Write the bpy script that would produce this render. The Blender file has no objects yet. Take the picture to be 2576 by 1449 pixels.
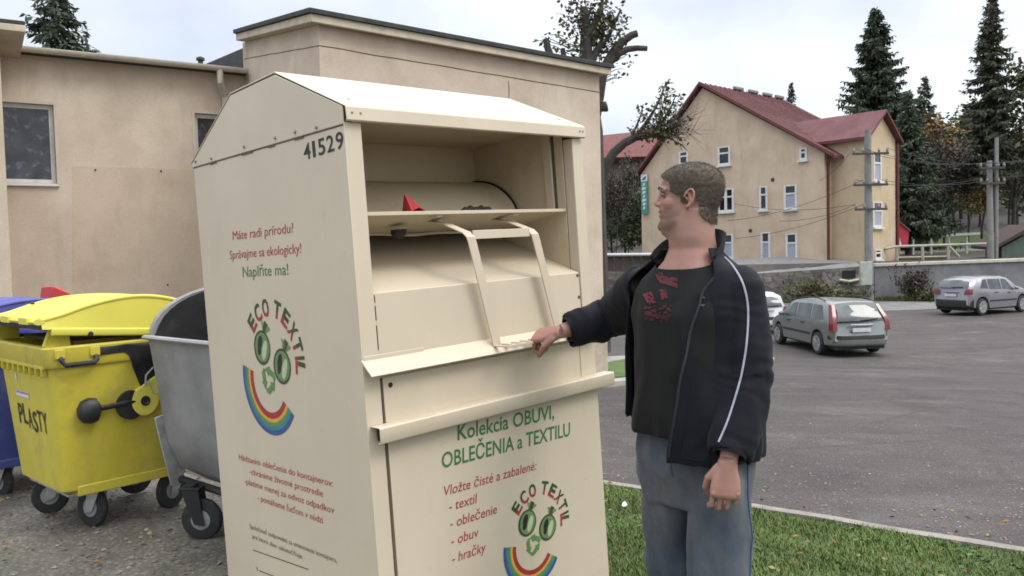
import bpy, bmesh, math, random
from math import sin, cos, pi, radians, sqrt, atan2, exp
from mathutils import Vector as V, Matrix, noise
from mathutils.bvhtree import BVHTree

random.seed(7)
scn = bpy.context.scene
COL = scn.collection
R_ = random.uniform

# ------------------------------------------------------------------ camera (measured from the photograph)
FPX = 2040.07
PIT = math.atan(92.5 / FPX)
ROL = 0.025
CAMP = V((0, 0, 1.55))
_f = V((0, cos(PIT), -sin(PIT)))
_r0 = V((1, 0, 0))
_u0 = V((0, sin(PIT), cos(PIT)))
_r = _r0 * cos(ROL) - _u0 * sin(ROL)
_u = _r0 * sin(ROL) + _u0 * cos(ROL)
cd = bpy.data.cameras.new('camera')
cam = bpy.data.objects.new('camera', cd)
COL.objects.link(cam)
M = Matrix.Identity(4)
for i in range(3):
    M[i][0], M[i][1], M[i][2], M[i][3] = _r[i], _u[i], -_f[i], CAMP[i]
cam.matrix_world = M
cd.sensor_width = 36
cd.lens = FPX / 2576 * 36
cd.clip_start = 0.05
cd.clip_end = 2000
scn.camera = cam


def ray(px, py):
    """direction through a point of the photograph (2576 px wide) used to measure real places"""
    return _r * ((px - 1288) / FPX) - _u * ((py - 724.5) / FPX) + _f


def at(px, py, Y):
    d = ray(px, py)
    return CAMP + d * (Y / d.y)


def hit(px, py, p0, n):
    d = ray(px, py)
    return CAMP + d * ((p0 - CAMP).dot(n) / d.dot(n))


# ------------------------------------------------------------------ objects
def tag(o, label=None, cat=None, group=None, kind=None):
    if label: o['label'] = label
    if cat: o['category'] = cat
    if group: o['group'] = group
    if kind: o['kind'] = kind
    return o


def empty(name, loc=(0, 0, 0), rz=0, label=None, cat=None, group=None):
    o = bpy.data.objects.new(name, None)
    COL.objects.link(o)
    o.location = loc
    o.rotation_euler = (0, 0, rz)
    o.empty_display_size = 0.2
    tag(o, label, cat, group)
    return o


def kids(o):
    return [c for c in bpy.data.objects if c.parent is o]


def copy_tree(o, parent=None):
    c = o.copy()
    COL.objects.link(c)
    if parent is not None:
        c.parent = parent
    for ch in kids(o):
        copy_tree(ch, c)
    return c


class MB:
    """collects shapes, then links them as ONE mesh object"""
    def __init__(s):
        s.v, s.f, s.m = [], [], []

    def add(s, vs, fs, mi=0):
        b = len(s.v)
        s.v += [V(p) for p in vs]
        s.f += [[b + i for i in f] for f in fs]
        s.m += [mi] * len(fs)
        return s

    def box(s, x0, x1, y0, y1, z0, z1, mi=0, xf=None):
        vs = [V((x, y, z)) for z in (z0, z1) for y in (y0, y1) for x in (x0, x1)]
        if xf: vs = [xf @ p for p in vs]
        return s.add(vs, [(0, 2, 3, 1), (4, 5, 7, 6), (0, 1, 5, 4), (2, 6, 7, 3), (0, 4, 6, 2), (1, 3, 7, 5)], mi)

    def hull8(s, bottom, top, mi=0):
        """box from four bottom and four top corners, each counter-clockwise seen from above"""
        return s.add(list(bottom) + list(top), [(3, 2, 1, 0), (4, 5, 6, 7)] + [(i, (i + 1) % 4, 4 + (i + 1) % 4, 4 + i) for i in range(4)], mi)

    def prism(s, poly, d, mi=0):
        """3D polygon extruded by vector d"""
        n = len(poly)
        d = V(d)
        vs = [V(p) for p in poly] + [V(p) + d for p in poly]
        return s.add(vs, [tuple(range(n))[::-1], tuple(range(n, 2 * n))] + [(i, (i + 1) % n, n + (i + 1) % n, n + i) for i in range(n)], mi)

    def tube(s, pts, r, n=8, mi=0, cap=True, flat=None):
        pts = [V(p) for p in pts]
        rs = r if isinstance(r, (list, tuple)) else [r] * len(pts)
        rings = []
        up = None
        for i, p in enumerate(pts):
            t = (pts[min(i + 1, len(pts) - 1)] - pts[max(i - 1, 0)])
            if t.length < 1e-9: t = V((0, 0, 1))
            t.normalize()
            if up is None:
                up = V((0, 0, 1)) if abs(t.z) < 0.9 else V((1, 0, 0))
            a = t.cross(up)
            if a.length < 1e-6: a = t.orthogonal()
            a.normalize()
            b = a.cross(t).normalized()
            up = b
            ra, rb = rs[i] if isinstance(rs[i], (list, tuple)) else (rs[i], rs[i])
            rings.append([p + a * (ra * cos(2 * pi * k / n)) + b * (rb * sin(2 * pi * k / n)) for k in range(n)])
        return s.loft(rings, mi, cap)

    def loft(s, rings, mi=0, cap=True, closed=True):
        n = len(rings[0])
        vs = [p for r in rings for p in r]
        fs = []
        m = n if closed else n - 1
        for i in range(len(rings) - 1):
            for k in range(m):
                fs.append((i * n + k, i * n + (k + 1) % n, (i + 1) * n + (k + 1) % n, (i + 1) * n + k))
        if cap and closed:
            fs.append(tuple(range(n))[::-1])
            fs.append(tuple(range((len(rings) - 1) * n, len(rings) * n)))
        return s.add(vs, fs, mi)

    def cyl(s, c0, c1, r, n=16, mi=0, r1=None):
        return s.tube([c0, c1], [r, r if r1 is None else r1], n, mi)

    def lathe(s, c, ax, prof, n=20, mi=0):
        """prof: (distance along ax, radius)"""
        ax = V(ax).normalized()
        a = ax.orthogonal().normalized()
        b = ax.cross(a)
        c = V(c)
        rings = [[c + ax * h + (a * cos(2 * pi * k / n) + b * sin(2 * pi * k / n)) * max(r, 1e-4) for k in range(n)] for h, r in prof]
        return s.loft(rings, mi, True)

    def grid(s, fn, nu, nv, mi=0):
        vs = [V(fn(i / nu, j / nv)) for j in range(nv + 1) for i in range(nu + 1)]
        fs = [(j * (nu + 1) + i, j * (nu + 1) + i + 1, (j + 1) * (nu + 1) + i + 1, (j + 1) * (nu + 1) + i) for j in range(nv) for i in range(nu)]
        return s.add(vs, fs, mi)

    def sphere(s, c, r, n=12, mi=0, sc=(1, 1, 1)):
        c = V(c)
        rings = []
        for i in range(n // 2 + 1):
            t = pi * i / (n // 2)
            rr = max(sin(t), 1e-3)
            rings.append([c + V((r * sc[0] * rr * cos(2 * pi * k / n), r * sc[1] * rr * sin(2 * pi * k / n), -r * sc[2] * cos(t))) for k in range(n)])
        return s.loft(rings, mi, True)

    def xf(s, mat, start=0):
        for i in range(start, len(s.v)): s.v[i] = mat @ s.v[i]
        return s

    def build(s, name, mat, parent=None, smooth=False, bevel=0, seg=2, angle=35, fix=True):
        me = bpy.data.meshes.new(name)
        me.from_pydata([tuple(p) for p in s.v], [], s.f)
        mats = mat if isinstance(mat, (list, tuple)) else [mat]
        for m in mats: me.materials.append(m)
        if len(mats) > 1:
            me.polygons.foreach_set('material_index', s.m)
        if fix:
            bm = bmesh.new(); bm.from_mesh(me)
            bmesh.ops.recalc_face_normals(bm, faces=bm.faces)
            bm.to_mesh(me); bm.free()
        me.update()
        o = bpy.data.objects.new(name, me)
        COL.objects.link(o)
        if parent is not None: o.parent = parent
        if smooth or bevel:
            me.shade_smooth()
            me.set_sharp_from_angle(angle=radians(angle))
        if bevel:
            b = o.modifiers.new('bevel', 'BEVEL')
            b.width = bevel; b.segments = seg; b.limit_method = 'ANGLE'; b.angle_limit = radians(40)
            b.harden_normals = False
        return o


def bake(o):
    """apply the modifiers of an object to its mesh"""
    dg = bpy.context.evaluated_depsgraph_get()
    dg.update()
    me = bpy.data.meshes.new_from_object(o.evaluated_get(dg))
    old = o.data
    mats = list(old.materials)
    o.modifiers.clear()
    o.data = me
    if not me.materials:
        for m in mats: me.materials.append(m)
    bpy.data.meshes.remove(old)
    return o


# ------------------------------------------------------------------ materials
def nd(t, kind, **kw):
    n = t.nodes.new(kind)
    for k, v in kw.items():
        if k in n.inputs: n.inputs[k].default_value = v
        else: setattr(n, k, v)
    return n


def mathn(t, op, a, b=None, clamp=False):
    n = t.nodes.new('ShaderNodeMath'); n.operation = op; n.use_clamp = clamp
    for i, x in enumerate((a, b)):
        if x is None: continue
        if isinstance(x, (int, float)): n.inputs[i].default_value = x
        else: t.links.new(x, n.inputs[i])
    return n.outputs[0]


def ramp(t, fac, stops):
    n = t.nodes.new('ShaderNodeValToRGB')
    e = n.color_ramp.elements
    while len(e) < len(stops): e.new(0.5)
    for i, (p, c) in enumerate(stops):
        e[i].position = p
        e[i].color = (*c, 1) if len(c) == 3 else c
    t.links.new(fac, n.inputs[0])
    return n.outputs[0]


def mixc(t, fac, a, b, mode='MIX'):
    n = t.nodes.new('ShaderNodeMix'); n.data_type = 'RGBA'; n.blend_type = mode
    for sck, x in ((n.inputs[0], fac), (n.inputs[6], a), (n.inputs[7], b)):
        if isinstance(x, (int, float)): sck.default_value = x
        elif isinstance(x, (tuple, list)): sck.default_value = (*x[:3], 1)
        else: t.links.new(x, sck)
    return n.outputs[2]


def noise_f(t, vec, scale, detail=4, rough=.55, w=None):
    n = nd(t, 'ShaderNodeTexNoise')
    n.inputs['Scale'].default_value = scale
    n.inputs['Detail'].default_value = detail
    n.inputs['Roughness'].default_value = rough
    t.links.new(vec, n.inputs['Vector'])
    return n.outputs['Fac']


def stretch(t, vec, sc, off=(0, 0, 0)):
    n = t.nodes.new('ShaderNodeMapping')
    n.inputs['Scale'].default_value = sc
    n.inputs['Location'].default_value = off
    t.links.new(vec, n.inputs['Vector'])
    return n.outputs[0]


def newmat(name):
    m = bpy.data.materials.new(name)
    m.use_nodes = True
    t = m.node_tree
    b = t.nodes['Principled BSDF']
    tc = t.nodes.new('ShaderNodeTexCoord')
    return m, t, b, tc.outputs['Object']


def bump(t, b, h, strength=.3, dist=.01):
    n = t.nodes.new('ShaderNodeBump')
    n.inputs['Strength'].default_value = strength
    n.inputs['Distance'].default_value = dist
    t.links.new(h, n.inputs['Height'])
    t.links.new(n.outputs[0], b.inputs['Normal'])


def pm(name, col, rough=.5, metal=0, var=.12, vs=6, bmp=0, bs=60, fine=0, fs=80, dirt=None, dscale=2.5, dlo=.52, dhi=.75, spec=.5, coat=0):
    """painted / plain surface with procedural variation"""
    m, t, b, vec = newmat(name)
    b.inputs['Metallic'].default_value = metal
    b.inputs['Specular IOR Level'].default_value = spec
    b.inputs['Coat Weight'].default_value = coat
    f = noise_f(t, vec, vs, 5)
    lo = tuple(max(0, c * (1 - var)) for c in col)
    hi = tuple(min(1, c * (1 + var)) for c in col)
    c = ramp(t, f, [(.3, lo), (.7, hi)])
    if fine:
        g = noise_f(t, vec, fs, 2)
        c = mixc(t, 1.0, c, ramp(t, g, [(.3, (1 - fine,) * 3), (.7, (1 + fine,) * 3)]), 'MULTIPLY')
    if dirt:
        d = noise_f(t, vec, dscale, 7, .65)
        c = mixc(t, ramp(t, d, [(dlo, (0, 0, 0)), (dhi, (1, 1, 1))]), c, dirt)
    t.links.new(c, b.inputs['Base Color'])
    rr = noise_f(t, vec, vs * 2.3, 4)
    t.links.new(ramp(t, rr, [(.3, (max(0, rough - .08),) * 3), (.7, (min(1, rough + .08),) * 3)]), b.inputs['Roughness'])
    if bmp:
        bump(t, b, noise_f(t, vec, bs, 4), bmp, .01)
    return m


def leafmat(name, cols, rough=.6, sat=0):
    """foliage: every leaf takes its own colour"""
    m, t, b, vec = newmat(name)
    g = t.nodes.new('ShaderNodeNewGeometry')
    n = len(cols)
    c = ramp(t, g.outputs['Random Per Island'], [(i / max(1, n - 1), k) for i, k in enumerate(cols)])
    big = noise_f(t, vec, .8, 3)
    c = mixc(t, 1.0, c, ramp(t, big, [(.3, (.7, .7, .7)), (.7, (1.25, 1.25, 1.2))]), 'MULTIPLY')
    t.links.new(c, b.inputs['Base Color'])
    b.inputs['Roughness'].default_value = rough
    b.inputs['Specular IOR Level'].default_value = .25
    return m


def glassmat(name, col=(.02, .022, .025), rough=.06, mottle=None):
    m, t, b, vec = newmat(name)
    f = noise_f(t, vec, 3, 4)
    c = ramp(t, f, [(.35, tuple(k * .6 for k in col)), (.65, tuple(k * 1.5 for k in col))])
    if mottle:
        d = noise_f(t, vec, 9, 3)
        c = mixc(t, ramp(t, d, [(.56, (0, 0, 0)), (.68, (1, 1, 1))]), c, mottle)
    t.links.new(c, b.inputs['Base Color'])
    b.inputs['Roughness'].default_value = rough
    b.inputs['Specular IOR Level'].default_value = .6
    return m


FONT = bpy.data.fonts.load('<builtin>') if '<builtin>' not in bpy.data.fonts else bpy.data.fonts['<builtin>']


def text_mesh(s, size=1.0, bold=0.0, res=3):
    """flat lettering as vertices and faces, baseline at 0, starting at x = 0"""
    cu = bpy.data.curves.new('lettering', 'FONT')
    cu.body = s
    cu.size = size
    cu.offset = bold * size
    cu.resolution_u = res
    o = bpy.data.objects.new('lettering', cu)
    COL.objects.link(o)
    dg = bpy.context.evaluated_depsgraph_get()
    dg.update()
    me = bpy.data.meshes.new_from_object(o.evaluated_get(dg))
    vs = [v.co.copy() for v in me.vertices]
    fs = [tuple(p.vertices) for p in me.polygons]
    bpy.data.objects.remove(o)
    bpy.data.curves.remove(cu)
    bpy.data.meshes.remove(me)
    return vs, fs


def text_fit(mb, s, width, height, fn, bold=0.0, mi=0):
    """lettering stretched to a measured width and cap height, put on a surface by fn(x, y)"""
    vs, fs = text_mesh(s, 1.0, bold)
    if not vs: return
    x0 = min(v.x for v in vs); x1 = max(v.x for v in vs)
    cap = 0.73
    mb.add([fn((v.x - x0) / (x1 - x0) * width, v.y / cap * height) for v in vs], fs, mi)
# ------------------------------------------------------------------ sky and light: bright overcast
SUN_EL, SUN_AZ = radians(50), radians(112)     # azimuth measured from +Y towards +X
w = bpy.data.worlds.new('World')
scn.world = w
w.use_nodes = True
t = w.node_tree
t.nodes.clear()
out = t.nodes.new('ShaderNodeOutputWorld')
sky = t.nodes.new('ShaderNodeTexSky'); sky.sky_type = 'NISHITA'; sky.sun_disc = False
sky.sun_elevation = SUN_EL; sky.sun_rotation = SUN_AZ
bg1 = t.nodes.new('ShaderNodeBackground'); bg1.inputs[1].default_value = 0.05
t.links.new(sky.outputs[0], bg1.inputs[0])
tc = t.nodes.new('ShaderNodeTexCoord')
sep = t.nodes.new('ShaderNodeSeparateXYZ'); t.links.new(tc.outputs['Generated'], sep.inputs[0])
z = mathn(t, 'MAXIMUM', sep.outputs[2], 0.0)
cl = noise_f(t, stretch(t, tc.outputs['Generated'], (1.6, 1.6, 3.2), (3.1, 1.7, 0.4)), 2.1, 6, .5)
ccol = ramp(t, cl, [(.33, (.70, .725, .785)), (.48, (.87, .885, .93)), (.60, (1.0, 1.0, 1.0))])
lr = ramp(t, mathn(t, 'ADD', mathn(t, 'MULTIPLY', sep.outputs[0], .5), .5), [(.2, (.74, .76, .80)), (.5, (.93, .94, .96)), (.72, (1.0, 1.0, 1.0))])
ccol = mixc(t, 1, ccol, lr, 'MULTIPLY')
bg2 = t.nodes.new('ShaderNodeBackground')
t.links.new(ccol, bg2.inputs[0])
t.links.new(mathn(t, 'ADD', mathn(t, 'MULTIPLY', mathn(t, 'POWER', z, 2.4), 3.8), .84), bg2.inputs[1])
add = t.nodes.new('ShaderNodeAddShader')
t.links.new(bg1.outputs[0], add.inputs[0]); t.links.new(bg2.outputs[0], add.inputs[1])
t.links.new(add.outputs[0], out.inputs[0])
sd = bpy.data.lights.new('sun', 'SUN'); sd.energy = 1.2; sd.angle = radians(22); sd.color = (1, .96, .9)
so = bpy.data.objects.new('sun', sd); COL.objects.link(so)
sv = V((sin(SUN_AZ) * cos(SUN_EL), cos(SUN_AZ) * cos(SUN_EL), sin(SUN_EL)))
so.rotation_euler = sv.to_track_quat('Z', 'Y').to_euler()
so.location = (0, -5, 20)
scn.view_settings.view_transform = 'Standard'
scn.view_settings.look = 'None'
scn.view_settings.exposure = 0
scn.view_settings.gamma = 1
scn.cycles.max_bounces = 6
scn.cycles.filter_width = 1.7

# ------------------------------------------------------------------ terrain
def sst(a, b, x):
    x = max(0, min(1, (x - a) / (b - a)))
    return x * x * (3 - 2 * x)

KN = V((.575, .818, 0))           # across the kerb, away from us
def ks(x, y): return x * KN.x + y * KN.y - 6.0

def gz(x, y):
    s = ks(x, y)
    if s < 0: h = -.45 * sst(-3.4, 0, s)
    else: h = -.45 - 1.15 * min(s, 16.4) / 16.4
    wgt = sst(-2.6, .7, x - max(0, y - 14) * .12)
    h *= wgt
    # ground behind the retaining walls stands higher and climbs to a wooded hill
    b = sst(WALLY(x) + .15, WALLY(x) + .7, y)
    hi = .45 + max(0, y - 60) * .075 + max(0, y - 90) * .10
    h = h * (1 - b) + hi * b
    return h

def WALLY(x):      # the foot of the retaining walls
    return 44.0 - .10 * (x - 20)

def kerbline(x):   # a point of the kerb
    y = (6.0 - x * KN.x) / KN.y
    return V((x, y, gz(x, y)))

def drape(name, quad, nu, nv, off, mat, bulge=None):
    A, B, C_, D_ = [V((*q, 0)) for q in quad]
    def fn(u, v):
        p = (A * (1 - u) + B * u) * (1 - v) + (D_ * (1 - u) + C_ * u) * v
        return V((p.x, p.y, gz(p.x, p.y) + off))
    mb = MB(); mb.grid(fn, nu, nv)
    return mb.build(name, mat, smooth=True, angle=80)

# asphalt / ground base -------------------------------------------------
def asphalt_mat():
    m, t, b, vec = newmat('asphalt')
    big = noise_f(t, vec, .35, 5, .6)
    mid = noise_f(t, vec, 2.2, 5, .6)
    c = ramp(t, big, [(.3, (.052, .049, .049)), (.7, (.100, .094, .091))])
    c = mixc(t, .5, c, ramp(t, mid, [(.3, (.044, .041, .041)), (.72, (.120, .112, .108))]))
    # long worn streaks along the driving direction
    st = noise_f(t, stretch(t, vec, (.5, 2.2, 1)), .8, 4)
    c = mixc(t, ramp(t, st, [(.5, (0, 0, 0)), (.75, (.38, .38, .38))]), c, (.15, .142, .137))
    pt = noise_f(t, stretch(t, vec, (1, 1, 1), (5, 3, 0)), .55, 5, .6)
    c = mixc(t, ramp(t, pt, [(.56, (0, 0, 0)), (.70, (.75, .75, .75))]), c, (.045, .042, .041))   # oil and repair patches
    c = mixc(t, ramp(t, pt, [(.28, (.7, .7, .7)), (.42, (0, 0, 0))]), c, (.155, .147, .140))
    vo = nd(t, 'ShaderNodeTexVoronoi'); vo.inputs['Scale'].default_value = 22; t.links.new(vec, vo.inputs['Vector'])
    spk = ramp(t, vo.outputs['Distance'], [(.10, (1, 1, 1)), (.24, (0, 0, 0))])
    pick = ramp(t, noise_f(t, vec, 9, 2), [(.5, (0, 0, 0)), (.62, (.85, .85, .85))])
    c = mixc(t, mathn(t, 'MULTIPLY', spk, pick), c, (.34, .325, .31))
    vo2 = nd(t, 'ShaderNodeTexVoronoi'); vo2.inputs['Scale'].default_value = 60; t.links.new(vec, vo2.inputs['Vector'])
    c = mixc(t, .75, c, mixc(t, 1, c, ramp(t, vo2.outputs['Distance'], [(.1, (1.6, 1.6, 1.6)), (.5, (.55, .55, .55))]), 'MULTIPLY'))
    cr = nd(t, 'ShaderNodeTexVoronoi', feature='DISTANCE_TO_EDGE'); cr.inputs['Scale'].default_value = .42
    wv = mixc(t, .25, vec, nd(t, 'ShaderNodeTexNoise').outputs['Color'])
    t.links.new(wv, cr.inputs['Vector'])
    crk = mathn(t, 'MULTIPLY', ramp(t, cr.outputs['Distance'], [(.004, (1, 1, 1)), (.02, (0, 0, 0))]), ramp(t, big, [(.45, (0, 0, 0)), (.6, (.38, .38, .38))]))
    c = mixc(t, crk, c, (.035, .033, .032))
    c = mixc(t, 1, c, (1.07, 1.0, .945), 'MULTIPLY')
    t.links.new(c, b.inputs['Base Color'])
    t.links.new(ramp(t, mid, [(.3, (.72,) * 3), (.7, (.95,) * 3)]), b.inputs['Roughness'])
    b.inputs['Specular IOR Level'].default_value = .3
    bump(t, b, noise_f(t, vec, 45, 4), .5, .012)
    return m

def dirt_mat():
    m, t, b, vec = newmat('gravel_dirt')
    big = noise_f(t, vec, 1.1, 6, .6)
    c = ramp(t, big, [(.32, (.075, .072, .060)), (.5, (.150, .135, .108)), (.68, (.235, .215, .18))])
    st = noise_f(t, stretch(t, vec, (2.2, .8, 1)), 2.4, 5, .6)
    c = mixc(t, ramp(t, st, [(.45, (0, 0, 0)), (.7, (.6, .6, .6))]), c, (.085, .088, .060))
    vo = nd(t, 'ShaderNodeTexVoronoi'); vo.inputs['Scale'].default_value = 34; t.links.new(vec, vo.inputs['Vector'])
    c = mixc(t, .5, c, mixc(t, 1, c, ramp(t, vo.outputs['Distance'], [(.1, (1.75, 1.7, 1.6)), (.55, (.5, .5, .5))]), 'MULTIPLY'))
    t.links.new(c, b.inputs['Base Color'])
    t.links.new(ramp(t, big, [(.3, (.45,) * 3), (.6, (.9,) * 3)]), b.inputs['Roughness'])
    bump(t, b, mixc(t, .5, noise_f(t, vec, 40, 4), vo.outputs['Distance']), .7, .02)
    return m

def turf_mat(name='turf', a=(.030, .052, .014), c2=(.075, .110, .030), brown=(.10, .085, .04)):
    m, t, b, vec = newmat(name)
    f = noise_f(t, vec, 3, 6, .65)
    c = ramp(t, f, [(.3, a), (.6, c2)])
    g = noise_f(t, vec, .9, 4)
    c = mixc(t, ramp(t, g, [(.55, (0, 0, 0)), (.72, (.75, .75, .75))]), c, brown)
    t.links.new(c, b.inputs['Base Color'])
    b.inputs['Roughness'].default_value = .95
    bump(t, b, noise_f(t, vec, 40, 4), .8, .03)
    return m

M_asph = asphalt_mat(); M_dirt = dirt_mat(); M_turf = turf_mat()
M_kerb = pm('kerb_concrete', (.235, .215, .185), .9, var=.25, vs=5, bmp=.5, bs=50, dirt=(.14, .125, .10), dscale=4)
M_pave = pm('pavement_concrete', (.30, .285, .26), .9, var=.2, vs=3, bmp=.3, bs=40, dirt=(.16, .15, .13))

xs = [-160, -110, -75, -50, -34] + [-24 + i * 1.0 for i in range(20)] + [-4 + i * .33 for i in range(33)] + [7.2 + i * 1.0 for i in range(45)] + [56, 66, 82, 105, 140, 200, 260]
ys = [-30, -15, -8, -4, -2, -1] + [-.5 + i * .33 for i in range(34)] + [11 + i * .7 for i in range(44)] + [41.8 + i * .35 for i in range(20)] + [50, 53, 57, 62, 68, 75, 84, 95, 110, 130, 160, 210, 300]
mb = MB()
mb.v = [V((x, y, gz(x, y))) for y in ys for x in xs]
nx = len(xs)
mb.f = [[j * nx + i, j * nx + i + 1, (j + 1) * nx + i + 1, (j + 1) * nx + i] for j in range(len(ys) - 1) for i in range(nx - 1)]
mb.m = [0] * len(mb.f)
gob = mb.build('ground', M_asph, smooth=True, angle=80); tag(gob, kind='structure')

# gravelly yard on the left, under the bins
o = drape('dirt_ground', [(-14, -1), (.9, -1), (.9, 3.2), (-14, 15)], 60, 40, .004, M_dirt); tag(o, kind='structure')
# grass verge between us and the kerb
kA, kB = kerbline(-.6), kerbline(6.5)
o = drape('verge_ground', [(.28, 1.2), (7.5, -1.5), (kB.x, kB.y), (kA.x, kA.y)], 50, 36, .008, M_turf); tag(o, kind='structure')
# kerb stones
mb = MB()
N = 60
rings = []
for i in range(N + 1):
    x = -.9 + i * 8.0 / N
    p = kerbline(x); wob = .012 * noise.noise(V((x * 1.3, 0, 0)))
    a = p - KN * (.05 + wob); b_ = p + KN * (.05 + wob)
    zt = p.z + .028 + .012 * noise.noise(V((x * 2.1, 3, 0))); zb = p.z - .25
    rings.append([V((a.x, a.y, zb)), V((b_.x, b_.y, zb)), V((b_.x, b_.y, zt - .012)), V((b_.x - KN.x * .012, b_.y - KN.y * .012, zt)), V((a.x, a.y, zt))])
mb.loft(rings)
o = mb.build('kerb', M_kerb, smooth=True, angle=30); tag(o, kind='structure')
# ------------------------------------------------------------------ the clothing collection container
def cream_mat(name, col, streak, grime):
    m, t, b, vec = newmat(name)
    f = noise_f(t, vec, 2.2, 5)
    c = ramp(t, f, [(.3, tuple(k * .94 for k in col)), (.7, tuple(k * 1.04 for k in col))])
    g = noise_f(t, stretch(t, vec, (14, 14, .8)), 2.0, 5, .6)          # rain run marks
    c = mixc(t, ramp(t, g, [(.56, (0, 0, 0)), (.82, (.26, .26, .26))]), c, streak)
    h = noise_f(t, vec, 5.5, 7, .7)                                    # patchy grime
    c = mixc(t, ramp(t, h, [(.60, (0, 0, 0)), (.80, (.55, .55, .55))]), c, grime)
    sc_ = noise_f(t, stretch(t, vec, (3, 3, 55), (.3, .1, .7)), 4.0, 2, .4)  # short scratches
    msk = ramp(t, noise_f(t, vec, 3.1, 3), [(.56, (0, 0, 0)), (.62, (.5, .5, .5))])
    c = mixc(t, mathn(t, 'MULTIPLY', ramp(t, sc_, [(.70, (0, 0, 0)), (.73, (1, 1, 1))]), msk), c, tuple(k * .62 for k in col))
    t.links.new(c, b.inputs['Base Color'])
    t.links.new(ramp(t, h, [(.3, (.36,) * 3), (.7, (.56,) * 3)]), b.inputs['Roughness'])
    b.inputs['Specular IOR Level'].default_value = .4
    bump(t, b, noise_f(t, vec, 6, 3), .10, .012)                      # slightly wavy sheet metal
    return m
M_cream = cream_mat('cream_paint', (.57, .49, .365), (.48, .40, .28), (.45, .365, .25))
M_old = pm('cream_paint', (.53, .445, .315), .42, var=.05, vs=3, bmp=.05, bs=14, dirt=(.46, .375, .255), dscale=1.6, dlo=.55, dhi=.85, spec=.4)
M_creamin = pm('cream_paint_inside', (.55, .465, .33), .5, var=.06, vs=3, dirt=(.38, .30, .19), dscale=2)
M_seam_shade = pm('dark_gap_and_shade', (.10, .075, .045), .8, var=.3)  # seams and gaps, also the shadow painted beside the guide strip
M_black = pm('black_rubber_and_shade', (.012, .012, .013), .6, var=.3)  # rubber and black parts, also the shade painted in the lock bar
M_screw = pm('rivet_steel', (.30, .26, .20), .5, .4, var=.3, vs=60)

CB = 1.98
bank = empty('clothing_bank', label='tall cream metal clothing collection container with open hopper and rainbow logos', cat='clothing bank')
Rz = Matrix.Rotation(.7716, 3, 'Z'); Rx = Matrix.Rotation(-.0297, 3, 'X'); Ry = Matrix.Rotation(-.0304, 3, 'Y')
RC = Rz @ Rx @ Ry
TC = V((-.5215, 2.602, .4303 + 1.55))
MW = RC.to_4x4(); MW.translation = TC + RC @ V((0, 0, -CB))
bank.matrix_world = MW
MBANK = MW.copy()
W_, D_ = 1.15, 1.154

def L(x, y, z): return V((x, y, z + CB))

def sheet(name, pts, d, mat=M_cream, parent=bank, bevel=.0025):
    mb = MB(); mb.prism([L(*p) for p in pts], d)
    return mb.build(name, mat, parent, bevel=bevel)

def cbox(name, x0, x1, y0, y1, z0, z1, mat=M_cream, parent=bank, bevel=.003):
    mb = MB(); mb.box(x0, x1, y0, y1, z0 + CB, z1 + CB)
    return mb.build(name, mat, parent, bevel=bevel)

T = .004
# side walls, back, bottom
cbox('side_panel', 0, T, .0, D_, -1.93, -.004)
cbox('side_panel', W_ - T, W_, .0, D_, -1.93, -.004)
cbox('back_panel', T, W_ - T, D_ - T, D_, -1.93, -.004)
cbox('floor_panel', T, W_ - T, .01, D_ - T, -1.93, -1.925)
for x in (.03, W_ - .11):
    cbox('skid', x, x + .08, .04, D_ - .04, -1.985, -1.932, M_screw)
# gables, set a hair proud of the side walls, with an uneven lower edge
gab = [(0, -.012), (0, .045), (.41, .226), (.76, .217), (D_ + .008, .004), (D_ + .008, -.012)]
for x0, d in ((-.003, .006), (W_ - .003, .006)):
    g = sheet('gable_panel', [(x0, y, z) for y, z in gab], (d, 0, 0))
    xs_ = x0 - .003 if x0 < 0 else x0 + d
    for y in (.16, .30, .44, .68, .97, 1.12):
        mb = MB()
        mb.lathe(L(xs_ + .0015, y, .006 + .004 * sin(y * 30)), (1 if x0 > 0 else -1, 0, 0), [(-.004, .0065), (.002, .0065), (.004, .004)], 10)
        mb.build('rivet', M_screw, g)
# seam shadow strip below the gable
mb = MB()
mb.box(-.0012, .002, .004, D_, -.0165 + CB, -.0115 + CB)
for y, l in ((.25, .06), (.45, .05), (.62, .09), (.93, .06)):
    mb.box(-.0030, -.0008, y, y + l, -.020 + CB, -.013 + CB)
mb.build('panel_seam', M_seam_shade, bank)
# roof skins
rf = [(-.018, .040), (.41, .231), (.76, .222), (D_ + .012, .006)]
up = [(y, z + .005) for y, z in rf]
mb = MB()
rings = [[L(x, y, z) for y, z in rf] + [L(x, y, z) for y, z in reversed(up)] for x in (-.004, W_ + .006)]
mb.loft(rings)
roof = mb.build('roof', M_cream, bank, bevel=.002)
mb = MB()   # front fascia folded down from the roof
fas = [(-.018, .043), (-.022, .040), (-.024, -.002), (-.014, -.006), (-.014, -.003), (-.020, .0), (-.017, .038)]
mb.loft([[L(x, y, z) for y, z in fas] for x in (-.004, W_ + .006)])
f_ = mb.build('fascia', M_cream, roof, bevel=.0015)
for x in (.018, .05, W_ - .03, W_ - .012):
    mb = MB(); mb.lathe(L(x, -.0235, .022), (0, -1, 0), [(-.003, .004), (.0015, .004), (.003, .002)], 8)
    mb.build('rivet', M_screw, f_)
# front corner posts (folded sheet)
def post(x0, x1, inner):
    mb = MB()
    mb.box(x0, x1, -.002, .002, -1.93 + CB, -.006 + CB)
    if inner > 0: mb.box(x1 - .003, x1, .002, .05, -1.93 + CB, -.006 + CB)
    else: mb.box(x0, x0 + .003, .002, .05, -1.93 + CB, -.006 + CB)
    return mb.build('front_post', M_cream, bank, bevel=.0025)
post(-.002, .062, 1)
post(1.092, W_ + .002, -1)
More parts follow.
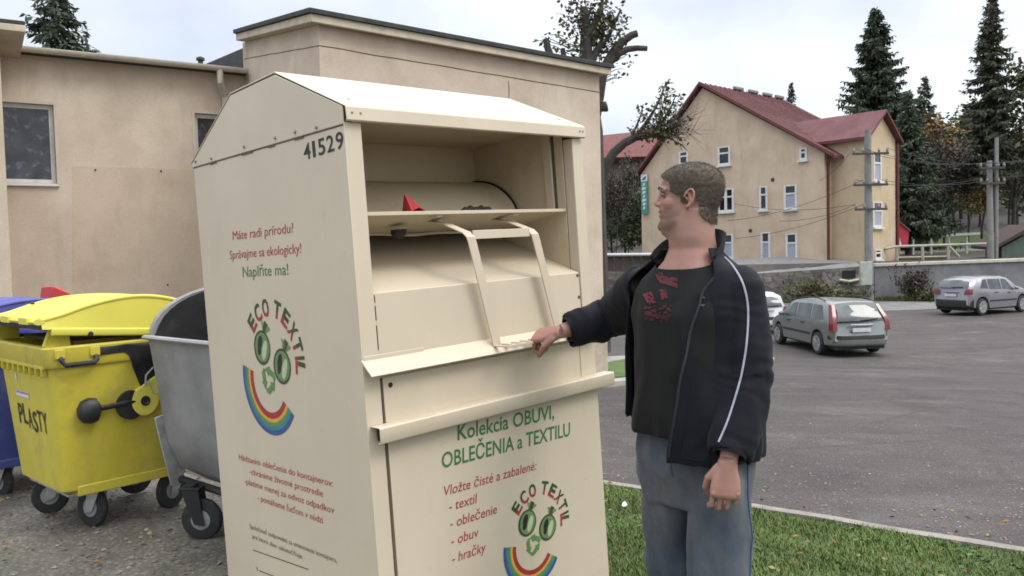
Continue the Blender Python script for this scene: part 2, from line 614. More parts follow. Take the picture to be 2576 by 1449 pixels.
# hopper lining
IX0, IX1 = .064, 1.088
cbox('lining_side', IX0 - .004, IX0, .051, .63, -.60, .085, M_creamin)
cbox('lining_side', IX1, IX1 + .004, .051, .63, -.60, .085, M_creamin)
cbox('lining_back', IX0, IX1, .606, .61, -.45, .06, M_creamin)
sheet('lining_ceiling', [(IX0, .008, .050), (IX1, .008, .050), (IX1, .606, .034), (IX0, .606, .034)], (0, 0, .004), M_creamin)
# curved drum behind the flap
mb = MB()
def drum(u, v):
    a = v * pi / 2
    return L(IX0 + .004 + (IX1 - IX0 - .022) * u, .606 - .29 * sin(a), -.34 + .216 * cos(a))
mb.grid(drum, 2, 18)
dr = mb.build('drum', M_creamin, bank, smooth=True)
mb = MB()
mb.tube([drum(1, i / 14) + V((.006, 0, .003)) for i in range(15)], .0055, 6)
mb.build('rubber_edge', M_black, dr, smooth=True)
# chute: rises from the front fold to the back
sheet('chute', [(IX0, .004, -.558), (IX1, .004, -.558), (IX1, .60, -.335), (IX0, .60, -.335)], (0, 0, -.004), M_cream)
# front plate below the fold
mb = MB(); mb.box(IX0, IX1, .003, .007, -.90 + CB, -.5585 + CB)
fp = mb.build('front_plate', M_cream, bank, bevel=.003)
mb = MB()
for z0, z1 in ((-.745, -.665), (-.648, -.60), (-.59, -.565)):
    mb = MB(); mb.box(.0655, .069, .0015, .0032, z0 + CB, z1 + CB); mb.build('hinge_slot', M_seam_shade, fp)
for z in (-.57, -.66):
    mb = MB(); mb.lathe(L(1.078, .003, z), (0, -1, 0), [(-.002, .007), (.002, .007), (.003, .004)], 10); mb.build('rivet', M_seam_shade, fp)
# flap plate: front lip at eye height, falling to the back
fl = empty('hopper_flap'); fl.parent = bank
mb = MB()
mb.prism([L(.07, .05, -.292), L(1.084, .05, -.292), L(1.084, .36, -.352), L(.07, .36, -.352)], (0, 0, -.004))
mb.prism([L(.07, .046, -.290), L(1.084, .046, -.290), L(1.084, .050, -.290), L(.07, .050, -.290)], (0, 0, -.013))
mb.build('flap_plate', M_cream, fl, bevel=.0015)
mb = MB()   # folded rear stiffener with wavy weld
pts = []
for i in range(40):
    x = .075 + i * 1.005 / 39
    pts.append(L(x, .33 + .02 * noise.noise(V((x * 6, 0, 0))), -.358 + .012 * noise.noise(V((x * 5, 2, 0)))))
mb.tube(pts, .006, 6)
mb.build('stiffener', M_creamin, fl, smooth=True)
for x in (.40, .79):
    mb = MB(); mb.box(x, x + .03, .06, .34, -.312 + CB, -.296 + CB, xf=None)
    mb.build('rib', M_creamin, fl, bevel=.002)
mb = MB(); mb.lathe(L(.33, .20, -.345), (0, 0, -1), [(0, .03), (.018, .028), (.034, .012), (.036, .001)], 14)
mb.build('latch_knob', M_black, fl, smooth=True)
# bent flat-bar frame that works the flap
fr = empty('lever_frame'); fr.parent = bank
def flatbar(name, P, wid, th, parent):
    mb = MB()
    for_l = [L(*p) for p in P]
    rings = []
    for i, p in enumerate(for_l):
        t_ = (for_l[min(i + 1, len(for_l) - 1)] - for_l[max(0, i - 1)]).normalized()
        n_ = V((1, 0, 0)).cross(t_).normalized()
        rings.append([p - V((wid / 2, 0, 0)) - n_ * th, p + V((wid / 2, 0, 0)) - n_ * th, p + V((wid / 2, 0, 0)) + n_ * th, p - V((wid / 2, 0, 0)) + n_ * th])
    mb.loft(rings)
    return mb.build(name, M_cream, parent, bevel=.0015)
for xa, xb in ((.466, .570), (.795, .912)):
    xt = xa
    flatbar('lever_bar', [(xt, .22, -.315), (xt, .10, -.332), (xt, -.02, -.375), (xt + .004, -.036, -.392), (xt + .010, -.036, -.41), (xb, -.030, -.800)], .040, .0025, fr)
mb = MB(); mb.box(.486, .776, -.033, -.028, -.400 + CB, -.368 + CB)
mb.build('cross_bar', M_cream, fr, bevel=.0015)
mb = MB()
for i in range(9):
    x = .548 + i * .047
    mb.box(x, x + .015, -.105, -.014, -.797 + CB, -.791 + CB)
mb.box(.545, .96, -.018, -.010, -.800 + CB, -.790 + CB)
mb.box(.545, .96, -.109, -.101, -.800 + CB, -.790 + CB)
grid_o = mb.build('handle_grid', M_cream, fr, bevel=.001)
# slanting strip on the right inner wall
mb = MB(); mb.prism([L(IX1 - .012, .112, .03), L(IX1 - .012, .158, .03), L(IX1 - .012, .150, -.292), L(IX1 - .012, .108, -.292)], (.010, 0, 0))
mb.build('guide_strip', M_cream, bank, bevel=.002)
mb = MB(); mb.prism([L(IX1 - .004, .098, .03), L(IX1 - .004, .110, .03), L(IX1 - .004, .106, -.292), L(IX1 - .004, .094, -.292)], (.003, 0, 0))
mb.build('guide_shadow', M_seam_shade, bank)  # dark strip painted as the shadow along the guide strip's edge
# sloping sill
mb = MB()
sp = [(.003, -.775), (.0, -.770), (-.046, -.812), (-.053, -.820), (-.051, -.823), (-.044, -.8165), (.0, -.782)]
mb.loft([[L(x, y, z) for y, z in sp] for x in (-.004, W_ + .004)])
sill = mb.build('sill', M_cream, bank, bevel=.0012)
cbox('sill_plate', .004, .25, -.0045, -.0015, -.815, -.760, M_cream, sill, .0015)
# keyhole plate, lock bar, door
kp = cbox('upper_plate', .070, 1.09, -.006, -.0025, -.995, -.838, M_cream)
mb = MB(); mb.lathe(L(.098, -.006, -.866), (0, -1, 0), [(-.002, .009), (.001, .009), (.0012, .001)], 12)
mb.build('keyhole', M_black, kp)
mb = MB(); mb.box(1.05, 1.053, -.0085, -.006, -.99 + CB, -.84 + CB); mb.build('panel_seam', M_creamin, kp)
dr_ = empty('door'); dr_.parent = bank
cbox('door_leaf', .072, 1.148, -.007, -.0025, -1.90, -1.000, M_cream, dr_)
cbox('door_gap', .0625, .0715, -.0045, -.0022, -1.90, -.84, M_seam_shade, dr_, 0)
mb = MB()   # hollow folded lock bar
z0, z1 = -1.042, -.988
prof = [(-.004, z1), (-.052, z1), (-.056, z1 - .004), (-.056, z0 + .006), (-.052, z0), (-.040, z0), (-.040, z0 + .003), (-.051, z0 + .003), (-.053, z0 + .006), (-.053, z1 - .005), (-.051, z1 - .003), (-.004, z1 - .003)]
mb.loft([[L(x, y, z) for y, z in prof] for x in (.010, 1.205)])
lb = mb.build('lock_bar', M_cream, bank, bevel=.001)
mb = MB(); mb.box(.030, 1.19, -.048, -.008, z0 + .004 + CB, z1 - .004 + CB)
mb.build('bar_hollow_shade', M_black, lb)  # black fill standing for the shade in the hollow bar

# ---------------- printing on the container
M_pred = pm('red_print', (.36, .045, .05), .5, var=.15, vs=20)
M_pgreen = pm('green_print', (.045, .17, .06), .5, var=.15, vs=20)
M_pblack = pm('black_print', (.012, .012, .011), .5, var=.2, vs=20)
M_pgrey = pm('grey_print', (.10, .095, .07), .6, var=.2, vs=20)
def side_fn(u0, v0, ang=0, off=.0012, it=0):
    c, s = cos(ang), sin(ang)
    def fn(x, y):
        x2 = x + y * it
        return L(-off, -(u0 + c * x2 - s * y), v0 + s * x2 + c * y)
    return fn
def front_fn(u0, v0, ang=0, off=.0012, it=0):
    c, s = cos(ang), sin(ang)
    def fn(x, y):
        x2 = x + y * it
        return L(u0 + c * x2 - s * y, -.007 - off, v0 + s * x2 + c * y)
    return fn
def lettering(name, lines, mat, maker, parent=bank):
    for s, u, v, wd, h, ang, bold, it in lines:
        mb = MB()
        text_fit(mb, s, wd, h, maker(u, v, ang, it=it), bold)
        mb.build(name, mat, parent, fix=False)
lettering('printed_digit', [('4', -.258, -.094, .045, .056, .02, .012, 0), ('1', -.200, -.092, .018, .056, .02, .012, 0), ('5', -.164, -.091, .044, .056, .02, .012, 0),
                             ('2', -.110, -.089, .044, .056, .02, .012, 0), ('9', -.054, -.087, .045, .056, .02, .012, 0)], M_pblack, side_fn)
lettering('printed_slogan', [('Máte radi prírodu?', -.845, -.334, .475, .036, 0, .0, .12), ('Správajme sa ekologicky!', -.885, -.408, .557, .036, 0, .0, .12)], M_pred, side_fn)
lettering('printed_slogan', [('Naplňte ma!', -.785, -.482, .355, .043, 0, .0, .1)], M_pgreen, side_fn)
lettering('printed_benefits', [('Hádzaním oblečenia do kontajnerov:', -.955, -1.226, .715, .026, .004, .0, .15), ('-chránime životné prostredie', -.867, -1.273, .556, .026, .004, 0, .15),
                               ('-platíme menej za odvoz odpadkov', -.92, -1.321, .675, .026, .004, 0, .15), ('- pomáhame ľuďom v núdzi', -.816, -1.371, .49, .026, .004, 0, .15)], M_pred, side_fn)
lettering('printed_notice', [('Spoločnosť zodpovedná za umiestnenie kontajnera,', -.905, -1.502, .655, .019, .012, 0, 0), ('pre ktorú zber uskutočňuje:', -.89, -1.540, .40, .019, .012, 0, 0),
                             ('V', -.88, -1.672, .018, .02, .012, 0, 0)], M_pgrey, side_fn)
mb = MB()
for u0, u1, v in ((-.893, -.455, -1.592), (-.855, -.42, -1.668), (-.89, -.45, -1.76)):
    f = side_fn(u0, v, .055)
    mb.add([f(0, 0), f(u1 - u0, 0), f(u1 - u0, .004), f(0, .004)], [(0, 1, 2, 3)])
    mb.build('printed_line', M_pgrey, bank, fix=False); mb = MB()
A2 = -.036
lettering('printed_heading', [('Kolekcia OBUVI,', .366, -1.108, .505, .056, A2, .014, .06), ('OBLEČENIA a TEXTILU', .286, -1.190, .672, .056, A2, .014, .06)], M_pgreen, front_fn)
lettering('printed_list', [('Vložte čisté a zabalené:', .282, -1.288, .468, .036, A2, .004, .16), ('- textil', .305, -1.347, .128, .036, A2, .004, .14), ('- oblečenie', .304, -1.408, .225, .036, A2, .004, .14),
                           ('- obuv', .303, -1.470, .128, .036, A2, .004, .14), ('- hračky', .302, -1.533, .158, .036, A2, .004, .14)], M_pred, front_fn)

# ---------------- the smiling logo (centre of the two bags, scale, tilt)
M_lr = pm('logo_red', (.33, .03, .025), .5, var=.1, vs=25)
M_lo = pm('logo_orange', (.62, .33, .06), .5, var=.1, vs=25)
M_lg = pm('logo_green', (.10, .24, .07), .5, var=.1, vs=25)
M_lt = pm('logo_teal', (.05, .19, .20), .5, var=.1, vs=25)
M_lb = pm('logo_blue', (.035, .085, .23), .5, var=.1, vs=25)
M_ld = pm('logo_dark_green', (.035, .065, .022), .5, var=.2, vs=25)
M_lm = pm('logo_bag_green', (.15, .22, .085), .5, var=.2, vs=25)
M_ll = pm('logo_pale_green', (.42, .50, .30), .5, var=.1, vs=25)
M_lk = pm('logo_black', (.014, .018, .010), .5, var=.2, vs=25)
def logo(u, v, sc, tilt, maker):
    root = empty('printed_logo'); root.parent = bank
    def P(lift=0):
        f = maker(u, v, tilt, .0012 + lift)
        return lambda x, y: f(x * sc, y * sc)
    # rainbow smile
    cy = -.114
    bands = [(.209, .190, M_lb), (.190, .174, M_lt), (.174, .160, M_lg), (.160, .146, M_lo), (.146, .122, M_lr)]
    for ro, ri, m in bands:
        mb = MB(); f = P()
        a0, a1 = radians(190), radians(350)
        vs = []
        n = 28
        for i in range(n + 1):
            a = a0 + (a1 - a0) * i / n
            vs += [f(ro * cos(a), cy + ro * sin(a)), f(ri * cos(a), cy + ri * sin(a))]
        mb.add(vs, [(2 * i, 2 * i + 2, 2 * i + 3, 2 * i + 1) for i in range(n)])
        mb.build('smile_band', m, root, fix=False)
    # arched wording; the foot of each letter is red
    c2 = V((.012, -.02)); rb = .168
    mb = MB(); f = P(.0003)
    angs = [('E', 160), ('C', 141), ('O', 122), ('T', 96), ('E', 77), ('X', 59), ('T', 42), ('I', 29), ('L', 18)]
    hcap = .062
    for iw, (ch, deg) in enumerate(angs):
        if iw == 3:
            mb.build('arched_word', [M_ld, M_lr], root, fix=False); mb = MB()
        vs, fs = text_mesh(ch, 1.0, .035)
        x0 = min(p.x for p in vs); x1 = max(p.x for p in vs)
        wd = .050 if ch not in 'I' else .013
        bm = bmesh.new()
        bv = [bm.verts.new(((p.x - x0) / (x1 - x0) * wd - wd / 2, p.y / .73 * hcap, 0)) for p in vs]
        for q in fs:
            try: bm.faces.new([bv[i] for i in q])
            except ValueError: pass
        geo = bm.verts[:] + bm.edges[:] + bm.faces[:]
        bmesh.ops.bisect_plane(bm, geom=geo, plane_co=(0, hcap * .37, 0), plane_no=(0, 1, 0))
        bm.verts.index_update()
        a = radians(deg)
        e_t = V((sin(a), -cos(a))); e_r = V((cos(a), sin(a)))
        pts = []
        for q in bm.verts:
            g = hcap * .06 if q.co.y > hcap * .371 else 0
            p2 = c2 + e_r * (rb + q.co.y + g) + e_t * q.co.x
            pts.append(f(p2.x, p2.y))
        b0 = len(mb.v); mb.v += pts
        for q in bm.faces:
            mb.f.append([b0 + x.index for x in q.verts])
            mb.m.append(1 if q.calc_center_median().y < hcap * .37 else 0)
        bm.free()
    mb.build('arched_word', [M_ld, M_lr], root, fix=False)
    # two knotted bags for eyes
    for ex in (-.079, .079):
        mb = MB()
        def ell(cx, cy_, rx, ry, mi, lift, n=22):
            f = P(lift)
            mb.add([f(cx + rx * cos(2 * pi * k / n), cy_ + ry * sin(2 * pi * k / n)) for k in range(n)], [tuple(range(n))], mi)
        f = P(.0003)
        ell(ex, -.012, .064, .068, 0, .0003)
        ell(ex + .002, -.010, .055, .058, 1, .0006)
        ell(ex + .022, -.012, .017, .042, 2, .0009)
        ell(ex - .018, -.002, .017, .032, 3, .0009); ell(ex - .014, -.030, .013, .02, 3, .0010)
        f = P(.0006)
        for k in (-1, 0, 1):
            mb.add([f(ex - .012, .055), f(ex + .012, .055), f(ex + .018 + k * .022, .094 - abs(k) * .010), f(ex - .010 + k * .024, .098 - abs(k) * .008)], [(0, 1, 2, 3)], 1 if k else 0)
        mb.build('bag_emblem', [M_ld, M_lm, M_ll, M_lk], root, fix=False)
    # recycling arrows for a nose
    mb = MB(); f = P(.0003)
    for k in range(3):
        a = radians(90 + 120 * k)
        def rp(x, y): return f(x * cos(a) - y * sin(a), cy + .004 + x * sin(a) + y * cos(a))
        mb.add([rp(.022, -.030), rp(.046, -.030), rp(.046, .004), rp(.056, .004), rp(.034, .034), rp(.012, .004), rp(.022, .004)], [(0, 1, 2, 3, 4, 5, 6)])
        mb.add([rp(.022, -.030), rp(.046, -.030), rp(.030, -.046), rp(.006, -.040)], [(0, 1, 2, 3)])
    mb.build('recycling_arrows', M_lg, root, fix=False)
logo(-.597, -.776, 1.0, radians(-24), side_fn)
logo(.741, -1.513, .76, radians(-24), front_fn)

# things lying in the open hopper
M_redcl = pm('red_cloth', (.42, .03, .04), .8, var=.25, vs=30)
mb = MB()
P0 = [(.30, .075, -.287), (.385, .10, -.287), (.315, .15, -.287)]
a, b, c = [MBANK @ L(*p) for p in P0]
apex = MBANK @ L(.292, .10, -.222)
mb.add([a, b, c, apex, (a + b) / 2 + V((0, 0, .012))], [(0, 4, 3), (4, 1, 3), (1, 2, 3), (2, 0, 3), (0, 2, 1)])
o = mb.build('cloth_scrap', M_redcl, smooth=True, angle=20)
tag(o, 'small red pointed scrap of cloth lying on the lip of the hopper flap', 'cloth scrap')
mb = MB()
for i in range(5):
    x = .60 + i * .028
    mb.tube([MBANK @ L(x, .16, -.296), MBANK @ L(x + .02, .15, -.283 + .006 * (i % 2)), MBANK @ L(x + .045, .17, -.279), MBANK @ L(x + .06, .19, -.298)], [.012, .015, .013, .010], 8)
mb.tube([MBANK @ L(.52, .15, -.297), MBANK @ L(.58, .155, -.292), MBANK @ L(.70, .17, -.286)], [.004, .006, .008], 6)
o = mb.build('strap', M_black, smooth=True)
tag(o, 'small black crumpled strap lying on the hopper flap right of the red scrap', 'strap')
# ------------------------------------------------------------------ wheeled waste bins
M_yel = pm('yellow_plastic', (.545, .46, .05), .5, var=.12, vs=2.5, dirt=(.30, .25, .07), dscale=2.6, dlo=.47, dhi=.78, spec=.4)
M_yeld = pm('yellow_lid_plastic', (.63, .565, .085), .42, var=.08, vs=3, dirt=(.50, .44, .07), dscale=3, dlo=.55, dhi=.85)
M_blu = pm('blue_plastic', (.040, .055, .20), .5, var=.2, vs=2.5, dirt=(.16, .16, .20), dscale=2.5, dlo=.5, dhi=.8)
M_blud = pm('blue_lid_plastic', (.06, .07, .30), .45, var=.15, vs=3, dirt=(.2, .2, .3), dscale=3)
M_redp = pm('red_plastic', (.45, .035, .035), .5, var=.15, vs=3)
M_tyre = pm('tyre_rubber', (.022, .022, .022), .8, var=.3, vs=12, dirt=(.10, .09, .07), dscale=8)
M_zinc = pm('galvanised_steel', (.29, .29, .285), .7, .3, var=.18, vs=4, dirt=(.20, .19, .175), dscale=3, bmp=.15, bs=20)
M_zincb = pm('zinc_bracket', (.42, .42, .41), .5, .5, var=.25, vs=14, dirt=(.2, .17, .13), dscale=8)
M_blackp = pm('black_plastic', (.016, .016, .017), .5, var=.25, vs=8, dirt=(.06, .057, .05), dscale=6)
M_shade = pm('bin_inside_shade', (.10, .075, .02), .8, var=.3)  # dark brown stands for shade inside the bin

def castor(parent, x, y, z0, ang, wr=.10, fork=M_zincb, side=0):
    """castor: wheel centre at (x,y), floor at z=0, frame plate at z0"""
    root = empty('castor'); root.parent = parent; root.location = (x, y, 0); root.rotation_euler = (0, 0, ang)
    mb = MB()
    mb.lathe((0, -.024, wr), (0, 1, 0), [(0, wr * .72), (.004, wr * .93), (.014, wr), (.034, wr), (.044, wr * .93), (.048, wr * .72)], 24)
    mb.build('tyre', M_tyre, root, smooth=True)
    mb = MB()
    mb.lathe((0, -.025, wr), (0, 1, 0), [(-.004, .018), (0, .03), (.002, wr * .70), (.048, wr * .70), (.050, .03), (.054, .018)], 20)
    mb.build('rim', M_zinc, root, smooth=True)
    mb = MB()
    for s in (-1, 1):
        y0 = s * .036
        pts = [(-.03, y0, wr - .03), (.03, y0, wr - .02), (.10, y0, z0 - .012), (-.0, y0, z0 - .012)]
        mb.prism(pts, (0, .005 * s, 0))
    mb.box(-.01, .11, -.045, .045, z0 - .014, z0 - .004)
    mb.lathe((.05, 0, z0 - .006), (0, 0, 1), [(0, .035), (.02, .035)], 16)
    mb.build('fork', fork, root, bevel=.002)
    return root

def plastic_bin(body, lid, inside, word, lid_open=True, wordmat=M_pblack, label='', extra=True):
    """local frame: x = depth (front at 0, trunnion side view), y = length; origin mid front-bottom"""
    root = empty('wheeled_bin', label=label, cat='waste bin', group='wheeled waste bins by the wall')
    zb, zr = .235, 1.085
    Lb, Lr, Db, Dr = .98, 1.26, .80, .98
    def ring(z, L2, D, r=.07, n=5):
        out = []
        for cx, cy, a0 in ((D / 2 - r, L2 / 2 - r, 0), (-D / 2 + r, L2 / 2 - r, 90), (-D / 2 + r, -L2 / 2 + r, 180), (D / 2 - r, -L2 / 2 + r, 270)):
            for k in range(n + 1):
                a = radians(a0 + 90 * k / n)
                out.append(V((cx + r * cos(a), cy + r * sin(a), z)))
        return out
    mb = MB()
    rings = [ring(zb, Lb - .10, Db - .10, .05), ring(zb + .03, Lb, Db, .06)]
    for i in range(1, 7):
        k = i / 6
        rings.append(ring(zb + .03 + (zr - .12 - zb - .03) * k, Lb + (Lr - .06 - Lb) * k, Db + (Dr - .06 - Db) * k, .06))
    rings += [ring(zr - .115, Lr - .02, Dr - .02, .06), ring(zr - .10, Lr, Dr, .07), ring(zr - .01, Lr + .01, Dr + .01, .07), ring(zr, Lr - .01, Dr - .01, .07), ring(zr, Lr - .08, Dr - .08, .05), ring(zr - .25, Lr - .14, Dr - .14, .05)]
    mb.loft(rings, cap=True)
    # shallow ribs pressed into the front, rim ribs
    b_ = mb.build('body', body, root, smooth=True, angle=30)
    mb = MB()
    for i in range(9):
        y = -.52 + i * .13
        mb.box(-Dr / 2 - .004, -Dr / 2 + .03, y - .008, y + .008, zr - .165, zr - .10)
    mb.box(-Dr / 2 + .001, -Dr / 2 + .02, -.55, .55, zr - .125, zr - .102)
    mb.build('rib', body, b_, bevel=.006)
    mb = MB(); mb.box(-Db / 2 + .08, Db / 2 - .06, -Lb / 2 - .012, -Lb / 2 + .05, zb - .008, zb + .05); mb.build('base_ledge', body, b_, bevel=.006)
    # cheeks carrying the lid front
    lidroot = empty('lid'); lidroot.parent = root
    zf = zr + .145
    prof = [(-Dr / 2 - .01, zf), (-Dr / 2 + .10, zf + .022), (-.22, zf + .070), (-.02, zf + .100), (.16, zf + .092), (.34, zf + .045), (Dr / 2 + .01, zf - .04)]
    # smooth dome
    pr = []
    for i in range(len(prof) - 1):
        for k in range(4):
            t_ = k / 4
            p0 = prof[max(0, i - 1)]; p1 = prof[i]; p2 = prof[i + 1]; p3 = prof[min(len(prof) - 1, i + 2)]
            pr.append(tuple(.5 * (2 * p1[j] + (p2[j] - p0[j]) * t_ + (2 * p0[j] - 5 * p1[j] + 4 * p2[j] - p3[j]) * t_ ** 2 + (3 * p1[j] - p0[j] - 3 * p2[j] + p3[j]) * t_ ** 3) for j in (0, 1)))
    pr.append(prof[-1])
    mb = MB()
    HL = Lr / 2 + .012
    low = [(x, zr + .02 + .08 * (1 - (x + Dr / 2) / Dr)) for x, z_ in pr]
    # dome skin, side walls, lip
    def dome(u, v):
        i = v * (len(pr) - 1); i0 = min(int(i), len(pr) - 2); k = i - i0
        x = pr[i0][0] * (1 - k) + pr[i0 + 1][0] * k; z_ = pr[i0][1] * (1 - k) + pr[i0 + 1][1] * k
        return V((x, -HL + .03 + u * (2 * HL - .06), z_ + .012 * (1 - (2 * u - 1) ** 2)))
    mb.grid(dome, 12, len(pr) - 1)
    for s in (-1, 1):
        side = [V((x, s * (HL - .03), z_)) for x, z_ in pr] + [V((x, s * (HL - .012), z_)) for x, z_ in reversed(low)]
        n = len(pr)
        base = len(mb.v); mb.v += side
        for i in range(n - 1):
            mb.f.append([base + i, base + i + 1, base + 2 * n - 2 - i, base + 2 * n - 1 - i]); mb.m.append(0)
    mb.build('lid_dome', lid, lidroot, smooth=True, angle=40)
    mb = MB()
    for s in (-1, 1):
        mb.tube([V((x, s * (HL - .004), z_ - .012)) for x, z_ in low[2:]], [(.014, .022)] * (len(low) - 2), 8)
    mb.tube([V((x, -HL + .03, z_ + .003)) for x, z_ in pr], .011, 8)
    mb.tube([V((pr[0][0] - .012, y, zf - .004)) for y in (-HL + .02, 0, HL - .02)], [(.030, .017)] * 3, 8)
    for y in (-.42, 0, .42):
        mb.box(pr[0][0] - .05, pr[0][0] + .05, y - .09, y + .09, zf - .018, zf + .016)
    mb.build('lid_lip', lid, lidroot, smooth=True, angle=40)
    for s in (-1, 1):
        mb = MB()
        y = s * (Lr / 2 - .055)
        mb.prism([(-Dr / 2 + .005, y, zr - .005), (-Dr / 2 + .15, y, zr - .005), (-Dr / 2 + .14, y, zf - .005), (-Dr / 2 + .06, y, zf - .005)], (0, .02, 0))
        mb.tube([(-Dr / 2 + .01, y + .01, zr), (-Dr / 2 + .065, y + .01, zf - .01)], .014, 6)
        mb.build('lid_cheek', body, lidroot, bevel=.004)
    mb = MB(); mb.box(-Dr / 2 + .02, -Dr / 2 + .04, -Lr / 2 + .10, Lr / 2 - .10, zf - .055, zf - .015); mb.build('brush_seal', M_blackp, lidroot, bevel=.004)
    mb = MB(); mb.box(-Dr / 2 + .17, Dr / 2 - .06, -Lr / 2 + .06, Lr / 2 - .06, zr + .001, zr + .02); mb.build('inside_shade_sheet', inside, lidroot)  # dark sheet added as the shade inside the bin, below the lid
    mb = MB()
    for x in (-.25, .30):
        mb.lathe((x, -HL - .002, zr + .075 - .08 * (x + .5) * .9), (0, -1, 0), [(0, .016), (.012, .014), (.014, .004)], 12); mb.build('lid_knob', M_blackp, lidroot); mb = MB()
    mb.lathe((-.3, .4, zf + .064), (0, -.3, 1), [(0, .014), (.01, .012)], 10)
    mb.build('lid_knob', M_blackp, lidroot)
    # carrying handles on the trunnion side
    for x in (-Dr / 2 + .16,):
        h = MB()
        y = -Lr / 2 - .006
        h.tube([(x - .085, y, zr - .06), (x - .085, y - .03, zr - .075), (x - .07, y - .04, zr - .10), (x + .09, y - .04, zr - .10), (x + .105, y - .03, zr - .085), (x + .105, y, zr - .06)], .014, 8)
        hh = h.build('handle', M_blackp, root, smooth=True)
        for xa in (x - .115, x + .075):
            h = MB(); h.box(xa, xa + .055, y - .014, y + .01, zr - .065, zr - .015); h.build('handle_mount', body, root, bevel=.004)
    # black rubber splash flap and trunnion arm
    y = -Lr / 2
    if extra:
        mb = MB()
        def flap(u, v):
            x = -.20 + u * .66
            d = .045 + .27 * sst(-.06, .09, x) * (1 - .45 * sst(.26, .46, x))
            z_ = zr - .02 - d * v
            yo = -(Lr / 2 + .014); yi = -(Lb + (Lr - .06 - Lb) * (z_ - zb) / (zr - zb)) / 2 - .018
            k = sst(zr - .10, zr - .20, z_)
            return V((x, yo * (1 - k) + yi * k + .006 * sin(x * 17 + v * 3), z_))
        mb.grid(flap, 36, 10)
        fo = mb.build('rubber_flap', M_blackp, root, smooth=True)
        so_ = fo.modifiers.new('thickness', 'SOLIDIFY'); so_.thickness = .012
        tr = empty('lifting_arm'); tr.parent = root
        zc = .74
        ysid = lambda z_: -(Lb + (Lr - .06 - Lb) * (z_ - zb) / (zr - zb)) / 2
        yy = ysid(zc)
        # tear-shaped pivot plate
        cx, cz = .065, zc - .02
        out = []
        for k in range(25):
            a = radians(105 + 250 * k / 24)
            out.append(V((cx + .088 * cos(a), yy - .045, cz + .088 * sin(a))))
        out += [V((cx + .20, yy - .045, cz + .16)), V((cx + .14, yy - .045, cz + .185))]
        mb = MB(); mb.prism(out, (0, .040, 0)); mb.build('pivot_plate', lid, tr, bevel=.008)
        mb = MB(); mb.lathe((cx, yy - .046, cz), (0, -1, 0), [(0, .03), (.006, .028), (.007, .018), (-.002, .012)], 16); mb.build('pivot_bolt', M_blackp, tr, smooth=True, angle=30)
        mb = MB()
        mb.tube([(cx - .06, yy - .03, cz + .005), (cx - .18, yy - .045, cz + .0), (cx - .30, yy - .05, cz - .005)], .016, 10)
        mb.lathe((cx - .27, yy - .05, cz - .006), (-1, 0, -.03), [(0, .03), (.02, .066), (.06, .074), (.10, .062), (.122, .03), (.126, .002)], 18)
        mb.lathe((cx - .085, yy - .03, cz - .012), (0, -1, 0), [(-.02, .085), (.012, .085), (.014, .06)], 18)
        mb.build('lifting_trunnion', M_blackp, tr, smooth=True, angle=40)
        mb = MB(); mb.tube([(cx + .0, yy - .055, cz + .09), (cx + .005, yy - .06, cz + .15), (cx + .05, yy - .06, cz + .19), (cx + .10, yy - .06, cz + .19)], .006, 6)
        mb.tube([(cx + .02, yy - .055, cz + .12), (cx + .045, yy - .058, cz + .04), (cx + .10, yy - .058, cz + .03)], .004, 6)
        mb.build('safety_wire', M_zincb, tr, smooth=True)
    # wheels
    for x, yv, a in ((-.19, -.31, -1.1), (-.26, .36, -.5), (.28, -.36, .4), (.28, .36, -.4)):
        castor(root, x, yv, zb, a, .116)
    mb = MB(); mb.box(-.36, .36, -.44, .44, zb - .012, zb + .002); mb.build('chassis', M_zincb, root, bevel=.003)
    # lettering on the front
    def frontfn(u0, v0):
        def fn(x, y_):
            z_ = v0 + y_
            k = (z_ - zb) / (zr - .12 - zb)
            return V((-(Db + (Dr - .06 - Db) * k) / 2 - .0025, -(u0 + x), z_))
        return fn
    return root, frontfn

PLASTY = V((-2.66, 5.29, 0))
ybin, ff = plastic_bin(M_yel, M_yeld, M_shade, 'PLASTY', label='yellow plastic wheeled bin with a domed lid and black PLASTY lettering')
mb = MB()
f = ff(0, 0)
def curve_text(mb, s, u0, v0, wd, h, fnmk):
    x = 0
    adv = wd / len(s)
    for i, ch in enumerate(s):
        text_fit(mb, ch, adv * .86, h * (1 + .0 * i), fnmk(u0 + i * adv, v0 + .012 * sin(i * 1.7) - .004 * i), .014)
curve_text(mb, 'PLASTY', -.28, .60, .66, .125, ff)
mb.build('printed_word', M_pblack, ybin, fix=False)
M_stick = pm('sticker_white', (.62, .60, .58), .5, var=.15, vs=20, dirt=(.5, .45, .2), dscale=9)
M_stickp = pm('sticker_purple', (.30, .14, .30), .5, var=.3, vs=30)
st = MB(); g = ff(-.27, .765)
st.add([g(0, 0), g(.30, 0), g(.30, .035), g(0, .035)], [(0, 1, 2, 3)], 0)
g2 = lambda x, y_: ff(-.26, .785)(x, y_) + V((-.0006, 0, 0))
st.add([g2(0, 0), g2(.28, 0), g2(.28, .012), g2(0, .012)], [(0, 1, 2, 3)], 1)
g = ff(-.24, .86); st.add([g(0, 0), g(.035, 0), g(.03, .045), g(.0, .05)], [(0, 1, 2, 3)], 0)
st.build('sticker', [M_stick, M_stickp], ybin, fix=False)
ybin.location = (-2.515, 4.945, .01)
ybin.rotation_euler = (0, 0, .844)
ybin.scale = (.95, .70, 1)

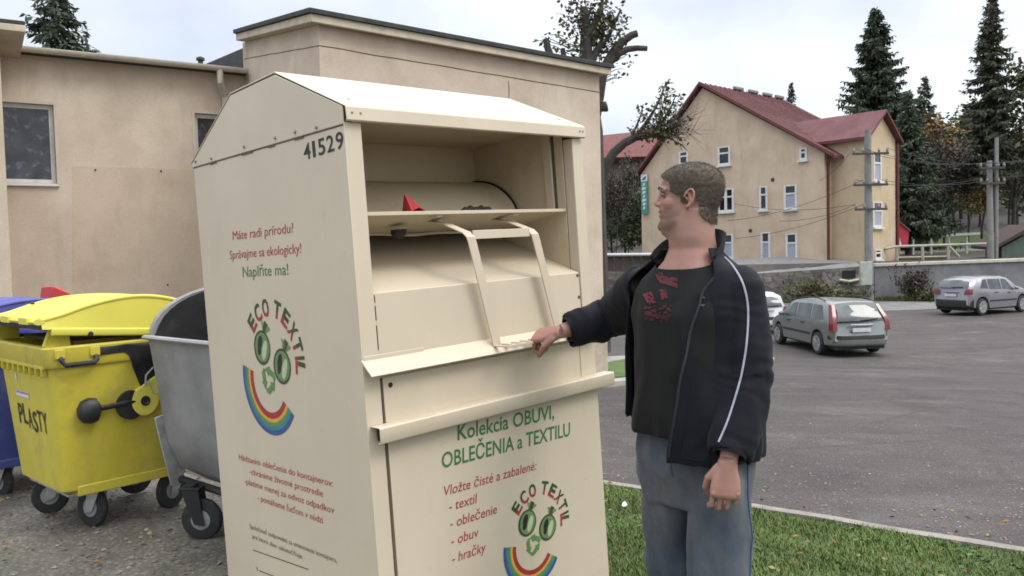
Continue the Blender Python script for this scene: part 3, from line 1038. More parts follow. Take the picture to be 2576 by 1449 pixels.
bbin, ff = plastic_bin(M_blu, M_blud, M_blackp, '', label='blue wheeled bin with a red hood on its lid, left of the yellow bin', extra=False)
mb = MB(); text_fit(mb, 'B', .085, .12, ff(.44, .66), .012); mb.build('printed_letter', pm('white_print', (.6, .6, .62), .6), bbin, fix=False)
bbin.location = (-3.52, 5.70, -.03); bbin.rotation_euler = (0, 0, .80); bbin.scale = (.95, .745, 1)
# a red hood standing on the blue lid
mb = MB()
h0_ = [at(100, 752, 6.3), at(131, 752, 6.2), at(131, 719, 6.2), at(104, 722, 6.3)]
h1_ = [at(150, 752, 6.6), at(192, 752, 6.5), at(192, 746, 6.5), at(146, 722, 6.6)]
mb.loft([h0_, h1_])
bpy.context.view_layer.update()
mb.xf((Matrix.Translation(bbin.location) @ Matrix.Rotation(bbin.rotation_euler[2], 4, 'Z') @ Matrix.Diagonal((.95, .745, 1, 1))).inverted())
mb.build('lid_hood', M_redp, bbin, bevel=.008)

# ---------------- galvanised steel bin, lid slid open
M_inner = pm('steel_inside_shade', (.012, .012, .013), .8, var=.5, vs=5, dirt=(.06, .06, .06), dscale=4)  # near-black colour puts the shade into the steel bin's inside
gbin = empty('steel_bin', label='open galvanised grey steel bin with a rounded belly between yellow bin and clothing container', cat='waste bin', group='wheeled waste bins by the wall')
prof = [(-.52, 1.12), (-.508, 1.06), (-.46, .70), (-.435, .52), (-.37, .36), (-.20, .245), (.06, .215), (.24, .26), (.38, .42), (.46, .70), (.50, 1.12)]
HL = .62
mb = MB()
inner = [(x * .97, z_ * .985 + .012) for x, z_ in prof]
mb.loft([[V((x, y, z_)) for x, z_ in prof] for y in (-HL, HL)], cap=False, closed=False)
mb.loft([[V((x, y, z_)) for x, z_ in inner] for y in (-HL + .012, HL - .012)], cap=False, closed=False)
arc = [(.50 * cos(radians(a)), 1.12 + .26 * sin(radians(a))) for a in range(15, 166, 10)]
for s in (-1, 1):
    for yy in (s * HL, s * (HL - .012)):
        poly = [V((x, yy, z_)) for x, z_ in prof] + [V((x, yy, z_)) for x, z_ in arc]
        mb.add(poly, [tuple(range(len(poly)))])
mb.build('body', M_zinc, gbin, smooth=True, angle=35)
mb = MB()
mb.tube([(-.525, -HL - .02, 1.12), (-.525, HL + .02, 1.12)], [(.022, .014)] * 2, 8)
for s in (-1, 1):
    mb.tube([V((.50 * cos(radians(a)) - .0, s * (HL + .003), 1.12 + .265 * sin(radians(a)))) for a in range(0, 181, 10)], .012, 6)
mb.build('rim', M_zinc, gbin, smooth=True)
mb = MB()   # sliding half-round lid pushed to the back
lid_pts = [(.53 * cos(radians(a)), 1.12 + .29 * sin(radians(a))) for a in range(-8, 96, 8)]
mb.loft([[V((x, y, z_)) for x, z_ in lid_pts] for y in (-HL - .01, HL + .01)], cap=False, closed=False)
lo = mb.build('lid', M_zinc, gbin, smooth=True)
so_ = lo.modifiers.new('thickness', 'SOLIDIFY'); so_.thickness = .01
mb = MB(); mb.loft([[V((x * .97, y, (z_ - 1.12) * .955 + 1.12)) for x, z_ in lid_pts] for y in (-HL + .0, HL - .0)], cap=False, closed=False); mb.build('lid_inside_shade', M_inner, lo, smooth=True)  # dark skin added as the shade under the open lid
mb = MB(); mb.tube([(-.035, -HL, 1.405), (-.05, 0, 1.395), (-.035, HL, 1.405)], [(.03, .008)] * 3, 6); mb.build('rubber_lip', M_blackp, lo, smooth=True)
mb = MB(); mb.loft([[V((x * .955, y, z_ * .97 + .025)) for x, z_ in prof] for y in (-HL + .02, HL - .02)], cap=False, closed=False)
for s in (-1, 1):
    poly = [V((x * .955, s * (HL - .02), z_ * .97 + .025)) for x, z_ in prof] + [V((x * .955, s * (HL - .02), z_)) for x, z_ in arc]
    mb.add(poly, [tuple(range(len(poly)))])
mb.build('inner_wall_shade', M_inner, gbin, smooth=True, angle=30)  # dark liner painted as the shade within the bin
for s in (-1, 1):
    mb = MB()
    mb.prism([(-.50, s * (HL + .004), .66), (-.40, s * (HL + .004), .68), (-.33, s * (HL + .004), .25), (-.42, s * (HL + .004), .25)], (0, s * .012, 0))
    mb.build('leg_plate', M_zincb, gbin, bevel=.004)
    mb = MB()
    mb.prism([(.33, s * (HL + .004), .25), (.42, s * (HL + .004), .25), (.45, s * (HL + .004), .68), (.36, s * (HL + .004), .66)], (0, s * .012, 0))
    mb.build('leg_plate', M_zincb, gbin, bevel=.004)
    mb = MB(); mb.lathe((.02, s * HL, .86), (0, s, 0), [(0, .06), (.02, .05), (.09, .03), (.10, .045), (.115, .04)], 14); mb.build('trunnion', M_zincb, gbin, smooth=True, angle=40)
mb = MB(); mb.tube([(-.36, -HL, .28), (-.36, HL, .28)], .022, 8); mb.tube([(.36, -HL, .28), (.36, HL, .28)], .022, 8); mb.build('axle_beam', M_blackp, gbin)
for x, yv, a in ((-.40, .33, 2.2), (-.37, -.50, 2.4), (.36, .48, .8), (.36, -.48, .8)):
    castor(gbin, x, yv, .30, a, .115, M_blackp)
gbin.location = (-1.235, 4.52, 0)
gbin.rotation_euler = (0, 0, .87)
# ------------------------------------------------------------------ rendered wall material
def plaster_mat(name, base, hi, lo, patch=None, bumpk=.35):
    m, t, b, vec = newmat(name)
    f = noise_f(t, vec, .9, 6, .6)
    c = ramp(t, f, [(.3, lo), (.5, base), (.7, hi)])
    g = noise_f(t, stretch(t, vec, (1.6, 1.6, .35)), 2.2, 5, .6)        # rain streaks
    c = mixc(t, ramp(t, g, [(.52, (0, 0, 0)), (.8, (.45, .45, .45))]), c, tuple(k * .72 for k in lo))
    if patch:
        h = noise_f(t, vec, 1.7, 3, .4)
        c = mixc(t, ramp(t, h, [(.56, (0, 0, 0)), (.60, (.6, .6, .6))]), c, patch)
    fine = noise_f(t, vec, 60, 3, .6)
    c = mixc(t, 1, c, ramp(t, fine, [(.3, (.90, .90, .90)), (.7, (1.08, 1.08, 1.08))]), 'MULTIPLY')
    t.links.new(c, b.inputs['Base Color'])
    b.inputs['Roughness'].default_value = .92
    b.inputs['Specular IOR Level'].default_value = .2
    bump(t, b, noise_f(t, vec, 90, 4), bumpk, .012)
    return m

M_pl = plaster_mat('beige_render', (.545, .452, .35), (.62, .525, .415), (.445, .36, .275), (.51, .415, .32))
M_fas = pm('fascia_beige', (.50, .43, .32), .7, var=.12, vs=4, dirt=(.30, .25, .18), dscale=3)
M_felt = pm('roof_felt', (.035, .038, .034), .8, var=.3, vs=8, dirt=(.06, .065, .05))
M_wframe = pm('white_frame', (.62, .62, .60), .4, var=.06, dirt=(.45, .44, .4), dscale=4)
M_glass = glassmat('window_glass', (.035, .036, .042), .08, (.10, .10, .12))
M_glassd = glassmat('dark_glass', (.014, .015, .018), .10)
M_curtain = pm('net_curtain', (.32, .34, .40), .9, var=.15, vs=10)
M_pipe = pm('gutter_beige', (.46, .41, .33), .5, var=.12, vs=6, dirt=(.3, .26, .2))
M_iron = pm('dark_iron', (.05, .045, .04), .6, var=.3)

d1 = V((.835, .55, 0)); d1.normalize()
d2 = V((-d1.y, d1.x, 0))
P1 = V((-2.73, 12.0, 0)); P2 = P1 + d1 * 5.28
Qc = P1 + d2 * 3.9
bld = empty('plaster_building', (P1.x, P1.y, 0), label='flat roofed beige rendered building with a low wing behind the bins and container', cat='building')
def B(p): return V(p) - V((P1.x, P1.y, 0))
ztop0, ztop1 = 4.92, 4.72
RISE = .16
mb = MB()
back = 3.95
base = -1.2
def col(p, zt): return V((p.x, p.y, zt))
c4 = [P1, P2, P2 + d2 * back, P1 + d2 * back]
zt = [ztop0, ztop1, ztop1 + back * RISE, ztop0 + back * RISE]
mb.hull8([B(col(p, base)) for p in c4], [B(col(p, z_)) for p, z_ in zip(c4, zt)])
blk = mb.build('tall_block', M_pl, bld)
# crack / ledge line under the eaves, vertical crack, wall hook
M_crack = pm('plaster_crack', (.16, .11, .075), .9, var=.3, vs=30)
mb = MB()
pts = []
for i in range(31):
    k = i / 30
    p = P1 + d1 * (5.28 * k)
    pts.append(B((p.x, p.y, ztop0 - .30 + (ztop1 - ztop0 - .02) * k + .012 * noise.noise(V((k * 9, 0, 0))))) - d2 * .001)
mb.tube(pts, .008, 5)
pts = []
for i in range(16):
    p = P1 + d2 * (3.85 * i / 15)
    pts.append(B((p.x, p.y, ztop0 - .30 + RISE * 3.85 * i / 15 + .01 * noise.noise(V((i * .6, 4, 0))))) - d1 * .001)
mb.tube(pts, .008, 5)
p = P1 + d1 * 3.30
mb.tube([B((p.x + .01 * sin(i * 1.3), p.y, 4.42 - i * .12)) - d2 * .001 for i in range(9)], .005, 5)
mb.build('plaster_crack', M_crack, bld)
mb = MB(); p = P1 + d1 * 3.12
mb.tube([B((p.x, p.y, 3.98)) - d2 * .05, B((p.x, p.y, 3.90)) - d2 * .03, B((p.x + .03, p.y, 3.84)) - d2 * .02], .014, 6)
mb.build('wall_hook', M_iron, bld)
# roof slab with beige fascia and felt edge, overhanging all round
OV = .16
def roofpt(a, b_, dz): 
    p = P1 + d1 * a + d2 * b_
    k = a / 5.28
    return B((p.x, p.y, ztop0 + (ztop1 - ztop0) * k + b_ * RISE + dz))
q = [(-OV, -OV), (5.28 + OV, -OV), (5.28 + OV, back - .15), (-OV, back - .15)]
mb = MB(); mb.hull8([roofpt(a, b_, .005) for a, b_ in q], [roofpt(a, b_, .125) for a, b_ in q]); mb.build('fascia', M_fas, bld, bevel=.01)
OV = .20
q = [(-OV, -OV), (5.28 + OV, -OV), (5.28 + OV, back - .12), (-OV, back - .12)]
mb = MB(); mb.hull8([roofpt(a, b_, .128) for a, b_ in q], [roofpt(a, b_, .20) for a, b_ in q]); mb.build('roof', M_felt, bld, bevel=.008)
# floodlight on the far right corner
p = P2 + d1 * .02 + d2 * .15
mb = MB(); mb.tube([B((p.x, p.y, 4.28)), B((p.x + .14, p.y, 4.25))], .02, 6); mb.lathe(B((p.x + .06, p.y, 4.13)), (1, 0, .25), [(0, .03), (.03, .07), (.14, .10), (.16, .09)], 12)
mb.build('wall_lamp', M_iron, bld, smooth=True, angle=40)
# plinth
mb = MB()
for a, b_, n_ in ((P1, P2, -d2),):
    mb.hull8([B(col(a + n_ * .04, base)), B(col(b_ + n_ * .04 + d1 * .04, base)), B(col(b_ + d1 * .04, base)), B(col(a, base))], [B(col(a + n_ * .04, -.12)), B(col(b_ + n_ * .04 + d1 * .04, -.12)), B(col(b_ + d1 * .04, -.12)), B(col(a, -.12))])
mb.build('plinth', pm('plinth_render', (.42, .36, .28), .9, var=.15, dirt=(.3, .27, .2)), bld)

# low wing --------------------------------------------------------------
WLn = 5.2
zl = 4.93
lw0 = Qc; lw1 = Qc - d1 * WLn
wing = empty('low_wing'); wing.parent = bld
mb = MB()
wins = []      # (a0,a1,z0,z1) along -d1 from Qc
nrm = -d2
def onwing(px, py):
    h = hit(px, py, Qc, nrm)
    return (Qc - h).dot(d1), h.z
def wrect(x0, y0, x1, y1):
    a0, z1 = onwing(x1, y0); a1, z0 = onwing(x0, y1)
    a1b, _ = onwing(x0, y0)
    return (a0, (a1 + a1b) / 2, z0, z1)
wr = [wrect(-40, 264, 134, 458), wrect(492, 292, 606, 420)]
# wall with window openings cut as strips
def wall_strip(mb, a0, a1, z0, z1, th=.3):
    A = Qc - d1 * a0; Bq = Qc - d1 * a1
    mb.hull8([B(col(Bq, z0)), B(col(A, z0)), B(col(A + d2 * th, z0)), B(col(Bq + d2 * th, z0))], [B(col(Bq, z1)), B(col(A, z1)), B(col(A + d2 * th, z1)), B(col(Bq + d2 * th, z1))])
holes = sorted(wr)
za = min(h[2] for h in holes); 
cur = 0.0
for a0, a1, z0, z1 in holes:
    wall_strip(mb, cur, a0, base, zl)
    wall_strip(mb, a0, a1, base, z0)
    wall_strip(mb, a0, a1, z1, zl)
    cur = a1
wall_strip(mb, cur, WLn + 3, base, zl)
mb.build('wall', M_pl, wing)
# repainted darker area with two bolts
for (x, y) in ((240, 427), (405, 430), (422, 716)):
    h = hit(x, y, Qc, nrm)
    mb = MB(); mb.lathe(B(h), nrm, [(-.01, .018), (.012, .016), (.03, .010)], 8); mb.build('wall_bolt', M_iron, wing)
M_pl2 = plaster_mat('beige_render_patch', (.505, .408, .305), (.56, .46, .352), (.44, .345, .255), None)
h0 = hit(182, 418, Qc, nrm); h1 = hit(640, 430, Qc, nrm); h2 = hit(640, 800, Qc, nrm); h3 = hit(182, 800, Qc, nrm)
mb = MB(); mb.prism([B(h0), B(h1), B(h2), B(h3)], nrm * .004); mb.build('render_patch', M_pl2, wing)
def window(parent, a0, a1, z0, z1, mull=0, fw=.07, curtain=None, rec=.10, glass=M_glass, sill=True):
    wroot = empty('window'); wroot.parent = parent
    def wp(a, z_, d): 
        p = Qc - d1 * a + d2 * d
        return B((p.x, p.y, z_))
    mb = MB()
    # surround trim
    s = .045
    for (x0, x1, y0, y1) in ((a0 - s, a1 + s, z1, z1 + s), (a0 - s, a0, z0, z1), (a1, a1 + s, z0, z1)):
        mb.hull8([wp(x1, y0, -.012), wp(x0, y0, -.012), wp(x0, y0, .0), wp(x1, y0, .0)], [wp(x1, y1, -.012), wp(x0, y1, -.012), wp(x0, y1, .0), wp(x1, y1, .0)])
    mb.build('surround', pm('surround_pale', (.52, .46, .37), .8, var=.1), wroot)
    mb = MB()
    segs = [(a0, a1, z1 - fw, z1), (a0, a1, z0, z0 + fw), (a0, a0 + fw, z0 + fw, z1 - fw), (a1 - fw, a1, z0 + fw, z1 - fw)]
    for (x0, x1, y0, y1) in segs:
        mb.hull8([wp(x1, y0, rec), wp(x0, y0, rec), wp(x0, y0, rec + .05), wp(x1, y0, rec + .05)], [wp(x1, y1, rec), wp(x0, y1, rec), wp(x0, y1, rec + .05), wp(x1, y1, rec + .05)])
    mb.build('frame', M_wframe, wroot, bevel=.006)
    mb = MB(); mb.add([wp(a0, z0, rec + .03), wp(a1, z0, rec + .03), wp(a1, z1, rec + .03), wp(a0, z1, rec + .03)], [(0, 1, 2, 3)]); mb.build('pane', glass, wroot)
    mb = MB(); mb.hull8([wp(a1 + .03, z0 - .05, -.05), wp(a0 - .03, z0 - .05, -.05), wp(a0 - .03, z0 - .05, rec), wp(a1 + .03, z0 - .05, rec)], [wp(a1 + .03, z0 - .015, -.05), wp(a0 - .03, z0 - .015, -.05), wp(a0 - .03, z0, rec), wp(a1 + .03, z0, rec)])
    mb.build('sill', M_wframe, wroot, bevel=.004)
for r in wr: window(wing, *r)
# wing roof: low slope to the back, felt edge, half-round gutter and downpipe
mb = MB()
def wpt(a, d, z_):
    p = Qc - d1 * a + d2 * d
    return B((p.x, p.y, z_))
mb.hull8([wpt(WLn + 3, -.22, zl), wpt(0, -.22, zl), wpt(0, 6, zl + .04), wpt(WLn + 3, 6, zl + .04)], [wpt(WLn + 3, -.22, zl + .10), wpt(0, -.22, zl + .10), wpt(0, 6, zl + .16), wpt(WLn + 3, 6, zl + .16)])
mb.build('roof', M_felt, wing, bevel=.01)
mb = MB()
gut = [(.075 * cos(radians(a)), .075 * sin(radians(a))) for a in range(180, 361, 20)]
rings = []
for a in (WLn + 3, 0.02):
    rings.append([wpt(a, -.30 + y_, zl + .055 + z_) for y_, z_ in gut] + [wpt(a, -.30 + y_ * .9, zl + .06 + z_ * .9) for y_, z_ in reversed(gut)])
mb.loft(rings)
gu = mb.build('gutter', M_pipe, wing, smooth=True, angle=50)
mb = MB()
mb.tube([wpt(.52, -.30, zl), wpt(.52, -.30, zl - .22), wpt(.40, -.10, zl - .42), wpt(.40, -.07, zl - .6), wpt(.40, -.07, base + .4)], .055, 10)
mb.build('downpipe', M_pipe, wing, smooth=True)
# dark lean-to roof against the tall block
A = wpt(0.0, .9, zl + .10)
mb = MB()
a0 = at(505, 166, 16.6); a1 = at(641, 108, 15.9); a2 = at(641, 196, 15.9)
pA, pB, pC = B(a0), B(a1), B(a2 + V((0, 0, .02)))
mb.prism([pA + V((0, 0, -.1)), pA, pB, pC], d2 * 2.4)
mb.build('slate_roof', pm('dark_slate', (.055, .055, .055), .7, var=.25, vs=10), wing)
mb = MB(); vb = at(505, 168, 17.0)
mb.cyl(B(vb) - V((0, 0, .4)), B(vb) + V((0, 0, .14)), .05, 10); mb.lathe(B(vb) + V((0, 0, .12)), (0, 0, 1), [(0, .05), (.01, .085), (.06, .085), (.09, .03)], 12)
mb.build('vent_pipe', M_iron, wing, smooth=True, angle=40)
# projecting wing at the left edge of the photo
e0 = at(8, 300, 11.9); 
pr = empty('side_wing'); pr.parent = bld
mb = MB()
E0 = V((e0.x, e0.y, 0))
c4 = [E0 - d1 * 3, E0, E0 + d2 * 4, E0 - d1 * 3 + d2 * 4]
mb.hull8([B(col(p, base)) for p in c4], [B(col(p, 4.86)) for p in c4]); mb.build('wall', M_pl, pr)
c5 = [E0 - d1 * 3 - d2 * .3, E0 + d1 * .32 - d2 * .3, E0 + d1 * .32 + d2 * 4, E0 - d1 * 3 + d2 * 4]
mb = MB(); mb.hull8([B(col(p, 4.87)) for p in c5], [B(col(p, 4.97)) for p in c5]); mb.build('fascia', M_fas, pr, bevel=.01)
mb = MB(); mb.hull8([B(col(p, 4.972)) for p in c5], [B(col(p, 5.03)) for p in c5]); mb.build('roof', M_felt, pr, bevel=.01)
mb = MB(); mb.hull8([B(at(*q_, 14.6)) for q_ in ((52, 178), (100, 190), (100, 190), (52, 178))], [B(at(*q_, 14.6)) + V((0, y_, 0)) for q_, y_ in (((48, 168), 0), ((88, 182), 0), ((84, 176), .3), ((70, 155), .3))]); mb.build('chimney_cap', M_wframe, pr)

# pavement round the building corner, with its kerb
o = drape('pavement', [(P1.x + .5, P1.y + .2), (P2.x + .10, P2.y - .05), (2.6, 17.2), (1.0, 18)], 8, 8, .06, M_pave); tag(o, kind='structure')
pa = [V((1.05, 14.2, 0)), V((1.72, 14.45, 0)), V((2.9, 15.6, 0)), V((4.6, 18.0, 0)), V((6.75, 20.9, 0)), V((6.85, 21.2, 0)), V((6.4, 22.4, 0)), V((4.6, 22.5, 0)), V((1.5, 20, 0)), V((.7, 15.6, 0))]
mb = MB(); tp = [V((p.x, p.y, gz(p.x, p.y) + .11)) for p in pa]
n = len(pa)
mb.v = tp + [p - V((0, 0, .5)) for p in tp]; mb.f = [tuple(range(n))] + [(i, (i + 1) % n, n + (i + 1) % n, n + i) for i in range(n)]; mb.m = [0] * len(mb.f)
o = mb.build('pavement', M_pave, bevel=.02); tag(o, kind='structure')
ga = [V((1.78, 14.85, 0)), V((2.8, 15.9, 0)), V((4.4, 18.2, 0)), V((5.6, 20.4, 0)), V((3.2, 20.4, 0)), V((1.7, 17.5, 0))]
mb = MB(); tp = [V((p.x, p.y, gz(p.x, p.y) + .15)) for p in ga]
n = len(ga)
mb.v = tp + [p - V((0, 0, .1)) for p in tp]; mb.f = [tuple(range(n))] + [(i, (i + 1) % n, n + (i + 1) % n, n + i) for i in range(n)]; mb.m = [0] * len(mb.f)
o = mb.build('lawn_ground', turf_mat('lawn_turf', (.06, .10, .025), (.11, .16, .045))); tag(o, kind='structure')

# ------------------------------------------------------------------ the yellow house with the dark red roof
M_hy = plaster_mat('yellow_render', (.555, .437, .318), (.61, .49, .365), (.48, .375, .265), None, .15)
M_hroof = pm('red_roof_sheet', (.105, .030, .031), .75, var=.14, vs=.6, dirt=(.17, .065, .06), dscale=.5)
M_hred = pm('red_brown_trim', (.13, .035, .03), .6, var=.2)
RD = V((.745, .667, 0)).normalized()      # ridge direction, away to the right
GD = V((.667, -.745, 0)).normalized()     # along the gable, towards us and right
AP = V((12.4, 52.0, 0))
house = empty('yellow_house', (AP.x, AP.y, .4), label='three storey yellow gabled house with a dark red roof beyond the car park', cat='house')
O_ = V((AP.x, AP.y, .4))
def Hh(p): return V(p) - O_
tR, tL = 8.08, -5.09
zE, zR = 6.65, 11.75
LEN = 10
def hp(t_, z_, d=0): return Hh((AP.x + GD.x * t_ + RD.x * d, AP.y + GD.y * t_ + RD.y * d, z_))
mb = MB()
poly = [hp(tR, -.5), hp(tR, zE), hp(0, zR - .15), hp(tL, zE - .1), hp(tL, -.5)]
mb.prism(poly, RD * LEN)
mb.build('wall', M_hy, house)
# roof slabs with overhang
mb = MB()
def slab(t0, z0, t1, z1, d0, d1_, th=.16):
    a, b_, c, d = hp(t0, z0, d0), hp(t1, z1, d0), hp(t1, z1, d1_), hp(t0, z0, d1_)
    mb.add([a, b_, c, d] + [x + V((0, 0, th)) for x in (a, b_, c, d)], [(0, 1, 2, 3), (7, 6, 5, 4), (0, 4, 5, 1), (1, 5, 6, 2), (2, 6, 7, 3), (3, 7, 4, 0)])
k = (zR - zE) / tR
slab(0, zR, tR + .75, zE - .75 * k + .1, -.35, LEN)
k2 = (zR - zE) / -tL
slab(tL - .55, zE - .55 * k2 + .05, 0, zR, -.35, LEN)
ho = mb.build('roof', M_hroof, house)
mb = MB()
for i in range(19):      # standing seams
    d = -.3 + i * .53
    mb.tube([hp(.05, zR + .17, d), hp(tR + .7, zE - .7 * k + .27, d)], .025, 4)
mb.build('roof_seam', M_hroof, ho)
mb = MB()
a, b_ = hp(0, zR + .02, -.36), hp(tR + .78, zE - .75 * k + .1, -.36)
mb.add([a, b_, b_ + V((0, 0, .2)), a + V((0, 0, .2))], [(0, 1, 2, 3)])
a, b_ = hp(0, zR + .02, -.36), hp(tL - .55, zE - .55 * k2 + .05, -.36)
mb.add([a, b_, b_ + V((0, 0, .2)), a + V((0, 0, .2))], [(0, 1, 2, 3)])
mb.build('verge_board', M_hred, ho)
M_snow = pm('ridge_guard_grey', (.20, .19, .17), .7, var=.3)
for d in (3.8, 5.6, 7.4, 9.0):
    mb = MB(); mb.box(-.55, .55, -.10, .10, -.1, .12); mb.xf(Matrix.Translation(hp(.2, zR + .2, d)) @ Matrix.Rotation(atan2(RD.y, RD.x), 4, 'Z'))
    mb.build('ridge_vent', M_snow, ho, bevel=.06)
mb = MB(); mb.tube([hp(tR + .12, zE - .25, .25), hp(tR + .12, zE - .5, .25), hp(tR + .06, zE - 1.0, .3), hp(tR + .06, .3, .3)], .085, 8); mb.build('downpipe', M_hred, house, smooth=True)
# annex towards us
KC = AP + GD * tR + RD * .8
an = empty('annex'); an.parent = house
AL, AW = 2.0, 3.75
def ap(t_, w_, z_): 
    p = KC + GD * t_ + RD * w_
    return Hh((p.x, p.y, z_))
zAe, zAr = 7.45, 8.85
mb = MB()
mb.prism([ap(AL, 0, -.5), ap(AL, 0, zAe), ap(AL, AW / 2, zAr - .1), ap(AL, AW, zAe), ap(AL, AW, -.5)], -GD * 7)
mb.build('wall', plaster_mat('yellow_render_pale', (.52, .41, .27), (.56, .45, .31), (.46, .36, .23), None, .15), an)
mb = MB()
for w0, w1, z0, z1 in ((-.35, AW / 2, zAe - .26, zAr), (AW / 2, AW + .35, zAr, zAe - .26)):
    a, b_, c, d = ap(AL + .35, w0, z0), ap(AL + .35, w1, z1), ap(-7, w1, z1), ap(-7, w0, z0)
    mb.add([a, b_, c, d] + [x + V((0, 0, .16)) for x in (a, b_, c, d)], [(0, 1, 2, 3), (7, 6, 5, 4), (0, 4, 5, 1), (1, 5, 6, 2), (2, 6, 7, 3), (3, 7, 4, 0)])
mb.build('roof', M_hroof, an)
mb = MB(); mb.tube([ap(AL + .1, AW + .1, zAe - .2), ap(AL + .1, AW + .1, .3)], .085, 8); mb.build('downpipe', M_hred, an, smooth=True)
for w_, zt_ in ((.22, 5.2), (.75, 5.6)):
    mb = MB()
    mb.tube([ap(-.9 + w_, -.06, zt_), ap(-.9 + w_, -.06, .6)], .035, 6)
    for z_ in (1.0, 2.2, 4.4): mb.sphere(ap(-.9 + w_, -.08, z_), .09, 8)
    mb.build('cable_duct', pm('duct_cream', (.48, .40, .29), .7), an)
# windows of the gable, measured
gn = -RD
def gwin(x0, y0, x1, y1, mullion=False, transom=.35, lower=M_glassd, p0=AP, n_=gn, dirv=GD, parent=house):
    tl = hit(x0, y0, p0, n_); br = hit(x1, y1, p0, n_)
    t0 = (tl - p0).dot(dirv); t1 = (br - p0).dot(dirv); z1 = tl.z; z0 = br.z
    wroot = empty('window'); wroot.parent = parent
    def wp(t_, z_, d): return Hh(p0 + dirv * t_ + n_ * d) + V((0, 0, z_))
    def bar(mb, ta, tb, za, zb, d0, d1_):
        mb.hull8([wp(ta, za, d1_), wp(tb, za, d1_), wp(tb, za, d0), wp(ta, za, d0)], [wp(ta, zb, d1_), wp(tb, zb, d1_), wp(tb, zb, d0), wp(ta, zb, d0)])
    fw = .13
    mb = MB()
    bar(mb, t0, t1, z1 - fw * .5, z1, -.02, .05)
    bar(mb, t0, t0 + fw, z0 + fw, z1 - fw * .5, -.02, .05); bar(mb, t1 - fw, t1, z0 + fw, z1 - fw * .5, -.02, .05); bar(mb, t0, t1, z0, z0 + fw, -.02, .05)
    if mullion: bar(mb, (t0 + t1) / 2 - .09, (t0 + t1) / 2 + .09, z0 + fw, z1 - fw * .5, -.02, .048)
    zt_ = z1 - (z1 - z0) * transom
    bar(mb, t0 + fw, t1 - fw, zt_ - .05, zt_ + .05, -.02, .046)
    mb.build('frame', M_wframe, wroot)
    mb = MB(); mb.add([wp(t0, zt_, .01), wp(t1, zt_, .01), wp(t1, z1, .01), wp(t0, z1, .01)], [(0, 1, 2, 3)]); mb.build('pane', M_glassd, wroot)
    mb = MB(); mb.add([wp(t0, z0, .01), wp(t1, z0, .01), wp(t1, zt_, .01), wp(t0, zt_, .01)], [(0, 1, 2, 3)]); mb.build('pane', lower, wroot)
    mb = MB(); bar(mb, t0 - .08, t1 + .08, z0 - .10, z0 + .0, 0, .16); mb.build('sill', M_wframe, wroot)
    return wroot
gwin(1708, 383, 1732, 413); gwin(1806, 371, 1838, 414); gwin(2011, 374, 2031, 402)
gwin(1806, 477, 1847, 532, True); gwin(1910, 470, 1932, 528); gwin(1972, 467, 2006, 526, lower=M_curtain)
gwin(1814, 590, 1846, 650, lower=M_curtain); gwin(1914, 585, 1939, 655, lower=M_curtain); gwin(1977, 588, 2007, 655, lower=M_curtain)
pa_ = KC + GD * AL
gwin(2196, 384, 2216, 457, p0=pa_, n_=GD, dirv=RD, parent=an, lower=M_curtain); gwin(2195, 507, 2218, 572, p0=pa_, n_=GD, dirv=RD, parent=an, lower=M_curtain)
gwin(2200, 628, 2216, 652, p0=pa_, n_=GD, dirv=RD, parent=an)
for x, y in ((1944, 452), (1888, 580)):
    h = hit(x, y, AP, gn); mb = MB(); mb.lathe(Hh(h), gn, [(-.02, .12), (.03, .12), (.05, .06)], 10); mb.build('wall_vent', M_iron, house)
# green banner fixed to the far corner
h0 = hit(1616, 440, AP, gn); h1 = hit(1633, 537, AP, gn)
t0 = (h0 - AP).dot(GD); t1 = (h1 - AP).dot(GD)
sg = empty('banner_sign', h1 + gn * .3, label='tall narrow green banner with white marks at the left corner of the yellow house', cat='banner')
def sp_(t_, z_, d): return AP + GD * t_ + gn * d + V((0, 0, z_)) - (h1 + gn * .3)
M_bgreen = pm('banner_green', (.045, .27, .20), .6, var=.1); M_bwh = pm('banner_white', (.6, .62, .66), .6, var=.1); M_bblue = pm('banner_blue', (.06, .12, .26), .6)
zt_, zb_ = h0.z, h1.z
hh = zt_ - zb_
mb = MB(); mb.prism([sp_(t0, zb_, .12), sp_(t1, zb_, .12), sp_(t1, zb_ + hh * .82, .12), sp_(t0, zb_ + hh * .82, .12)], gn * .05); mb.build('panel', M_bgreen, sg)
mb = MB(); mb.prism([sp_(t0, zb_ + hh * .825, .12), sp_(t1, zb_ + hh * .825, .12), sp_(t1, zt_, .12), sp_(t0, zt_, .12)], gn * .05); mb.build('panel', M_bwh, sg)
mb = MB()
tm = (t0 + t1) / 2
for i in range(7):
    z_ = zb_ + hh * (.10 + i * .10)
    s_ = .07 + .03 * (i % 3)
    mb.prism([sp_(tm - s_ * 1.6, z_, .175), sp_(tm + s_, z_ + .05, .175), sp_(tm + s_ * 1.5, z_ + .2, .175), sp_(tm - s_, z_ + .22, .175)], gn * .01)
mb.build('marks', M_bwh, sg)
mb = MB(); mb.prism([sp_(tm - .16, zb_ + hh * .86, .175), sp_(tm + .12, zb_ + hh * .86, .175), sp_(tm + .2, zb_ + hh * .96, .175), sp_(tm - .05, zb_ + hh * .92, .175)], gn * .01); mb.build('emblem', M_bblue, sg)

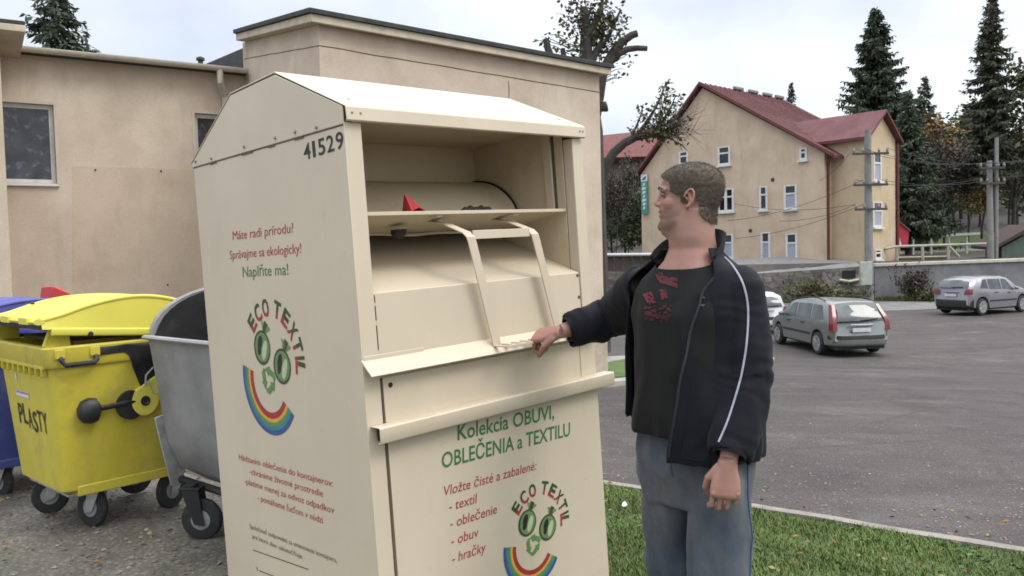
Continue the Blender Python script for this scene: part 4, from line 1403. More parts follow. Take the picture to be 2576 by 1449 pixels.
# distant red roofed house at the left of the gap
o = empty('red_roof_house', (at(1560, 420, 80).x, 80, 1.5), label='distant house with a bright red roof behind the leaning tree', cat='house')
org = V((at(1560, 420, 80).x, 80, 1.5))
c_ = [at(x, y, Y) - org for x, y, Y in ((1470, 345, 78), (1660, 325, 86), (1668, 392, 80), (1470, 398, 73))]
mb = MB(); mb.prism(c_, (0, .6, -.3)); mb.build('roof', pm('bright_red_tiles', (.125, .036, .03), .8, var=.3, vs=3), o)
mb = MB()
b4 = [at(1470, 398, 75) - org, at(1662, 390, 82) - org, at(1662, 390, 90) - org, at(1470, 398, 86) - org]
mb.hull8([V((p.x, p.y, -3)) for p in b4], [V((p.x, p.y, p.z)) for p in b4]); mb.build('wall', pm('grey_wall', (.16, .14, .12), .9, var=.2), o)

# small bright red shed beside the house
o = empty('red_shed', (at(2262, 600, 47.6).x, 47.6, .4), label='small bright red shed with pitched roof right of the yellow house', cat='shed')
org = V((at(2262, 600, 47.6).x, 47.6, .4))
zb_ = -.2
mb = MB(); pl_ = [at(2243, 622, 47.6) - org, at(2284, 618, 47.6) - org, at(2287, 580, 47.6) - org, at(2246, 548, 47.6) - org, at(2225, 575, 47.6) - org, at(2225, 622, 47.6) - org]
mb.prism(pl_, (1.2, 3, 0)); mb.build('wall', pm('bright_red_boards', (.40, .025, .045), .6, var=.2, vs=2), o)
mb = MB(); a, b_ = at(2244, 545, 47.5) - org, at(2291, 583, 47.5) - org
mb.prism([a, b_, b_ + V((0, 0, .12)), a + V((0, 0, .12))], (1.3, 3.2, 0)); mb.build('roof', M_hred, o)
mb = MB(); mb.prism([at(x, y, 47.55) - org for x, y in ((2256, 620), (2268, 618), (2262, 596), (2256, 604))], (0, -.03, 0)); mb.build('pale_patch', M_bwh, o)
# ------------------------------------------------------------------ retaining walls, railings, poles, wires
def stone_mat(name, cols, sc=1.6, mortar=(.10, .095, .085)):
    m, t, b, vec = newmat(name)
    vo = nd(t, 'ShaderNodeTexVoronoi'); vo.inputs['Scale'].default_value = sc
    v2 = stretch(t, vec, (1, 1, 1.7)); t.links.new(v2, vo.inputs['Vector'])
    c = ramp(t, vo.outputs['Color'], [(i / (len(cols) - 1), k) for i, k in enumerate(cols)])
    e = nd(t, 'ShaderNodeTexVoronoi', feature='DISTANCE_TO_EDGE'); e.inputs['Scale'].default_value = sc; t.links.new(v2, e.inputs['Vector'])
    c = mixc(t, ramp(t, e.outputs['Distance'], [(.02, (1, 1, 1)), (.07, (0, 0, 0))]), c, mortar)
    f = noise_f(t, vec, 1.2, 6, .65)
    c = mixc(t, 1, c, ramp(t, f, [(.3, (.6, .6, .6)), (.7, (1.35, 1.35, 1.35))]), 'MULTIPLY')
    t.links.new(c, b.inputs['Base Color']); b.inputs['Roughness'].default_value = .95
    bump(t, b, noise_f(t, vec, 5, 5), .8, .08)
    return m
M_stone = stone_mat('rubble_stone', [(.20, .185, .165), (.13, .12, .105), (.26, .235, .20), (.10, .09, .075)])
M_conc = plaster_mat('grey_concrete', (.215, .215, .215), (.27, .27, .27), (.165, .165, .165), (.18, .175, .17), .4)
M_cope = pm('pale_coping', (.50, .47, .38), .8, var=.12, vs=2, dirt=(.3, .28, .22))
M_brd = pm('brown_boards', (.055, .038, .030), .8, var=.3, vs=5)
M_slab = pm('grey_roof_slab', (.20, .195, .19), .8, var=.15, vs=2)

def wl(x): return V((x, WALLY(x), 0))
# right wall: grey concrete with pale coping
def wall_run(name, x0, x1, top0, top1, mat, label, cope=True, th=.5, n=24, dy=0):
    root = empty(name, (x0, WALLY(x0) + dy, -1.6), label=label, cat='retaining wall', group=None)
    org = V((x0, WALLY(x0) + dy, -1.6))
    mb = MB(); rings = []
    for i in range(n + 1):
        k = i / n; x = x0 + (x1 - x0) * k; y = WALLY(x) + dy; zt_ = top0 + (top1 - top0) * k
        rings.append([V((x, y - .06, -2.6)) - org, V((x, y + th, -2.6)) - org, V((x, y + th, zt_)) - org, V((x, y, zt_)) - org])
    mb.loft(rings); mb.build('wall', mat, root)
    if cope:
        mb = MB(); rings = []
        for i in (0, n):
            k = i / n; x = x0 + (x1 - x0) * k; y = WALLY(x) + dy; zt_ = top0 + (top1 - top0) * k
            rings.append([V((x, y - .10, zt_ + .003)) - org, V((x, y + th + .05, zt_ + .003)) - org, V((x, y + th + .05, zt_ + .17)) - org, V((x, y - .10, zt_ + .17)) - org])
        mb.loft(rings); mb.build('coping', M_cope, root, bevel=.02)
    return root
def ztop(px, py):
    d = ray(px, py); x = 20
    # intersection with the wall line y = 44 - .1 (x - 20)
    s = (46.0) / (d.y + .1 * d.x)
    return CAMP + d * s
a, b_ = ztop(2200, 664), ztop(2576, 651)
k = (b_.z - a.z) / (b_.x - a.x)
wall_run('concrete_wall', a.x, a.x + 30, a.z - .15, a.z - .15 + k * 30, M_conc, 'grey concrete retaining wall with pale coping behind the silver off-roader')
a2 = ztop(1860, 700)
root = wall_run('stone_wall', ztop(1775, 660).x + .05, a.x - .45, ztop(1900, 692).z - .05, ztop(2160, 665).z - .12, M_stone, 'rubble stone wall with a grey slab roof under the yellow house windows', cope=False)
org = V(root.location)
mb = MB(); rings = []
for px, y0, y1 in ((1780, 668, 705), (2000, 655, 686), (2172, 650, 668)):
    p, q_ = ztop(px, y1), ztop(px, y0)
    rings.append([p - org, p - org + V((0, 0, -.14)), V((q_.x, q_.y + 3.2, q_.z + .02)) - org, V((q_.x, q_.y + 3.2, q_.z + .16)) - org])
mb.loft(rings); mb.build('slab_roof', M_slab, root, bevel=.02)
mb = MB()
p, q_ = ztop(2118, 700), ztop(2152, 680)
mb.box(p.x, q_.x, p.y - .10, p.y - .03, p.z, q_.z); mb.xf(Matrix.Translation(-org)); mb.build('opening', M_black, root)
mb = MB(); mb.tube([ztop(2110, 704) - org + V((0, -.1, 0)), ztop(2135, 708) - org + V((0, -.12, 0)), ztop(2160, 703) - org + V((0, -.1, 0))], .09, 6); mb.build('opening_sill', M_cope, root, smooth=True)
# left wall with brown boards and a white pipe rail, in the gap behind the container
b0, b1 = ztop(1500, 684), ztop(1770, 684)
r2 = wall_run('board_wall', b0.x - 4, ztop(1775, 660).x, b0.z, b1.z, stone_mat('dark_rubble', [(.10, .09, .08), (.16, .14, .12), (.06, .055, .05)], 2.2), 'low rubble wall topped with dark brown boards and a white rail left of the person', cope=False)
org = V(r2.location)
t0_, t1_ = ztop(1500, 645), ztop(1790, 645)
mb = MB()
for i in range(int((ztop(1775, 660).x - b0.x + 4) / .5)):
    x = b0.x - 4 + i * .5
    mb.box(x, x + .485, WALLY(x) + .02, WALLY(x) + .06, b0.z + .02, t0_.z - .02)
mb.xf(Matrix.Translation(-org)); mb.build('board_fence', M_brd, r2)
mb = MB(); q0, q1 = ztop(1440, 642), ztop(1775, 639)
mb.tube([V((q0.x, q0.y - .05, q0.z)) - org, V((q1.x, q1.y - .05, q1.z)) - org], .09, 8); mb.build('white_rail', pm('rail_white', (.48, .47, .45), .6, var=.1), r2, smooth=True)

# pale pipe railing on the bank right of the house
M_rail = pm('rail_cream', (.36, .34, .27), .6, var=.15)
RY = 46.5
fr_ = empty('pipe_railing', (at(2330, 650, RY).x, RY, at(2330, 650, RY).z), label='pale pipe railing with one slanting brace above the concrete wall', cat='railing')
org = V(fr_.location)
def rp_(x, y): return at(x, y, RY) - org
for x, y0, y1 in ((2256, 620, 652), (2320, 618, 650), (2384, 616, 650)):
    mb = MB(); mb.tube([rp_(x, y0), rp_(x + 1, y1 + 8)], .085, 6); mb.build('post', M_rail, fr_)
mb = MB(); mb.tube([rp_(2225, 626), rp_(2256, 620), rp_(2384, 616), rp_(2486, 613)], .085, 6); mb.build('top_rail', M_rail, fr_)
mb = MB(); mb.tube([rp_(2258, 648), rp_(2384, 645)], .06, 6); mb.build('lower_rail', M_rail, fr_)
mb = MB(); mb.tube([rp_(2386, 618), rp_(2412, 646)], .085, 6); mb.build('brace', M_rail, fr_)
# pale road barrier further up the bank
fb = empty('road_barrier', (at(2360, 595, 60).x, 60, at(2360, 600, 60).z - .6), label='long grey road barrier on the bank under the trees', cat='barrier')
org = V(fb.location)
mb = MB(); mb.prism([at(2290, 600, 60) - org, at(2466, 590, 60) - org, at(2466, 584, 60) - org, at(2290, 594, 60) - org], (0, .1, 0)); mb.build('beam', pm('barrier_grey', (.36, .35, .33), .6, var=.12), fb)
for x in (2300, 2345, 2390, 2435):
    mb = MB(); p = at(x, 597, 60) - org; mb.box(p.x - .06, p.x + .06, .1, .2, p.z - 1.3, p.z + .1); mb.build('post', M_zincb, fb)
mb = MB(); mb.prism([at(2262, 668, RY + .6) - V((0, 0, 0)), at(2384, 664, RY + .6), at(2384, 640, RY + .6), at(2262, 642, RY + .6)], (0, .2, 0)); o = mb.build('timber_stack', pm('rust_brown', (.12, .075, .05), .9, var=.35, vs=3)); tag(o, 'brown timber boards lying behind the pale railing', 'timber')

# dark sloping shed roof at the right edge
o = empty('garden_shed', (at(2545, 640, 47).x, 47, .3), label='low shed with dark brown slanting roof edge at the right photo edge', cat='shed')
org = V(o.location)
mb = MB(); q_ = [at(2498, 630, 47), at(2600, 575, 47), at(2600, 565, 47), at(2498, 622, 47)]
mb.prism([p - org for p in q_], (1, 4, .1)); mb.build('roof', pm('dark_brown_roof', (.06, .038, .032), .9, var=.25), o)
mb = MB(); q_ = [at(2520, 655, 47.3), at(2620, 655, 47.3), at(2620, 570, 47.3), at(2520, 623, 47.3)]
mb.prism([p - org for p in q_], (.8, 3, 0)); mb.build('wall', pm('green_boards', (.085, .12, .095), .8, var=.2), o)

# utility poles
M_pole = pm('pole_concrete', (.215, .215, .20), .9, var=.15, vs=1.5, dirt=(.12, .12, .11), dscale=2)
M_ins = pm('insulator', (.25, .22, .19), .3, var=.2)
WIRE_A = []
def pole(name, px, ytop, Y, zb, label, arms, rad):
    b0 = at(px, 600, Y); b0 = V((b0.x, Y, zb))
    top = at(px - 3, ytop, Y)
    root = empty(name, b0, label=label, cat='utility pole', group='concrete utility poles')
    h = top.z - zb
    lean = V((top.x - b0.x, 0, 0))
    mb = MB(); mb.tube([V((0, 0, 0)), lean * .5 + V((0, 0, h * .5)), lean + V((0, 0, h))], [rad * 1.15, rad, rad * .8], 10); mb.build('pole', M_pole, root, smooth=True, angle=60)
    ends = []
    for py, wd, tilt in arms:
        z_ = at(px, py, Y).z - zb
        c = lean * (z_ / h)
        mb = MB(); mb.box(c.x - wd, c.x + wd, -.16 - rad, -.06 - rad, z_ - .06, z_ + .06); arm = mb.build('cross_arm', M_iron, root, bevel=.01)
        for s in (-1, -.45, .5, 1):
            p = V((c.x + s * wd * .92, -.11 - rad, z_ + .06))
            mb = MB(); mb.lathe(p, (0, 0, 1), [(0, .03), (.06, .075), (.13, .075), (.16, .045), (.22, .05), (.24, .02)], 8); mb.build('insulator', M_ins, arm, smooth=True)
            ends.append(b0 + p + V((0, 0, .22)))
    return root, ends
p1, e1 = pole('utility_pole', 2186, 328, 43.0, -1.65, 'weathered concrete utility pole with two cross arms in front of the yellow house annex', [(388, .95, 0), (466, .9, 0), (527, .85, 0)], .20)
p2, e2 = pole('utility_pole', 2492, 404, 45.6, .2, 'pale grey twin utility pole on the bank behind the off-roader', [(424, .7, 0), (462, .7, 0)], .17)
org = V(p1.location)
mb = MB(); q_ = at(2181, 688, 42.55) - org; mb.box(q_.x - .32, q_.x + .30, -.42, -.22, q_.z - .62, q_.z + .62); mb.build('meter_box', pm('meter_box_grey', (.36, .38, .33), .6, var=.15, dirt=(.22, .22, .2)), p1, bevel=.03)
mb = MB(); mb.tube([V((.30, -.05, 0)), V((.30, -.05, 7.0))], .10, 8); mb.build('side_strut', M_pole, p2, smooth=True)
M_wire = pm('black_cable', (.025, .025, .027), .7)
def wire(p, q, sag, label, r=.012):
    mb = MB(); n = 12
    mb.tube([p.lerp(q, i / n) - V((0, 0, sag * 4 * (i / n) * (1 - i / n))) for i in range(n + 1)], r, 4)
    o = mb.build('overhead_wire', M_wire, smooth=True)
    return tag(o, label, 'overhead wire', 'overhead wires between the poles')
lab1 = 'thin dark overhead wire sagging between the two concrete poles'
for i, j in ((0, 0), (1, 1), (3, 3), (4, 4), (6, 6)):
    wire(e1[i], e2[j], .35, lab1)
def onhouse(x, y): return hit(x, y, AP - RD * .1, gn)
wire(e1[8], onhouse(1960, 556), .25, 'dark overhead wire from the lowest pole arm to the yellow gable, upper of the pair')
wire(e1[9], onhouse(1850, 600), .3, 'dark overhead wire from the lowest pole arm down to the gable near the lower windows')
wire(e1[0], onhouse(2060, 455), .2, 'dark overhead wire from the top pole arm to the house corner beside the red downpipe')
wire(e1[5], onhouse(1830, 555), .4, 'dark overhead wire crossing the gable below the middle windows')
wire(e1[8], onhouse(1846, 512), .35, 'dark overhead wire crossing the gable in front of the middle windows')
e3 = V((60, 40, 9.5))
lab2 = 'thin dark overhead wire running right from the twin pole out of the photo'
for i in (0, 3, 5, 7): wire(e2[i], V((60, 40 + i * .3, 8.4 + .2 * (i % 3))), .5, lab2)

# ------------------------------------------------------------------ cars
M_tail = pm('tail_lamp_red', (.17, .008, .012), .2, var=.15, vs=6, coat=.5)
M_lampw = pm('lamp_clear', (.55, .50, .50), .15, var=.1, coat=.5)
M_trim = pm('car_black_trim', (.018, .018, .019), .55, var=.2)
M_platec = pm('plate_white', (.55, .55, .54), .5, var=.1)
M_cglass = glassmat('car_glass', (.045, .055, .055), .05)
M_alloy = pm('alloy_rim', (.40, .40, .41), .35, .7, var=.15, vs=10)
def carpaint(name, col, met=.35):
    m = pm(name, col, .32, met, var=.03, vs=1, coat=.5)
    return m
def interp(pts, x):
    if x <= pts[0][0]: return pts[0][1]
    for (a, va), (b_, vb) in zip(pts, pts[1:]):
        if x <= b_:
            k = (x - a) / (b_ - a); k = k * k * (3 - 2 * k) * .5 + k * .5
            return va + (vb - va) * k
    return pts[-1][1]
def car(name, loc, head, paint, S, label):
    """local frame: x forward, rear bumper near x = 0; y left; z up from the tyres' contact"""
    root = empty(name, loc, atan2(head[1], head[0]), label, 'car', 'cars in the car park')
    Lc, hw = S['len'], S['hw']
    roof, belt, sillz = S['roof'], S['belt'], S.get('sill', .22)
    wr, xw0, xw1 = S['wr'], S['xr'], S['xf']
    NS = 72
    xs_ = [Lc * i / NS for i in range(NS + 1)]
    def halfw(x): return interp([(0, hw * .86), (.25, hw * .95), (.9, hw), (Lc - 1.2, hw * .985), (Lc - .35, hw * .90), (Lc, hw * .68)], x)
    def zroof(x): return interp(roof, x)
    def zbelt(x): return min(interp(belt, x), zroof(x) - .02)
    def ring(x):
        w = halfw(x); zb_ = zbelt(x); zr = zroof(x); hgl = max(0, zr - zb_)
        zs = interp([(0, .42), (.2, .30), (xw0, .25), (xw1, .25), (Lc - .25, .28), (Lc, .40)], x)
        # wheel arch lift
        for xc in (xw0, xw1):
            d = abs(x - xc)
            ra = wr + .065
            if d < ra: zs = max(zs, wr + sqrt(max(0, ra * ra - d * d)) * .98)
        zm = (zs + zb_) * .5
        tum = hgl * .27
        wr_ = w - .015 - tum
        half = [(0, zs + .02), (w * .8, zs), (w * .985, zs + .03), (w, max(zm, zs + .06)), (w * .995, max(zb_ - .10, zs + .08)), (w - .015, max(zb_, zs + .10)), (wr_ + .02, max(zr - .07, zb_)), (wr_ - .07, max(zr - .015, zb_ + .001)), (wr_ * .5, zr), (0, zr + .012)]
        return half
    tail = S['tail']       # (z, dx) rear slope
    def rx(x, z_):
        k = max(0, 1 - x / .9)
        f = S['nose']
        k2 = max(0, 1 - (Lc - x) / .6)
        return x + k * interp(tail, z_) - k2 * interp(f, z_)
    mb = MB(); rings = []
    for x in xs_:
        h = ring(x)
        full = [V((rx(x, z_), y_, z_)) for y_, z_ in h] + [V((rx(x, z_), -y_, z_)) for y_, z_ in reversed(h[1:-1])]
        rings.append(full)
    mb.loft(rings)
    mb.build('body', paint, root, smooth=True, angle=50)
    def surf(x, t_, s, off):
        """side glass band: t 0 at belt, 1 at roof edge"""
        h = ring(x); a, b_ = h[5], h[6]
        y_ = a[0] + (b_[0] - a[0]) * t_; z_ = a[1] + (b_[1] - a[1]) * t_
        return V((rx(x, z_), s * (y_ + off), z_ + off * .3))
    for s in (1, -1):
        for x0, x1, sl0, sl1 in S['sideglass']:
            mb = MB()
            mb.grid(lambda u, v: surf(x0 + sl0 * v + (x1 + sl1 * v - x0 - sl0 * v) * u, .06 + .84 * v, s, .006), 8, 4)
            mb.build('side_window', M_cglass, root, smooth=True)
        mb = MB()
        mb.tube([V((rx(x, .55), s * (halfw(x) + .004), S['strip'])) for x in (xw0 + wr + .1, (xw0 + xw1) / 2, xw1 - wr - .1)], [(.012, .035)] * 3, 6)
        mb.build('door_strip', M_trim, root, smooth=True)
        for xh in S['handles']:
            mb = MB(); h = ring(xh); mb.box(xh - .10, xh + .10, s * (h[4][0] - .01), s * (h[4][0] + .03), h[4][1] - .02, h[4][1] + .02); mb.build('door_handle', M_trim, root, bevel=.012)
        xm = S['mirror']
        mb = MB(); h = ring(xm); mb.sphere((xm, s * (h[5][0] + .10), h[5][1] + .08), .10, 10, 0, (.7, 1, .75)); mb.build('mirror', S.get('mirmat', paint), root, smooth=True)
        if S.get('rails'):
            mb = MB(); r0, r1 = S['rails']
            pts = [V((x, s * (ring(x)[7][0] + .02), zroof(x) + (.055 if 0 < i < 5 else .0))) for i, x in enumerate([r0 + (r1 - r0) * k / 5 for k in range(6)])]
            mb.tube(pts, .018, 6); mb.build('roof_rail', M_trim, root, smooth=True)
        # wheel arches' dark lining and wheels
        for xc in (xw0, xw1):
            wroot = empty('wheel'); wroot.parent = root
            yo = s * (hw - .115)
            mb = MB(); mb.lathe((xc, yo - s * .10, wr), (0, s, 0), [(0, wr * .6), (.01, wr * .95), (.04, wr), (.17, wr), (.20, wr * .95), (.215, wr * .70)], 28); mb.build('tyre', M_tyre, wroot, smooth=True, angle=40)
            mb = MB()
            mb.lathe((xc, yo + s * .105, wr), (0, s, 0), [(0, wr * .71), (.014, wr * .71), (.016, wr * .62), (.013, wr * .58), (.012, .06), (.022, .05), (.023, .001)], 24)
            for i in range(6):
                a = 2 * pi * i / 6
                c, s_ = cos(a), sin(a)
                q_ = [(-.025, .05), (.025, .05), (.04, wr * .62), (-.04, wr * .62)]
                mb.prism([V((xc + p[0] * c - p[1] * s_, yo + s * .116, wr + p[0] * s_ + p[1] * c)) for p in q_], (0, s * .010, 0))
            mb.build('rim', S.get('rim', M_alloy), wroot, smooth=True, angle=30)
        for xc in (xw0, xw1):
            mb = MB(); mb.box(xc - wr - .03, xc + wr + .03, s * (hw - .42) if s > 0 else -hw + .26, s * (hw - .26) if s > 0 else -(hw - .42), .2, wr + wr + .02); mb.build('wheel_well', M_trim, root)
        # tail lamp: wraps the rear corner
        mb = MB()
        tz0, tz1, tw = S['lamp']
        def lamp(u, v):
            z_ = tz0 + (tz1 - tz0) * v
            w = ring(.22)
            # half width at height
            hwz = interp([(p[1], p[0]) for p in w[2:8]], z_)
            if u < .5:
                k = u * 2
                return V((rx(0.20 * (1 - k), z_) - .012, s * (hwz * (1 - .0) + .012 - .03 * k), z_))
            k = (u - .5) * 2
            return V((rx(0, z_) - .014, s * (hwz - .018 - tw * k * (1 - .35 * v)), z_))
        mb.grid(lamp, 8, 6); mb.build('tail_lamp', M_tail, root, smooth=True, angle=50)
        if S.get('lowlamp'):
            mb = MB(); z0_, z1_ = S['lowlamp']
            def lamp2(u, v):
                z_ = z0_ + (z1_ - z0_) * v
                hwz = ring(.2)[3][0]
                k = u
                return V((rx(0.22 * (1 - k), z_) - .012, s * (hwz - .01 - .10 * k), z_))
            mb.grid(lamp2, 6, 3); mb.build('reversing_lamp', M_lampw, root, smooth=True)
    # rear window, bumper, plate, handle, wiper, spoiler
    z0_, z1_ = S['rearglass']
    def rg(u, v):
        z_ = z0_ + (z1_ - z0_) * v
        h = ring(.05); wz = interp([(p[1], p[0]) for p in h[2:9]], z_) - .10 - .02 * v
        y_ = (2 * u - 1) * wz
        return V((rx(0, z_) - .012 + .035 * (2 * u - 1) ** 2, y_, z_))
    mb = MB(); mb.grid(rg, 14, 5); rgl = mb.build('rear_window', M_cglass, root, smooth=True)
    mb = MB(); mb.tube([rg(.5, 0) + V((-.02, 0, .02)), rg(.30, .05) + V((-.025, 0, .02)), rg(.12, .10) + V((-.02, 0, .02))], .016, 6); mb.build('wiper', M_trim, rgl, smooth=True)
    bz0, bz1, bm_ = S['bumper']
    def bp(u, v):
        z_ = bz0 + (bz1 - bz0) * v
        a = (2 * u - 1)
        w = hw * .97
        return V((-.075 + .33 * abs(a) ** 5 + .02 * (2 * v - 1) ** 2, a * w, z_))
    mb = MB(); mb.grid(bp, 24, 5); bo = mb.build('bumper', bm_, root, smooth=True); so_ = bo.modifiers.new('t', 'SOLIDIFY'); so_.thickness = .06; so_.offset = -1
    mb = MB()
    mb.grid(lambda u, v: bp(u, S['bstrip'][0] + v * (S['bstrip'][1] - S['bstrip'][0])) + V((-.008, 0, 0)), 24, 2); mb.build('bumper_strip', M_trim, root, smooth=True)
    pz = S['plate']
    mb = MB(); mb.box(rx(0, pz) - .03, rx(0, pz) - .018, -.26, .26, pz - .055, pz + .055); mb.build('number_plate', M_platec, root)
    mb = MB(); mb.box(rx(0, pz + .14) - .05, rx(0, pz + .14) - .01, -.33, .33, pz + .10, pz + .16); mb.build('boot_handle', S.get('chrome', M_alloy), root, bevel=.012)
    mb = MB(); mb.box(.10, Lc - .2, -hw * .8, hw * .8, .20, .34); mb.build('underbody', M_trim, root)
    # windscreen
    x0, x1 = S['screen']
    mb = MB()
    def ws(u, v):
        x = x0 + (x1 - x0) * v
        h = ring(x); w = h[7][0] * .94
        y_ = (2 * u - 1) * w
        return V((x + .012, y_, zroof(x) + .012 - .012 * abs(2 * u - 1)))
    mb.grid(ws, 8, 10); mb.build('windscreen', M_cglass, root, smooth=True)
    return root
wag = dict(len=4.5, hw=.885, wr=.315, xr=.86, xf=3.55, strip=.56, mirror=3.02, handles=(1.75, 2.72),
           roof=[(0, 1.46), (.35, 1.50), (1.4, 1.525), (2.4, 1.50), (2.75, 1.44), (3.35, 1.05), (3.6, .97), (4.3, .80), (4.5, .62)],
           belt=[(0, .98), (1.5, .95), (3.3, .93), (3.6, .90), (4.5, .55)],
           tail=[(.3, .06), (.55, .0), (.9, .03), (1.0, .06), (1.5, .42)], nose=[(.3, .1), (.6, .0), (1.0, .1)],
           sideglass=[(.50, 1.25, .16, .0), (1.33, 2.22, .0, .0), (2.30, 3.05, .0, -.42)], rails=(.75, 2.5),
           lamp=(.72, 1.42, .13), lowlamp=(.56, .72), rearglass=(.98, 1.40), bumper=(.30, .62, None), bstrip=(.62, .98), plate=.74, screen=(2.72, 3.36))
PW = carpaint('green_grey_paint', (.185, .20, .188))
wag['bumper'] = (.30, .60, PW)
wag['mirmat'] = PW
RL = V((8.72, 22.9, 0)); hd = V((-.086, .995, 0)).normalized()
lf = V((-hd.y, hd.x, 0))
axle = RL - lf * .75
lc = axle - hd * .86
z_ = gz(axle.x, axle.y) + .02
car('estate_car', (lc.x, lc.y, z_), hd, PW, wag, 'grey green estate car seen from behind with tall red tail lamps, parked beside the person')
PS = carpaint('silver_paint', (.25, .245, .255), .5)
suv = dict(len=4.3, hw=.89, wr=.345, xr=.80, xf=3.43, strip=.58, mirror=2.85, handles=(1.65, 2.5),
           roof=[(0, 1.42), (.3, 1.52), (1.2, 1.60), (2.2, 1.585), (2.55, 1.52), (3.2, 1.12), (3.45, 1.06), (4.1, .92), (4.3, .7)],
           belt=[(0, 1.12), (.9, 1.08), (1.5, 1.02), (3.1, .97), (3.5, .97), (4.3, .6)],
           tail=[(.3, .06), (.6, .0), (1.0, .03), (1.1, .06), (1.6, .44)], nose=[(.3, .1), (.6, .0), (1.1, .12)],
           sideglass=[(.62, 1.15, .25, .0), (1.22, 2.02, .0, .0), (2.09, 2.85, .0, -.42)],
           lamp=(.88, 1.10, .24), rearglass=(1.14, 1.46), bumper=(.32, .66, M_trim), bstrip=(.1, .9), plate=.84, screen=(2.52, 3.22), chrome=PS)
suv['mirmat'] = PS
hd = V((.90, .43, 0)).normalized(); lf = V((-hd.y, hd.x, 0))
RR = V((19.38, 33.5, 0)); axle = RR + lf * .77; lc = axle - hd * .80
car('off_roader', (lc.x, lc.y, gz(axle.x, axle.y) + .02), hd, PS, suv, 'silver compact off-roader with dark bumper parked near the concrete wall at right')
wht = dict(wag); PWH = carpaint('white_paint', (.66, .66, .65), .0)
wht.update(roof=[(0, 1.30), (.3, 1.36), (1.2, 1.42), (2.2, 1.40), (2.55, 1.34), (3.2, .98), (3.4, .92), (3.8, .80), (4.0, .6)], len=4.0, xf=3.3, mirror=2.85, sideglass=[(.6, 1.25, .2, 0), (1.33, 2.1, 0, 0), (2.17, 2.85, 0, -.42)],
           belt=[(0, .92), (1.5, .90), (3.1, .88), (3.4, .85), (4.0, .55)], lamp=(.74, .95, .18), rearglass=(.93, 1.28), rails=None, lowlamp=None, bumper=(.28, .60, PWH), mirmat=PWH, plate=.68, screen=(2.52, 3.2))
hd = V((-.05, 1, 0)).normalized(); lf = V((-hd.y, hd.x, 0))
rc = V((9.78, 28.6, 0)); lc = rc + lf * .87
car('hatchback', (lc.x, lc.y, gz(lc.x, lc.y + 1) + .02), hd, PWH, wht, 'white hatchback mostly hidden between the person and the grey green estate car')
# red-and-white parking bay line
# ------------------------------------------------------------------ trees
M_bark = pm('bark', (.085, .072, .058), .95, var=.3, vs=4, bmp=.6, bs=12)
M_barkd = pm('bark_dark', (.050, .042, .038), .95, var=.35, vs=5, bmp=.6, bs=12)
M_spruce = leafmat('spruce_needles', [(.040, .058, .040), (.060, .082, .050), (.078, .104, .058), (.054, .068, .058)])
M_spruce2 = leafmat('spruce_needles_warm', [(.064, .070, .046), (.088, .094, .054), (.046, .060, .044), (.104, .106, .066)])
M_leafd = leafmat('dull_leaves', [(.075, .078, .032), (.11, .105, .042), (.05, .056, .026), (.13, .11, .05)])
M_aut = leafmat('autumn_leaves', [(.16, .095, .025), (.21, .13, .035), (.10, .075, .025), (.075, .075, .025), (.17, .085, .03)])
M_brush = leafmat('bare_twigs', [(.075, .06, .05), (.055, .045, .04), (.095, .08, .062), (.06, .06, .035)])
M_dgreen = leafmat('dark_green_leaves', [(.040, .058, .026), (.058, .080, .030), (.072, .090, .036), (.030, .044, .024)])

def leaf(mb, p, d, ln, wd, rng, bend=.0):
    """one pointed leaf or twig card, 2 triangles"""
    d = d.normalized()
    a = d.cross(V((rng.uniform(-1, 1), rng.uniform(-1, 1), rng.uniform(-1, 1))))
    if a.length < 1e-3: a = d.orthogonal()
    a.normalize()
    q = [p, p + d * ln * .5 + a * wd * .5, p + d * ln + V((0, 0, -bend * ln)), p + d * ln * .5 - a * wd * .5]
    b = len(mb.v); mb.v += q; mb.f.append([b, b + 1, b + 2, b + 3]); mb.m.append(0)

